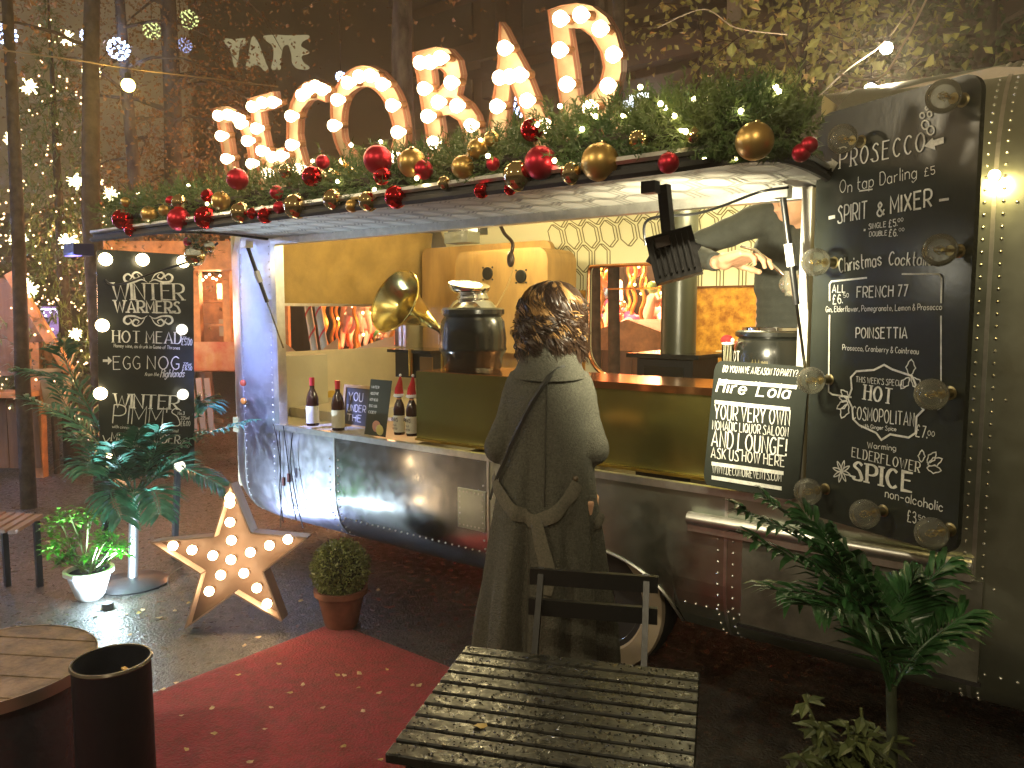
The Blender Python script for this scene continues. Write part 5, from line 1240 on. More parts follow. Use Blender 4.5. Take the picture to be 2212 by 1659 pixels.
for s in (.05, TLn - .05):
    for (f0, f1) in ((.04, .96), (.96, .04)):
        a = c0 + tx * s + ty * (TW * f0); b = c0 + tx * s + ty * (TW * f1); mb = MB(); a.z = ZT - .03; b.z = 0; mb.bar(a, b, .028, .022, tx); part(mb, 'leg', blackwood, tbl)
dr = MB()
for _ in range(900):
    k = R.randrange(ns); p = c0 + tx * R.uniform(.01, TLn - .01) + ty * (pitch * (k + .5 + R.uniform(-.38, .38))); p.z = ZT + .0005; r = R.uniform(.0012, .0032)
    dr.lathe([(r, 0), (r * .75, r * .35), (.0001, r * .5)], p, n=6)
part(dr, 'rain_drops', M('water_drop', (.02, .02, .02), .03, spec=.9), tbl, True, 'stuff')
# folding chair behind the table
tch = 2.42; cA_ = AD(1145, 1226, tch); cB_ = AD(1422, 1246, tch - .08); cx_ = (cB_ - cA_); cx_.z = 0; CW = cx_.length; cx_.normalize(); cy_ = V((0, 0, 1)).cross(cx_)
ch = thing('folding_chair', 'black slatted folding chair facing the table behind the woman', 'chair', V((*((cA_ + cB_) / 2).xy, 0)))
ztop = (cA_.z + cB_.z) / 2
for k, (z0, off) in enumerate(((ztop - .025, 0), (ztop - .115, -.005))):
    mb = MB(); c = V((*((cA_ + cB_) / 2).xy, z0)) - cy_ * (.0 + .02 * k); mb.box(c, (CW, .018, .05), (cx_, cy_, V((0, 0, 1)))); part(mb, 'back_slat', black, ch)
for s in (.035, CW - .035):
    a = V((*cA_.xy, ztop)) + cx_ * s + cy_ * .012; b = V((*(a - cy_ * .42).xy, 0)); mb = MB(); mb.bar(a, b, .024, .018, cx_); part(mb, 'leg', black, ch)
    a2 = V((*(a - cy_ * .36).xy, .46)); b2 = V((*(a + cy_ * .02).xy, 0)); mb = MB(); mb.bar(a2, b2, .024, .018, cx_); part(mb, 'leg', black, ch)
for k in range(6):
    c = V((*(cA_ + cx_ * CW / 2 - cy_ * (.06 + k * .06)).xy, .45)); mb = MB(); mb.box(c, (CW - .03, .045, .016), (cx_, cy_, V((0, 0, 1)))); part(mb, 'seat_slat', black, ch)
# spool table and bin
sz = .55; sc0 = AZ(-28, 1436, sz); rr = (AZ(203, 1410, sz) - sc0).length
spl = thing('spool_table', 'weathered round cable-drum table cut by the edge of the view', 'table', V((*sc0.xy, 0)))
fS = Frame(sc0, (1, 0, 0), (0, 1, 0)); ang0 = math.atan2(rt.y, rt.x) - .12; fS.R = V((math.cos(ang0), math.sin(ang0), 0)); fS.U = V((-math.sin(ang0), math.cos(ang0), 0)); fS.N = V((0, 0, 1))
spw = M('weathered_wood', (.2, .14, .085), .6, var=.5, vs=14, bump=.5, bs=60)
edges_ = [-rr, -rr * .62, -rr * .2, rr * .25, rr * .66, rr]
for k in range(5):
    y0, y1 = edges_[k] + .004, edges_[k + 1] - .004; q = []
    for y in lin(y0, y1, 7): q.append((math.sqrt(max(0, rr * rr - y * y)), y))
    for y in lin(y1, y0, 7): q.append((-math.sqrt(max(0, rr * rr - y * y)), y))
    q = [p for i, p in enumerate(q) if i == 0 or (V(p) - V(q[i - 1])).length > 1e-4]
    mb = MB(); mb.poly(fS, [q], -.03, R.uniform(-.001, .001)); part(mb, 'plank', spw, spl)
mb = MB(); mb.lathe([(rr + .004, -.034), (rr + .006, -.034), (rr + .006, .002), (rr + .003, .002)], sc0, n=60, cap=False); part(mb, 'rim', M('steel_band', (.45, .4, .33), .35, .9), spl, True)
mb = MB(); mb.lathe([(rr * .86, .02), (rr * .86, sz - .035)], V((*sc0.xy, 0)), n=28); part(mb, 'drum', M('wet_drum', (.03, .03, .04), .25, bump=.6, bs=30), spl, True)
mb = MB(); mb.lathe([(rr, 0), (rr, .03)], V((*sc0.xy, 0)), n=40); part(mb, 'lower_disc', M('wet_drum', (.03, .03, .04), .25), spl)
bc = AD(241, 1428, 2.08); rb_ = 78 * 2.08 / 1671
bn = thing('bin', 'black cylindrical metal bin with a wet rim in the corner', 'bin', V((*bc.xy, 0)))
mb = MB(); mb.lathe([(rb_ * .97, 0), (rb_, .02), (rb_, bc.z - .01), (rb_ * 1.03, bc.z), (rb_ * .95, bc.z), (rb_ * .93, bc.z - .25), (.0, bc.z - .26)], V((*bc.xy, 0)), n=48); part(mb, 'body', M('bin_black', (.01, .01, .014), .5, bump=.3, bs=18, spec=.25), bn, True)
mb = MB(); mb.lathe([(rb_ * 1.02, 0), (rb_ * 1.05, .004), (rb_ * 1.02, .01), (rb_ * .97, .01), (rb_ * 1.0, .002)], V((*bc.xy, bc.z - .004)), n=48, cap=False); part(mb, 'rim', M('bin_rim', (.25, .22, .18), .2, .8), bn, True)
mb = MB(); q = bc + V((.03, .02, -.02)); mb.box(q, (.02, .01, .004)); single(mb, 'cigarette_end', M('filter', (.75, .45, .15), .7), 'orange cigarette end lying inside the black bin', 'cigarette end')

# fallen leaves
lms = []
for v_ in range(3):
    m_ = MB(); N_ = 9; P_ = [(0, 0, .004)]
    for k in range(N_): a = 2 * math.pi * k / N_; r = 1 * (.8 + .25 * (k % 2)) * (1.35 if k == 0 else 1); P_.append((math.cos(a) * r, math.sin(a) * r * .72, .12 * math.sin(a * 2 + v_)))
    m_.add(P_, [(0, 1 + k, 1 + (k + 1) % N_) for k in range(N_)]); m_.add([(-1, -.03, 0), (-1, .03, 0), (-1.7, .02, .1)], [(0, 1, 2)]); lms.append(m_.mesh('fallen_leaf', leaf_pale if v_ else leaf_y))
def lf_lab(px, py, on):
    k = R.choice(('small pale', 'curled yellowish', 'flat cream', 'dull brownish'))
    if on: z = 'on the carpet beside the black bin' if px < 430 else 'on the carpet by the slatted table edge' if px > 760 else 'on the carpet below the terracotta pot' if py < 1480 else 'in the middle of the carpet'
    else: z = 'on the ground in front of the marquee star' if 380 < px < 620 else 'on the ground beside the terracotta pot' if px > 620 else 'on the ground below the silver palm'
    return k + ' fallen leaf lying ' + z
FL = [(1200, 1027), (888, 1067), (820, 1100), (1700, 1028), (1735, 1030), (1810, 1020), (1805, 1093), (1908, 1118), (1525, 1077), (1458, 1118), (1625, 1193), (1367, 1192), (1078, 1322), (1068, 1195), (760, 1375), (940, 1402), (915, 1232), (1828, 1210), (1730, 1388), (2078, 1080), (2110, 1080), (1915, 1455), (750, 1480), (1260, 1465), (1405, 972), (1300, 838), (1335, 1300), (1950, 1000), (480, 730), (635, 722), (700, 715), (800, 740), (650, 826), (950, 665), (720, 700), (880, 705), (1515, 655), (1905, 600), (1230, 880), (500, 700)]
for i, (x, y) in enumerate(FL):
    px, py = x * .4289, 1016.5 + y * .4289; p = AZ(px, py, .018 if py > 1370 else .006); tt = (p - CAM).dot(fw)
    on = py > 1385 and px > 320
    o = inst(lms[i % 3], 'fallen_leaf', None, p, (R.uniform(-.15, .15), R.uniform(-.15, .15), R.uniform(0, 6.3)), R.uniform(.5, .75) * 11 * tt / 1671)
    props(o, lf_lab(px, py, on), 'leaf', 'fallen leaves on the carpet' if on else 'fallen leaves on the asphalt')
for px, py, sc_, lab in ((1037, 1567, 14, 'single yellow leaf stuck to the wet slatted table'),):
    p = AZ(px, py, ZT + .004); o = inst(lms[0], 'fallen_leaf', None, p, (0, 0, .5), .015); props(o, lab, 'leaf')
# ============================================================ INSIDE THE BAR
ZC_ = 1.30
def cbase(px, Y, z): p = AY(px, 700, Y); return V((p.x, Y, z))
def wpp(px, py, Y): return AY(px, py, Y)
# counter with brass front
xa = AY(903, 900, .1).x; xb = -.88
ct = thing('bar_counter', 'serving counter with a scratched brass front and copper top edge', 'counter', ((xa + xb) / 2, .3, .93))
mb = MB(); mb.box(((xa + xb) / 2, .095, 1.113), (xb - xa, .012, .36)); part(mb, 'front_panel', brass, ct)
mb = MB(); mb.box(((xa + xb) / 2, .33, 1.285), (xb - xa, .46, .02)); part(mb, 'counter_top', copper, ct)
xm = AY(1255, 810, .08).x
mb = MB(); mb.box(((xm + xb) / 2, .082, 1.288), (xb - xm, .02, .03)); part(mb, 'copper_edge', copper, ct)
mb = MB(); mb.box((xa + .006, .33, 1.1), (.012, .46, .35)); part(mb, 'end_panel', wood_d, ct)
mb = MB(); mb.box(((xa + xb) / 2, .085, .936), (xb - xa, .02, .012)); part(mb, 'brass_rail', brass2, ct)
# pale ledge with upholstered seat
ld = thing('window_seat', 'pale upholstered seat and ledge behind the bottles', 'seat', (-3.8, .8, .5))
mb = MB(); mb.box((-3.72, .95, .86), (1.7, 1.7, .1)); part(mb, 'ledge', leather, ld)
mb = MB(); c = wpp(634, 835, .42); mb.box(c, (.1, .5, .42)); bm_ = None; part(mb, 'backrest', leather, ld)
mb = MB(); mb.box((-4.15, 1.0, .94), (.8, 1.3, .06)); part(mb, 'seat_pad', leather, ld)
mb = MB(); c = wpp(700, 880, .95); mb.ball(c, .2, 20, 12, (1.1, .5, .75)); single(mb, 'cushion', yellowc, 'mustard yellow cushion slumped on the pale seat', 'cushion', smooth=True)
# bottles on the sill
def bottle(px, base_y, Y, h, r, glass_m, foil, lab_m, label, hat=False, txt=None):
    p = wpp(px, base_y, Y); t = thing('bottle', label, 'bottle', p, 'wine bottles on the sill' if not hat else 'hatted bottles')
    mb = MB(); mb.lathe([(.0, 0), (r * .95, 0), (r, .01), (r, h * .55), (r * .8, h * .66), (r * .38, h * .78), (r * .34, h), (.0, h)], p, n=20); part(mb, 'glass', glass_m, t, True)
    mb = MB(); mb.lathe([(r * 1.03, h * .06), (r * 1.03, h * .42)], p, n=20, cap=False); part(mb, 'paper_label', lab_m, t, True)
    if not hat:
        mb = MB(); mb.lathe([(r * .4, h * .84), (r * .42, h * .99), (r * .42, h * 1.01), (.0, h * 1.012)], p, n=16); part(mb, 'foil', foil, t, True)
    else:
        mb = MB(); mb.lathe([(r * .42, h * .68), (r * .42, h * .8)], p, n=16, cap=False); part(mb, 'neck_band', M('bronze_band', (.55, .25, .1), .4), t, True)
        mb = MB(); mb.tube([p + V((0, 0, h * .86)), p + V((.0, 0, h * 1.0)), p + V((.01, 0, h * 1.15)), p + V((.012, 0, h * 1.26))], [r * .85, r * .7, r * .4, r * .15], 12); part(mb, 'santa_hat', M('felt_red', (.55, .02, .02), .9), t, True)
        mb = MB(); mb.lathe([(r * .8, h * .82), (r * 1.0, h * .85), (r * .8, h * .89)], p, n=16); mb.ball(p + V((.012, 0, h * 1.29)), r * .25, 10, 6); part(mb, 'hat_trim', M('felt_white', (.8, .78, .72), .9), t, True)
    if txt:
        fr = Frame(p + V((0, -r * 1.06, 0)), (1, 0, 0), (0, 0, 1))
        for tt, z, w_, hh in txt:
            ax_, az_ = -w_ / 2, h * z
            mb = MB(); tot = 0
            # small lettering on the label
            gl = [];
            for chh in tt: g_, wd = glyph(chh); gl.append((tot, g_)); tot += wd + 2
            for gx, g_ in gl:
                for sm, pts in g_:
                    ribbon(mb, fr, [(ax_ + (gx + x) * w_ / tot, az_ + y * hh / 7) for x, y in pts], lambda d, k: hh * .16, .001 + R.random() * .0008)
            part(mb, 'lettering', M('label_ink', (.08, .06, .05), .7), t)
dkgl = M('dark_red_glass', (.03, .008, .006), .08, coat=.5); foil = M('red_foil', (.45, .03, .03), .3); labw = M('cream_label', (.7, .66, .5), .6, var=.06, vs=60)
bottle(676, 919, .1, .285, .037, dkgl, foil, labw, 'red-foiled wine bottle standing nearer the awning strut')
bottle(731, 929, .1, .285, .037, dkgl, foil, labw, 'red-foiled wine bottle standing nearer the framed print')
bottle(863, 938, .12, .25, .031, dkgl, foil, labw, 'hatted bottle next to the glossy leaning menu', True, (("PIMM'S", .3, .05, .02), ('No3', .2, .025, .01), ('WINTER', .12, .04, .01)))
bottle(890, 941, .12, .25, .031, dkgl, foil, labw, 'hatted bottle touching the brass counter front', True, (("PIMM'S", .3, .05, .02), ('No3', .2, .025, .01), ('WINTER', .12, .04, .01)))
def wtext(mb, fr, s, a, b, h, wt=.13):
    tot = 0; gl = []
    for c_ in s:
        if c_ == ' ': tot += 3; continue
        g_, wd = glyph(c_); gl.append((tot, g_)); tot += wd + 1.9
    a = V(a); b = V(b); ex_ = (b - a) / tot; n_ = V((-(b - a).y, (b - a).x)).normalized() * (h / 7)
    for gx, g_ in gl:
        for sm, pts in g_:
            ZC[0] = (ZC[0] + 1) % 9; ribbon(mb, fr, [tuple(a + ex_ * (gx + x) + n_ * y) for x, y in pts], lambda d, k: h * wt, .0015 + ZC[0] * .00012)
# framed print
fp = Frame(wpp(770, 925, .3), (1, 0, 0), (0, .12, 1)); w_ = .13; 
pr = thing('framed_print', 'small wood-framed dark print leaning behind the wine bottle', 'picture', fp.O)
mb = MB(); mb.poly(fp, [[(-w_, 0), (w_, 0), (w_, .26), (-w_, .26)], [(-w_ + .018, .018), (w_ - .018, .018), (w_ - .018, .242), (-w_ + .018, .242)]], -.01, .01); part(mb, 'frame', M('light_oak', (.5, .32, .12), .5), pr)
mb = MB(); mb.poly(fp, [[(-w_ + .016, .016), (w_ - .016, .016), (w_ - .016, .244), (-w_ + .016, .244)]], -.006, .0); part(mb, 'print', M('print_dark', (.06, .06, .05), .5), pr)
mb = MB(); wtext(mb, fp, 'YOU', (-.09, .165), (.05, .165), .05); wtext(mb, fp, 'UNDER', (-.09, .1), (.08, .1), .04); wtext(mb, fp, 'THE', (-.09, .04), (.05, .04), .04); part(mb, 'lettering', chalk, pr)
# glossy leaning menu with fruit picture
fg = Frame(wpp(800, 940, .08), (1, 0, 0), (.22, .18, 1)); gm_ = thing('drinks_leaflet', 'glossy dark drinks leaflet with a fruit picture leaning beside the hatted bottles', 'leaflet', fg.O)
mb = MB(); mb.poly(fg, [[(-.05, 0), (.12, 0), (.12, .31), (-.05, .31)]], -.002, 0); part(mb, 'sheet', M('gloss_sheet', (.05, .06, .05), .08, coat=.8), gm_)
mb = MB()
for k in range(5): wtext(mb, fg, ('WINTER', 'MULLED WINE', 'HOT MEAD', 'EGG NOG', 'CIDER')[k], (-.035, .26 - k * .035), (.03, .26 - k * .035), .014)
part(mb, 'lettering', chalk, gm_)
mb = MB(); mb.ball(fg.p(.045, .05, .003), .035, 16, 8, (1, .12, 1)); part(mb, 'fruit_picture', M('fruit_pink', (.6, .3, .2), .4), gm_, True)
mb = MB(); mb.ball(fg.p(.075, .035, .006), .03, 16, 8, (1, .12, 1)); part(mb, 'fruit_picture', M('fruit_yellow', (.7, .6, .2), .4), gm_, True)
# kettles
def kettle(px, base_y, Y, rpx, hpx, label, lid):
    p = wpp(px, base_y, Y); t_ = (p - CAM).dot(fw); k = t_ / 1671; r = rpx * k; h = hpx * k; p = V((p.x, Y, ZC_ - .003))
    t = thing('soup_kettle', label, 'kettle', p)
    mb = MB(); mb.lathe([(.0, 0), (r * .8, 0), (r * .86, h * .05), (r * .88, h * .2), (r * .98, h * .3), (r, h * .33), (r * .98, h * .37), (r * .99, h * .5), (r * .93, h * .78), (r * .84, h * .86), (r * .93, h * .9), (r * .93, h * .97), (r * .86, h), (r * .7, h * 1.0), (r * .68, h * .9), (0, h * .88)], p, n=48); part(mb, 'body', M('kettle_black', (.016, .017, .014), .25, bump=.08, bs=20, coat=.35), t, True)
    return t, p, r, h
k1, p1_, r1, h1 = kettle(1022, 803, .34, 73, 132, 'round black soup kettle with a chrome lid lifted on top', True)
mb = MB(); mb.lathe([(r1 * .72, 0), (r1 * .6, .03), (r1 * .45, .045), (r1 * .5, .05), (r1 * .4, .08), (0, .085)], p1_ + V((0, 0, h1)), n=36); part(mb, 'collar', chrome, k1, True)
mb = MB(); mb.lathe([(.0, .0), (r1 * .5, 0), (r1 * .62, .02), (r1 * .62, .04), (r1 * .5, .045), (0, .03)], p1_ + V((-.03, 0, h1 + .085)), V((.22, -.1, 1)), n=36); part(mb, 'lid', chrome, k1, True)
fk = Frame(p1_ + V((0, -r1 - .001, 0)), (1, 0, 0), (0, 0, 1))
def curved(mb_, r_, c_):
    for i, q in enumerate(mb_.v):
        a = (q.x - c_.x) / r_; d = (c_.y - r_ - q.y); mb_.v[i] = V((c_.x + math.sin(a) * (r_ + d + .0005), c_.y - math.cos(a) * (r_ + d + .0005), q.z))
mb = MB(); wtext(mb, fk, 'WINTER', (-r1 * 1.35, h1 * .66), (-r1 * .55, h1 * .66), .03); wtext(mb, fk, 'PIMMS', (-r1 * 1.35, h1 * .42), (-r1 * .6, h1 * .42), .045); curved(mb, r1, p1_); part(mb, 'lettering', chalk, k1)
k2, p2_, r2, h2 = kettle(1668, 782, .42, 84, 118, 'wide black egg nog kettle below the barman', False)
fk = Frame(p2_ + V((0, -r2 - .001, 0)), (1, 0, 0), (0, 0, 1))
mb = MB(); wtext(mb, fk, 'HOT', (-r2 * .98, h2 * .45), (-r2 * .5, h2 * .45), .04, .14); wtext(mb, fk, 'EGG NOG', (-r2 * 1.1, h2 * .22), (-r2 * .36, h2 * .22), .028, .14); curved(mb, r2, p2_); part(mb, 'lettering', chalk, k2)
mb = MB(); wtext(mb, fk, 'AM YL', (-r2 * .18, h2 * .34), (r2 * .3, h2 * .34), .03, .3); curved(mb, r2, p2_); part(mb, 'lettering', M('bronze_ink', (.12, .1, .04), .4), k2)
mb = MB(); mb.lathe([(r2 * .86, 0), (r2 * .9, .006), (r2 * .6, .05), (0, .06)], p2_ + V((0, 0, h2 * .96)), n=40); mbp = part(MB().lathe([(r2 * .7, .0), (r2 * .76, .0), (r2 * .76, .012), (r2 * .7, .012)], p2_ + V((0, 0, h2)), n=40, cap=False), 'rim', chrome, k2, True)
# gramophone
gp_ = wpp(918, 800, .62); gt = thing('gramophone', 'brass-horned gramophone on an ornate black box', 'gramophone', gp_)
mb = MB(); c = wpp(925, 785, .62); mb.box(c, (.3, .26, .16)); part(mb, 'box', black, gt)
mb = MB(); c2_ = wpp(922, 757, .62); mb.box(c2_, (.36, .32, .018)); part(mb, 'turntable_deck', blackgloss, gt)
mb = MB(); mb.box(wpp(921, 786, .48), (.1, .008, .08)); part(mb, 'badge', M('badge', (.25, .15, .06), .3, .6), gt)
for dx in (-.13, .13): mb = MB(); q = wpp(925, 785, .48); mb.tube([q + V((dx, -.01, -.08)), q + V((dx, -.01, .08))], .016, 10); part(mb, 'column', brass2, gt, True)
m0 = wpp(852, 650, .42); bend = wpp(935, 700, .62); end = wpp(958, 735, .66); axd = (m0 - bend).normalized(); axd = (axd * .8 - V((fw.x, fw.y, 0)) * .45).normalized()
q = [end, wpp(952, 715, .65), bend, m0 - axd * .24, m0 - axd * .12, m0 - axd * .04, m0]; rs_ = [.012, .018, .03, .062, .105, .155, .195]
mb = MB(); pts = spline(q, 4); rr_ = [q_.x for q_ in spline([(a, 0, 0) for a in rs_], 4)]; mb.tube(pts, rr_, 24, cap=False); part(mb, 'horn', M('horn_brass', (.75, .62, .25), .22, 1, var=.15, vs=9), gt, True)
mb = MB(); e1 = axd.cross(V((0, 0, 1))).normalized(); e2 = e1.cross(axd); mb.tube([m0 + (e1 * math.cos(a) + e2 * math.sin(a)) * .195 for a in lin(0, 2 * math.pi, 40)], .006, 6); part(mb, 'horn_lip', brass2, gt, True)
# rear cabinets
pc = thing('plywood_cabinet', 'birch plywood cabinet with two round vents hanging behind the kettle', 'cabinet', wpp(1082, 755, 1.45))
fc = Frame((0, 1.45, 0), (1, 0, 0), (0, 0, 1)); a = fc.px(985, 758); b = fc.px(1183, 532)
mb = MB(); mb.poly(fc, [rrect(a[0], a[1], b[0], b[1], .09)], -.35, 0); part(mb, 'body', ply, pc)
for px, py in ((1054, 591), (1126, 597)):
    q = fc.px(px, py); mb = MB(); mb.lathe([(0, 0), (.045, 0), (.045, .01), (.035, .014), (.0, .006)], fc.p(*q, 0), fc.N, 20)
    for k in range(4): aa = math.pi / 4 + k * math.pi / 2; mb.ball(fc.p(q[0] + math.cos(aa) * .06, q[1] + math.sin(aa) * .06, .003), .007, 8, 5)
    part(mb, 'vent', black, pc, True, 'stuff')
p2c = thing('plywood_cabinet', 'broader plywood partition standing behind the gramophone horn', 'cabinet', wpp(950, 800, 1.75)); f2 = Frame((0, 1.8, 0), (1, 0, 0), (0, 0, 1)); a = f2.px(915, 900); b = f2.px(1190, 518)
mb = MB(); mb.poly(f2, [rrect(a[0], a[1], b[0], b[1], .06)], -.05, 0); part(mb, 'body', ply, p2c)
cb = thing('ceiling_box', 'grey metal box hooked up near the awning line above the cabinet', 'box', wpp(1005, 525, 1.0)); mb = MB(); mb.box(wpp(998, 514, 1.0), (.2, .12, .07)); part(mb, 'body', M('grey_metal', (.22, .22, .17), .4, .5), cb); mb = MB(); mb.box(wpp(1010, 500, 1.1), (.26, .1, .05)); part(mb, 'cowl', black, cb)
hj = thing('hanging_tap', 'dark hooked tap hanging down before the plywood cabinet', 'tap', wpp(1100, 575, .8)); mb = MB(); mb.tube(spline([wpp(1080, 485, .8), wpp(1090, 505, .8), wpp(1107, 525, .8), wpp(1104, 550, .8)], 5), .011, 8); mb.ball(wpp(1103, 560, .8), .03, 12, 8, (.8, .8, 1.6)); part(mb, 'body', M('dark_bronze', (.06, .035, .02), .35, .5), hj, True, 'stuff')
mb = MB(); mb.tube(spline([wpp(1110, 575, .78), wpp(1095, 620, .6), wpp(1068, 668, .4)], 6), .004, 5); single(mb, 'string', M('twine', (.45, .3, .1), .8), 'thin string running from the tap down to the kettle lid', 'string', smooth=True)
# yellow framed mirror
fm = Frame((0, 1.98, 0), (1, 0, 0), (0, 0, 1)); a = fm.px(1180, 715); b = fm.px(1240, 588); mt = thing('mirror', 'small mirror in a shiny yellow frame behind the customer', 'mirror', fm.p(*a))
ol = [(a[0], a[1]), (b[0], a[1]), (b[0], b[1]), (a[0], b[1])]; g_ = .03; il = [(a[0] + g_, a[1] + g_), (b[0] - g_, a[1] + g_), (b[0] - g_, b[1] - g_), (a[0] + g_, b[1] - g_)]
mb = MB(); mb.poly(fm, [ol, il], 0, .03); part(mb, 'frame', M('yellow_frame', (.75, .65, .06), .25), mt); mb = MB(); mb.poly(fm, [il], .0, .01); part(mb, 'glass', mirror, mt)
# stove and flue
sv = thing('stove', 'black iron stove with a tall flue pipe behind the counter', 'stove', V((wpp(1464, 830, 1.3).x, 1.3, .46)))
x_ = wpp(1464, 790, 1.3).x; zt_ = wpp(1464, 765, 1.15).z
mb = MB(); mb.box((x_, 1.3, (zt_ - .03 + .46) / 2), (.34, .34, zt_ - .03 - .46)); part(mb, 'firebox', black, sv)
mb = MB(); mb.box((x_, 1.3, zt_ - .012), (.44, .42, .025)); part(mb, 'top_plate', blackgloss, sv)
mb = MB(); mb.box((x_, 1.125, zt_ - .16), (.24, .012, .18)); part(mb, 'stove_door', blackgloss, sv)
mb = MB(); mb.lathe([(.1, 0), (.1, 1.2)], (x_, 1.3, zt_), n=36); part(mb, 'flue', M('flue_black', (.035, .036, .022), .33, .2, bump=.05), sv, True)
# glass jar with hat
p = V((wpp(1572, 760, .3).x, .3, ZC_)); jt = thing('glass_jar', 'straw dispenser jar wearing a small santa hat beside the egg nog kettle', 'jar', p)
mb = MB(); mb.box(p + V((0, 0, .03)), (.055, .055, .06)); part(mb, 'base', black, jt); mb = MB(); mb.lathe([(.024, .06), (.024, .17)], p, n=16); part(mb, 'glass', clear_glass('jar_glass', (.8, .8, .7), .25), jt, True)
mb = MB()
for k in range(9): a = k * .7; mb.tube([p + V((math.cos(a) * .016, math.sin(a) * .016, .06)), p + V((math.cos(a + .3) * .016, math.sin(a + .3) * .016, .165))], .003, 5)
part(mb, 'straws', white_trim, jt, True, 'stuff')
mb = MB(); mb.ball(p + V((-.004, 0, .185)), .027, 12, 8, (1, 1, .8)); part(mb, 'santa_hat', M('felt_red', (.55, .02, .02), .9), jt, True); mb = MB(); mb.ball(p + V((.024, -.01, .185)), .009, 8, 6); mb.lathe([(.024, 0), (.028, .006), (.024, .012)], p + V((0, 0, .165)), n=16); part(mb, 'hat_trim', M('felt_white', (.8, .78, .72), .9), jt, True, 'stuff')
# glasses by the kettle
for k, (px, dz) in enumerate(((1035, 0), (1052, 0))):
    p = V((wpp(px, 810, .13).x, .14, ZC_)); mb = MB(); mb.lathe([(.018, 0), (.024, .02), (.022, .022), (.016, .002)], p, n=14); single(mb, 'shot_glass', glassc, ('tiny glass on the counter edge under the kettle', 'tiny glass on the counter edge beside the customer')[k], 'glass', smooth=True)

# ============================================================ FLOODLIGHT hanging from the awning, aimed into the bar
Yf = -.72; fcn = wpp(1456, 553, Yf); fr_ = math.radians(-17)
aimd = (V((-2.0, 1.9, 1.35)) - fcn).normalized(); RX = V((0, 0, 1)).cross(aimd) * -1; RX.normalize(); UX = RX.cross(aimd) * -1
NB = V((0, -1, 0)); Rf = (V((1, 0, 0)) * math.cos(fr_) + V((0, 0, 1)) * -math.sin(fr_)); Rf = (Rf - aimd * Rf.dot(aimd)).normalized(); Uf = aimd.cross(Rf); Uf = Uf if Uf.z > 0 else -Uf
fd = thing('floodlight', 'black floodlight seen from behind, hanging under the awning and lighting the bar', 'floodlight', fcn)
mb = MB(); mb.box(fcn, (.135, .04, .14), (Rf, aimd, Uf)); part(mb, 'housing', black, fd)
for k in range(7): mb = MB(); mb.box(fcn - aimd * .028 + Rf * (-.05 + k * .0167), (.004, .022, .11), (Rf, aimd, Uf)); part(mb, 'cooling_fin', black, fd)
mb = MB(); mb.box(fcn - aimd * .03 + Uf * .04 - Rf * .02, (.04, .024, .03), (Rf, aimd, Uf)); part(mb, 'junction_box', M('grey_box', (.1, .08, .07), .5), fd)
mb = MB(); mb.box(fcn + aimd * .021, (.11, .003, .115), (Rf, aimd, Uf)); part(mb, 'lens', glow('flood_lens', (1, .93, .7), 20), fd)
tp_ = wpp(1434, 400, Yf)
mb = MB(); mb.bar(tp_, fcn + Uf * .07, .03, .03, (0, -1, 0)); part(mb, 'bracket', black, fd)
for s_ in (-1, 1): mb = MB(); mb.bar(fcn + Uf * .075 + Rf * .0, fcn + Rf * (.075 * s_) - Uf * .0, .02, .004, aimd); part(mb, 'yoke_arm', black, fd)
mb = MB(); mb.box(wpp(1405, 405, Yf - .25), (.04, .03, .03)); part(mb, 'clamp', black, fd)
flood = light('flood_beam', fcn + aimd * .035, 72, (1, .9, .6), .05, 'SPOT', fcn + aimd * 3, 118, blend=.6)
mb = MB(); mb.tube(spline([wpp(1395, 530, -.6), wpp(1400, 475, -.6), wpp(1500, 462, -.5), wpp(1560, 445, -.4), wpp(1640, 415, -.3), wpp(1702, 405, -.35)], 8), .0045, 6); single(mb, 'flood_cable', black, 'black cable looping from the floodlight to the strut bracket', 'cable', smooth=True)
for k, L in enumerate((((603, 930), (606, 1000), (604, 1060), (612, 1130)), ((612, 920), (622, 1000), (628, 1060), (640, 1125)), ((632, 935), (628, 1000), (640, 1080), (655, 1140)), ((590, 915), (600, 960), (607, 1040), (606, 1140)))):
    mb = MB(); mb.tube(spline([wpp(x, y, -.02 - .01 * k) for x, y in L], 8), .0035, 5); single(mb, 'hanging_cable', black, ('thin black cable hanging straight from the hatch corner', 'black cable with a slight curve beside the hatch corner', 'outermost looping black cable over the bright blue panel', 'reddish-looking cable dropping along the hatch corner')[k], 'cable', 'cables hanging below the hatch corner', smooth=True)
for px, py in ((613, 1040), (624, 1032)): mb = MB(); mb.box(wpp(px, py, -.04), (.016, .014, .05)); single(mb, 'cable_connector', M('brown_plug', (.08, .02, .015), .4), 'small dark plug on the hanging cables, %s' % ('lower one' if py > 1035 else 'upper one'), 'plug')
mb = MB(); mb.tube(spline([AD(222, 598, 4.45), AD(250, 616, 4.3), AD(330, 590, 4.2), AD(420, 560, 4.1), AD(470, 525, 4.0)], 8), .006, 6); single(mb, 'slack_cable', black, 'slack dark cable crossing in front of the winter warmers board', 'cable', smooth=True)
mb = MB(); mb.box(AD(170, 540, 4.0), (.12, .1, .06)); single(mb, 'corner_bracket', M('blue_grey', (.04, .04, .12), .4), 'dark bluish bracket at the far awning corner, made the body of the added blue spot', 'lamp')  # awning corner bracket, used as body for the added blue spot
mb = MB(); mb.box(AD(158, 552, 3.99), (.1, .04, .006)); o = single(mb, 'blue_tube_light', glow('violet_tube', (.2, .15, 1), 2.5, False), 'short violet light tube under the far awning corner', 'lamp')
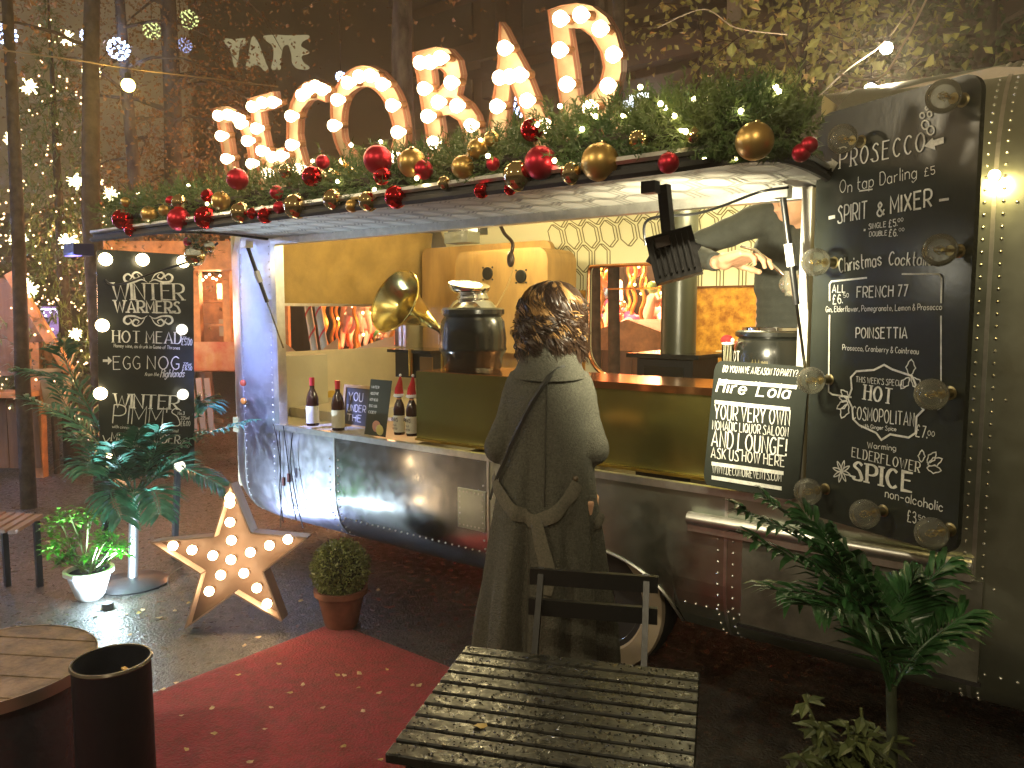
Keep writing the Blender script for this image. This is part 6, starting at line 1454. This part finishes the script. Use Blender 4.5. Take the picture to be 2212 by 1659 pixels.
# lit bulb on the riveted side at the right
p = AY(2148, 378, -.03); rl = thing('side_lamp', 'small glowing bulb fixed to the riveted caravan side beyond the menu board', 'light bulb', p); mb = MB(); mb.ball(p, .016, 14, 10); part(mb, 'bulb', glow('side_bulb', (1, .8, .3), 26), rl, True); mb = MB(); mb.lathe([(.014, 0), (.012, .02)], p + V((0, .008, 0)), (0, 1, 0), 10); part(mb, 'socket', brass2, rl, True)
light('side_glow', p + V((0, -.05, 0)), 1.6, (1, .75, .25), .02)

# ============================================================ PEOPLE
skin_m = M('skin', (.6, .33, .2), .5, var=.06, vs=30); cloth_g = M('grey_green_wool', (.09, .088, .066), .95, var=.5, vs=130, bump=.9, bs=200, vr=.8)
dark_sh = M('dark_shirt', (.04, .043, .035), .85, var=.2, vs=20, bump=.2, bs=150); hair_d = M('dark_hair', (.035, .018, .01), .4); hair_b = M('blond_hair', (.3, .17, .06), .5)
def finger(mb, a, dirs, L, r):
    q = [V(a)]; 
    for d, l in zip(dirs, L): q.append(q[-1] + V(d).normalized() * l)
    mb.tube(q, [r * (1 - .1 * i) for i in range(len(q))], 8); mb.ball(q[-1], r * .75, 8, 6); mb.ball(q[0], r, 8, 6)
    for p_ in q[1:-1]: mb.ball(p_, r * .98, 8, 6)
def hand(mb, wrist, fwd, nrm, s=1, curl=.5, mirror=1):
    """wrist point, pointing direction, back-of-hand normal"""
    fwd = V(fwd).normalized(); nrm = V(nrm); nrm = (nrm - fwd * nrm.dot(fwd)).normalized(); sd = fwd.cross(nrm) * mirror
    for k in range(6): mb.ball(wrist + fwd * (.02 + .014 * k) * s, .027 * s, 12, 8, (1, 1, 1)) if k < 1 else None
    for j in range(4):
        b0 = wrist + fwd * .015 * s + sd * (-.018 + .012 * j) * s; b1 = wrist + fwd * (.09 - .004 * abs(j - 1)) * s + sd * (-.032 + .0215 * j) * s
        mb.tube([b0, (b0 + b1) / 2, b1], [.016 * s, .0165 * s, .0125 * s], 9); mb.ball(b1, .0125 * s, 9, 6)
        l = (.85, 1, .95, .75)[j] * s; d = fwd; ds = []; a = curl * (.7 + .1 * j)
        for i in range(3): ang = a * (i + .6); ds.append(fwd * math.cos(ang) - nrm * math.sin(ang))
        finger(mb, b1, ds, (.042 * l, .026 * l, .022 * l), .0098 * s)
    t0 = wrist + fwd * .03 * s - sd * .026 * s
    finger(mb, t0, [fwd * .6 - sd * .8 - nrm * .3, fwd * .9 - sd * .3 - nrm * .5, fwd * 1 + sd * .2 - nrm * .6], (.036 * s, .032 * s, .026 * s), .012 * s)
def body(mb, X, Yv, o, H, slim=.7, arms=None, legs=True):
    """continuous figure from overlapping tapered volumes; X right, Yv forward; arms: list of (shoulder, elbow, wrist) in local metres"""
    Z = V((0, 0, 1)); L = lambda x, y, z: o + X * (x * H) + Yv * (y * H) + Z * (z * H)
    Q = lambda pts, rs: mb.tube(spline([L(*p) for p in pts], 4), [q.x for q in spline([(r * H, 0, 0) for r in rs], 4)], 14)
    Q([(0, 0, .50), (0, .0, .56), (0, 0, .64), (0, .005, .72), (0, 0, .79), (0, 0, .825)], [.085 * slim, .08 * slim, .078 * slim, .088 * slim, .08 * slim, .04])
    for s in (-1, 1): Q([(s * .05, 0, .52), (s * .052, 0, .62), (s * .06, 0, .72), (s * .045, 0, .775), (s * .058, 0, .772)], [.075 * slim, .06 * slim, .05 * slim, .03, .026])
    Q([(0, 0, .80), (0, .008, .84), (0, .015, .87)], [.042, .034, .034])
    mb.ball(L(0, .012, .935), .062 * H, 18, 12, (1, 1.15, 1.18)); mb.ball(L(0, .035, .9), .045 * H, 14, 10, (.95, 1, 1.1)); mb.ball(L(0, .082, .915), .011 * H, 8, 6, (.8, 1, 1.4))
    for s in (-1, 1): mb.ball(L(s * .063, .01, .925), .015 * H, 8, 6, (.5, 1, 1.4)); mb.ball(L(s * .024, .074, .938), .009 * H, 8, 6)
    mb.tube([L(-.018, .078, .892), L(.018, .078, .892)], .005 * H, 6)
    if legs:
        for s in (-1, 1):
            Q([(s * .052, 0, .53), (s * .056, .005, .4), (s * .056, .01, .285), (s * .056, -.005, .18), (s * .056, 0, .05)], [.062, .052, .036, .036, .024])
            Q([(s * .056, -.02, .03), (s * .058, .04, .025), (s * .06, .105, .015)], [.028, .026, .018])
    for (a, b, c) in arms or []:
        Q([a, ((a[0] + b[0]) / 2, (a[1] + b[1]) / 2, (a[2] + b[2]) / 2), b], [.026, .025, .022]); Q([b, ((b[0] * .6 + c[0] * .4), (b[1] * .6 + c[1] * .4), (b[2] * .6 + c[2] * .4)), c], [.022, .021, .016])
    return L
# ---- customer seen from behind
wt_ = 2.93; wo = AD(1186, 900, wt_); wo = V((wo.x, wo.y, 0)); WY = V((fw.x, fw.y, 0)).normalized(); ang = math.radians(-4); WY = V((WY.x * math.cos(ang) - WY.y * math.sin(ang), WY.x * math.sin(ang) + WY.y * math.cos(ang), 0)); WXv = V((WY.y, -WY.x, 0))
H_ = 1.70
wm_ = thing('person', 'curly haired woman in a long grey green coat at the bar, seen from behind', 'person', wo)
mb = MB(); arms_w = [((.06, 0, .77), (.098, -.012, .635), (.055, .13, .645)), ((-.06, 0, .77), (-.108, -.012, .635), (-.03, .14, .64))]
body(mb, WXv, WY, wo, H_, arms=arms_w)
Lw = lambda x, y, z: wo + WXv * x + WY * y + V((0, 0, z))
hand(mb, Lw(.055 * H_, .13 * H_, .645 * H_), -WXv * .6 + WY * .6 + V((0, 0, .3)), V((0, 0, 1)), .92, .5); hand(mb, Lw(-.03 * H_, .14 * H_, .64 * H_), WXv * .6 + WY * .6 + V((0, 0, .3)), V((0, 0, 1)), .92, .5, -1)
rm = remesh(mb, .008, 4); part(rm, 'body', skin_m, wm_, True)
prof_c = [(.24, .265, .20), (.33, .255, .195), (.5, .235, .185), (.7, .21, .168), (.88, .188, .15), (.98, .175, .14), (1.08, .165, .13), (1.2, .158, .125), (1.3, .155, .118), (1.36, .145, .108), (1.4, .12, .09), (1.435, .085, .07), (1.47, .06, .055)]
def coatr(z):
    for a, b in zip(prof_c[:-1], prof_c[1:]):
        if a[0] <= z <= b[0]: t = (z - a[0]) / (b[0] - a[0]); return a[1] + (b[1] - a[1]) * t, a[2] + (b[2] - a[2]) * t
    return prof_c[-1][1:]
def coatp(th, z, off=0):
    rx, ry = coatr(z); g = max(0, min(1, (1.2 - z) / .7)); f = 1 + g * (.07 * math.sin(5 * th + 1.2 + z) + .22 * (abs(math.sin(4.5 * th + 2.3 - z * .5)) - .5) + .035 * math.sin(17 * th)) + .018 * math.sin(4 * th + z * 6) * (z < 1.35) + .01 * math.sin(11 * th + z * 19)
    back = math.exp(-((th + math.pi / 2 + .42) / .075) ** 2) * g * .3; f -= back
    sx = -.02 * (1 - (z - .24) / 1.2)
    return Lw(sx + math.cos(th) * (rx * f + off), math.sin(th) * (ry * f + off) - .015 + .05 * max(0, z - 1.3) * 0, z)
mb = MB(); zs = lin(.25, 1.46, 66); thn = 110; vs = []
for z in zs: vs += [coatp(-math.pi + 2 * math.pi * k / thn, z) for k in range(thn)]
fs = [(i * thn + k, i * thn + (k + 1) % thn, (i + 1) * thn + (k + 1) % thn, (i + 1) * thn + k) for i in range(len(zs) - 1) for k in range(thn)] + [tuple(range(thn - 1, -1, -1)), tuple((len(zs) - 1) * thn + k for k in range(thn))]
mb.add(vs, fs)
for s, (a, b, c) in zip((1, -1), arms_w):
    A_, B_, C_ = [Lw(*(q * H_ for q in p)) for p in (a, b, c)]; A2 = Lw(s * .1, 0, 1.36)
    q = spline([A2, Lw(s * .124, -.005, 1.3), (A_ + B_) / 2 + WXv * s * .008, B_ + WXv * s * .01, (B_ * .5 + C_ * .5) + V((0, 0, .005)), C_ - (C_ - B_).normalized() * .03], 7)
    rr2 = [x.x for x in spline([(r, 0, 0) for r in (.05, .052, .052, .052, .05, .046)], 7)]
    rr2 = [r * (1 + .02 * math.sin(i * 1.7)) for i, r in enumerate(rr2)]; mb.tube(q, rr2, 16)
cm = remesh(mb, .0085, 2); part(cm, 'coat', cloth_g, wm_, True)
mb = MB()   # turned collar
for k in range(25):
    pass
cq = [Lw(math.cos(a) * .092, math.sin(a) * .085 - .015, 1.42 + .03 * math.sin(a) * -1) for a in lin(-math.pi * 1.1, .1 * math.pi, 26)]
cq2 = [Lw(math.cos(a) * .14, math.sin(a) * .122 - .02, 1.362 + .01 * math.sin(a)) for a in lin(-math.pi * 1.1, .1 * math.pi, 26)]; cq3 = [p + V((0, 0, .045)) for p in cq]
for k in range(25): mb.quad(cq3[k], cq3[k + 1], cq2[k + 1], cq2[k]); mb.quad(cq3[k], cq3[k + 1], cq[k + 1], cq[k])
part(mb, 'collar', cloth_g, wm_, True)
belt_m = M('belt_wool', (.12, .11, .08), .95, var=.4, vs=130, vr=.8)
def band(name, pts, wd, mat=belt_m, off=.02, label=None):
    mb = MB(); q = spline([(a, z, 0) for a, z in pts], 8); V1 = []
    for i, p_ in enumerate(q):
        a, b = q[max(0, i - 1)], q[min(len(q) - 1, i + 1)]; d = V(((b.x - a.x) * .2, b.y - a.y)); d.normalize(); n_ = V((-d.y / .2 , d.x)) * wd / 2
        V1 += [coatp(p_.x + n_.x, p_.y + n_.y, off), coatp(p_.x, p_.y, off + .006), coatp(p_.x - n_.x, p_.y - n_.y, off)]
    mb.add(V1, [(i * 3 + j, i * 3 + 3 + j, i * 3 + 4 + j, i * 3 + 1 + j) for i in range(len(q) - 1) for j in range(2)]); part(mb, name, mat, wm_, True)
hp_ = -math.pi / 2
band('bag_strap', [(hp_ + .45, 1.41), (hp_ + .1, 1.385), (hp_ - .35, 1.27), (hp_ - .8, 1.12), (hp_ - 1.15, .98), (hp_ - 1.3, .9)], .022, M('strap_dark', (.015, .014, .01), .6), .018)
band('belt', [(hp_ - 1.35, .99), (hp_ - .95, .93), (hp_ - .5, .87), (hp_ - .12, .84)], .05)
band('belt', [(hp_ - .2, .845), (hp_ + .15, .88), (hp_ + .5, .95), (hp_ + .62, .985)], .05)
band('belt_tail', [(hp_ - .15, .85), (hp_ - .05, .77), (hp_ + .05, .68), (hp_ + .0, .6)], .045, off=.026)
band('pocket_flap', [(hp_ + .95, .83), (hp_ + 1.15, .81), (hp_ + 1.3, .85)], .03)
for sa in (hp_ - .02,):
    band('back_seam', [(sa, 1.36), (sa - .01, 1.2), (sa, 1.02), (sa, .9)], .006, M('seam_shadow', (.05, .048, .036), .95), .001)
mb = MB(); mb.ball(coatp(hp_ + .6, 1.0, .014), .011, 10, 6); part(mb, 'button', M('horn_button', (.1, .07, .04), .3), wm_, True)
# hair: dark cap and many curling locks
hc = Lw(.008, .02, .935 * H_ + .005); mb = MB(); mb.ball(hc, .112, 24, 16, (1.03, 1.0, 1.06)); mb.ball(hc + V((0, 0, -.07)) - WY * .02, .1, 20, 12, (1.05, .85, 1.0)); hm = remesh(mb, .01, 3); part(hm, 'hair', hair_d, wm_, True)
hd, hb_ = MB(), MB()
for i in range(230):
    a0 = R.uniform(-math.pi * 1.12, .12 * math.pi); el0 = R.uniform(-.4, 1.35); ph0 = R.uniform(0, 6.3); rad = R.uniform(.010, .022); tu = R.uniform(.9, 2.0)
    r0 = R.uniform(.104, .14); z0 = R.uniform(-.18, -.02); blond = R.random() < (.45 if (math.cos(a0) < -.05 and el0 > .1) else .12)
    for j in range(12):
        a = a0 + R.gauss(0, .08); el = el0 + R.gauss(0, .08); ph = ph0 + R.gauss(0, .25)
        d0 = (WXv * math.cos(a) * math.cos(el) + WY * math.sin(a) * math.cos(el) + V((0, 0, math.sin(el)))).normalized(); st_p = hc + d0 * .112
        tgt = hc + (WXv * math.cos(a) + WY * math.sin(a)) * (r0 + R.gauss(0, .003)) + V((0, 0, z0 + R.gauss(0, .006))); q = []
        e1 = d0.cross(V((0, 0, 1))).normalized() if abs(d0.z) < .98 else WXv; N_ = 15
        for k in range(N_):
            t = k / (N_ - 1); p_ = st_p * (1 - t) + tgt * t; rr3 = (p_ - hc); hz_ = V((rr3.x, rr3.y, 0)); m_ = max(.0, .122 - math.sqrt(hz_.length ** 2 + max(0, rr3.z) ** 2))
            p_ += rr3.normalized() * m_; am = rad * min(1, t * 1.8); p_ += e1 * math.cos(ph + t * tu * 6.28) * am + d0 * math.sin(ph + t * tu * 6.28) * am; q.append(p_)
        (hb_ if blond else hd).tube(q, [.0019] * (N_ - 1) + [.0008], 3, False)
part(hd, 'curly_locks', hair_d, wm_, True, 'stuff'); part(hb_, 'blond_locks', hair_b, wm_, True, 'stuff')
# boots and trousers
for s in (-1, 1):
    mb = MB(); mb.tube([Lw(s * .095, 0, .06), Lw(s * .095, .0, .5)], [.05, .075], 14); mb.ball(Lw(s * .097, .06, .035), .05, 12, 8, (1, 1, .7)); mb.ball(Lw(s * .1, .12, .03), .042, 12, 8, (1, 1, .7)); mb.box(Lw(s * .097, .05, .008), (.09, .26, .016), (WXv, WY, V((0, 0, 1)))); b_ = remesh(mb, .01, 2); part(b_, 'boot', M('boot_leather', (.02, .015, .012), .4), wm_, True)

# ---- barman leaning over the egg nog kettle
bo = AY(1712, 600, .86); bo = V((bo.x, .86, .45)); HB = 1.80; BY = V((-.12, -1, 0)).normalized(); BX = V((-BY.y * -1, 0, 0)); BX = V((BY.y, -BY.x, 0)) 
bar = thing('person', 'barman in a dark long-sleeved shirt holding a ladle over the egg nog kettle', 'person', bo)
def loc(p): d = V(p) - bo; return (d.dot(BX) / HB, d.dot(BY) / HB, d.z / HB)
shl = bo + BX * (.105 * HB) * (1 if (BX.dot(V((-1, 0, 0))) > 0) else -1) + V((0, 0, .79 * HB)); s_side = 1 if BX.dot(V((-1, 0, 0))) > 0 else -1
shr = bo - BX * (.105 * HB * s_side) + V((0, 0, .79 * HB))
el1 = AY(1478, 545, .62); wr1 = AY(1552, 568, .34); el2 = AY(1800, 640, .6); wr2 = AY(1765, 655, .4)
shl = AY(1668, 470, .80)
mb = MB(); body(mb, BX, BY, bo, HB, arms=[(loc(shl), loc(el1), loc(wr1)), (loc(shr), loc(el2), loc(wr2))])
hdir = (AY(1640, 545, .34) - wr1).normalized(); hand(mb, wr1, hdir, V((.15, .2, 1)), 1.4, .62, 1)
hand(mb, wr2, (AY(1728, 622, .36) - wr2).normalized(), V((.2, -.9, .5)), 1.05, .7, -1)
rm = remesh(mb, .006, 3); part(rm, 'body', skin_m, bar, True)
mb = MB(); Z_ = V((0, 0, 1))
q = [bo + Z_ * z for z in (.5 * HB, .6 * HB, .7 * HB, .77 * HB, .815 * HB)]
for p_, q_, rx, ry in zip(q[:-1], q[1:], (.17, .165, .18, .19), (.12, .115, .12, .11)):
    for k in range(5): c = p_ + (q_ - p_) * k / 5; mb.ball(c, .06, 20, 8, (rx / .06, ry / .06, 1.6))
for (a, b, c, u) in ((shl, el1, wr1, 1), (shr, el2, wr2, 1)):
    cc = c - (c - b).normalized() * .025; pts = spline([bo + Z_ * .76 * HB + (a - bo - Z_ * .76 * HB) * .5, a, (a + b) / 2 + Z_ * .01, b, (b + cc) / 2, cc], 7); rr4 = [x.x for x in spline([(r, 0, 0) for r in (.085, .082, .068, .056, .05, .04)], 7)]; mb.tube(pts, [r * (1 + .04 * math.sin(i * 1.9)) for i, r in enumerate(rr4)], 16); mb.ball(a, .075, 14, 10); mb.ball(b, .056, 12, 8)
sm_ = remesh(mb, .009, 3); part(sm_, 'shirt', dark_sh, bar, True)
mb = MB(); mb.tube([bo + Z_ * .02, bo + Z_ * .52 * HB], [.13, .17], 18); tr_ = remesh(mb, .02, 1); part(tr_, 'trousers', dark_sh, bar, True)
mb = MB(); hc2 = bo + Z_ * (.955 * HB) - BY * .012; mb.ball(hc2, .118, 20, 12, (1, 1.1, 1.02)); part(mb, 'hair', hair_d, bar, True)
# ladle and glass
lh = AY(1632, 540, .33); le = AY(1700, 600, .36); ldl = thing('ladle', 'clear ladle held out in the barman hand', 'ladle', le)
mb = MB(); mb.tube([AY(1600, 532, .34), lh, le], .006, 8); part(mb, 'handle', chrome, ldl, True); mb = MB(); mb.ball(le + V((.01, 0, -.025)), .04, 18, 12); part(mb, 'bowl', clear_glass('ladle_glass', (.85, .88, .85), .3, .05, .2), ldl, True)
cpp = AY(1712, 640, .36); mb = MB(); mb.lathe([(.03, 0), (.04, .1), (.037, .1), (.028, .004)], cpp, n=20); single(mb, 'glass_cup', clear_glass('cup_glass', (.85, .85, .8), .3, .05, .2), 'clear cup held above the egg nog kettle', 'cup', smooth=True)

# ============================================================ palm ground spot and added lights
# unseen festoon bulbs added overhead, behind the viewer, to light the foreground
for k, (x, y, z, pw) in enumerate(((.9, -4.2, 3.6, 70), (-2.6, -5.0, 3.6, 85), (-5.2, -3.4, 3.5, 60))):
    p = V((x, y, z)); fbb = thing('festoon_bulb', ('unseen bulb added behind the viewer above the table', 'unseen bulb added behind the viewer above the carpet', 'unseen bulb added above the cable drum table')[k], 'light bulb', p); mb = MB(); mb.ball(p, .04, 12, 8); part(mb, 'bulb', glow('unseen_bulb', (1, .72, .4), 20, False), fbb, True)
    light('festoon_fill', p - V((0, 0, .08)), pw, (1, .85, .56), .06)
# white ground spot at the palm foot
p = AZ(232, 1296, .05); gs = thing('ground_spot', 'small black uplighter on the ground between the potted shrub and the palm base', 'spotlight', V((p.x, p.y, 0))); 
mb = MB(); mb.lathe([(.03, 0), (.03, .035), (.024, .035), (.02, .03)], V((p.x, p.y, 0)), n=18); part(mb, 'housing', black, gs, True)
light('ground_spot_light', V((p.x, p.y,   .07)), 75, (.62, .8, 1), .02, 'SPOT', AD(330, 830, 4.9), 150, blend=.5)
light('ground_spot_light', V((p.x, p.y,   .10)), 5, (.7, .9, 1), .02)
# blue spot added to tint the nose of the caravan
light('blue_wash', AD(120, 560, 3.9), 230, (.26, .34, 1), .1, 'SPOT', AY(570, 850, 0), 36)
light('interior_fill', (-3.3, 1.0, 2.2), 26, (1, .8, .4), .15)  # fill lights added to brighten the inside of the bar
light('interior_fill', (-1.6, 1.1, 2.25), 22, (1, .88, .52), .15)

for q_, lab in (((-3.3, 1.0, 2.29), 'round ceiling lamp added over the pale seat to carry the interior fill'), ((-1.6, 1.1, 2.34), 'round ceiling lamp added over the stove to carry the interior fill')):  # fixtures added as bodies for the interior fill lights
    th = thing('added_ceiling_lamp', lab, 'added ceiling lamp', V(q_)); mb = MB(); mb.lathe([(.09, .06), (.1, .02), (.08, 0), (.0, -.005)], q_, n=24); part(mb, 'lamp_shade', glow('added_lamp_glass', (1, .85, .5), 5), th, True); mb = MB(); mb.lathe([(.11, .06), (.11, .085)], q_, n=24); part(mb, 'lamp_base', brass2, th, True)

p = AZ(503, 1222, .05); gs = thing('ground_spot', 'small black uplighter added out of sight behind the marquee star to brighten the caravan panel', 'spotlight', V((p.x, p.y, 0)))  # hidden uplighter added to brighten the caravan panel beyond the star
mb = MB(); mb.lathe([(.03, 0), (.03, .035), (.024, .035), (.02, .03)], V((p.x, p.y, 0)), n=18); part(mb, 'housing', black, gs, True)
light('panel_fill', V((p.x, p.y, .07)), 13, (.45, .55, 1), .02, 'SPOT', V((-3.7, 0, .7)), 90, blend=.6)
mb = MB()  # unseen blue lights added so the caravan nose has something to reflect
for k in range(22):
    for j in range(26): mb.ball(V((-9.0 + k * .01, -3.6 + k * .14, 3.2 - j * .085 - R.random() * .03)), .012, 4, 3)
single(mb, 'reflection_curtain', glow('curtain_blue', (.35, .5, 1), 45, False), 'unseen curtain of tiny blue fairy lights added for reflections on the caravan nose', 'fairy lights', kind='stuff')

# ------------------------------------------------------------ thin haze volume added for a soft glow around the bulbs
mb = MB(); mb.box((-15, 12, 13), (110, 110, 30))
hzm_ = bpy.data.materials.new('haze'); hzm_.use_nodes = True; t = hzm_.node_tree; t.nodes.remove(t.nodes['Principled BSDF'])
pv = t.nodes.new('ShaderNodeVolumePrincipled'); pv.inputs['Density'].default_value = .008; pv.inputs['Color'].default_value = (.95, .9, .82, 1); pv.inputs['Anisotropy'].default_value = .7
t.links.new(pv.outputs[0], t.nodes['Material Output'].inputs['Volume'])
single(mb, 'haze', hzm_, kind='stuff')
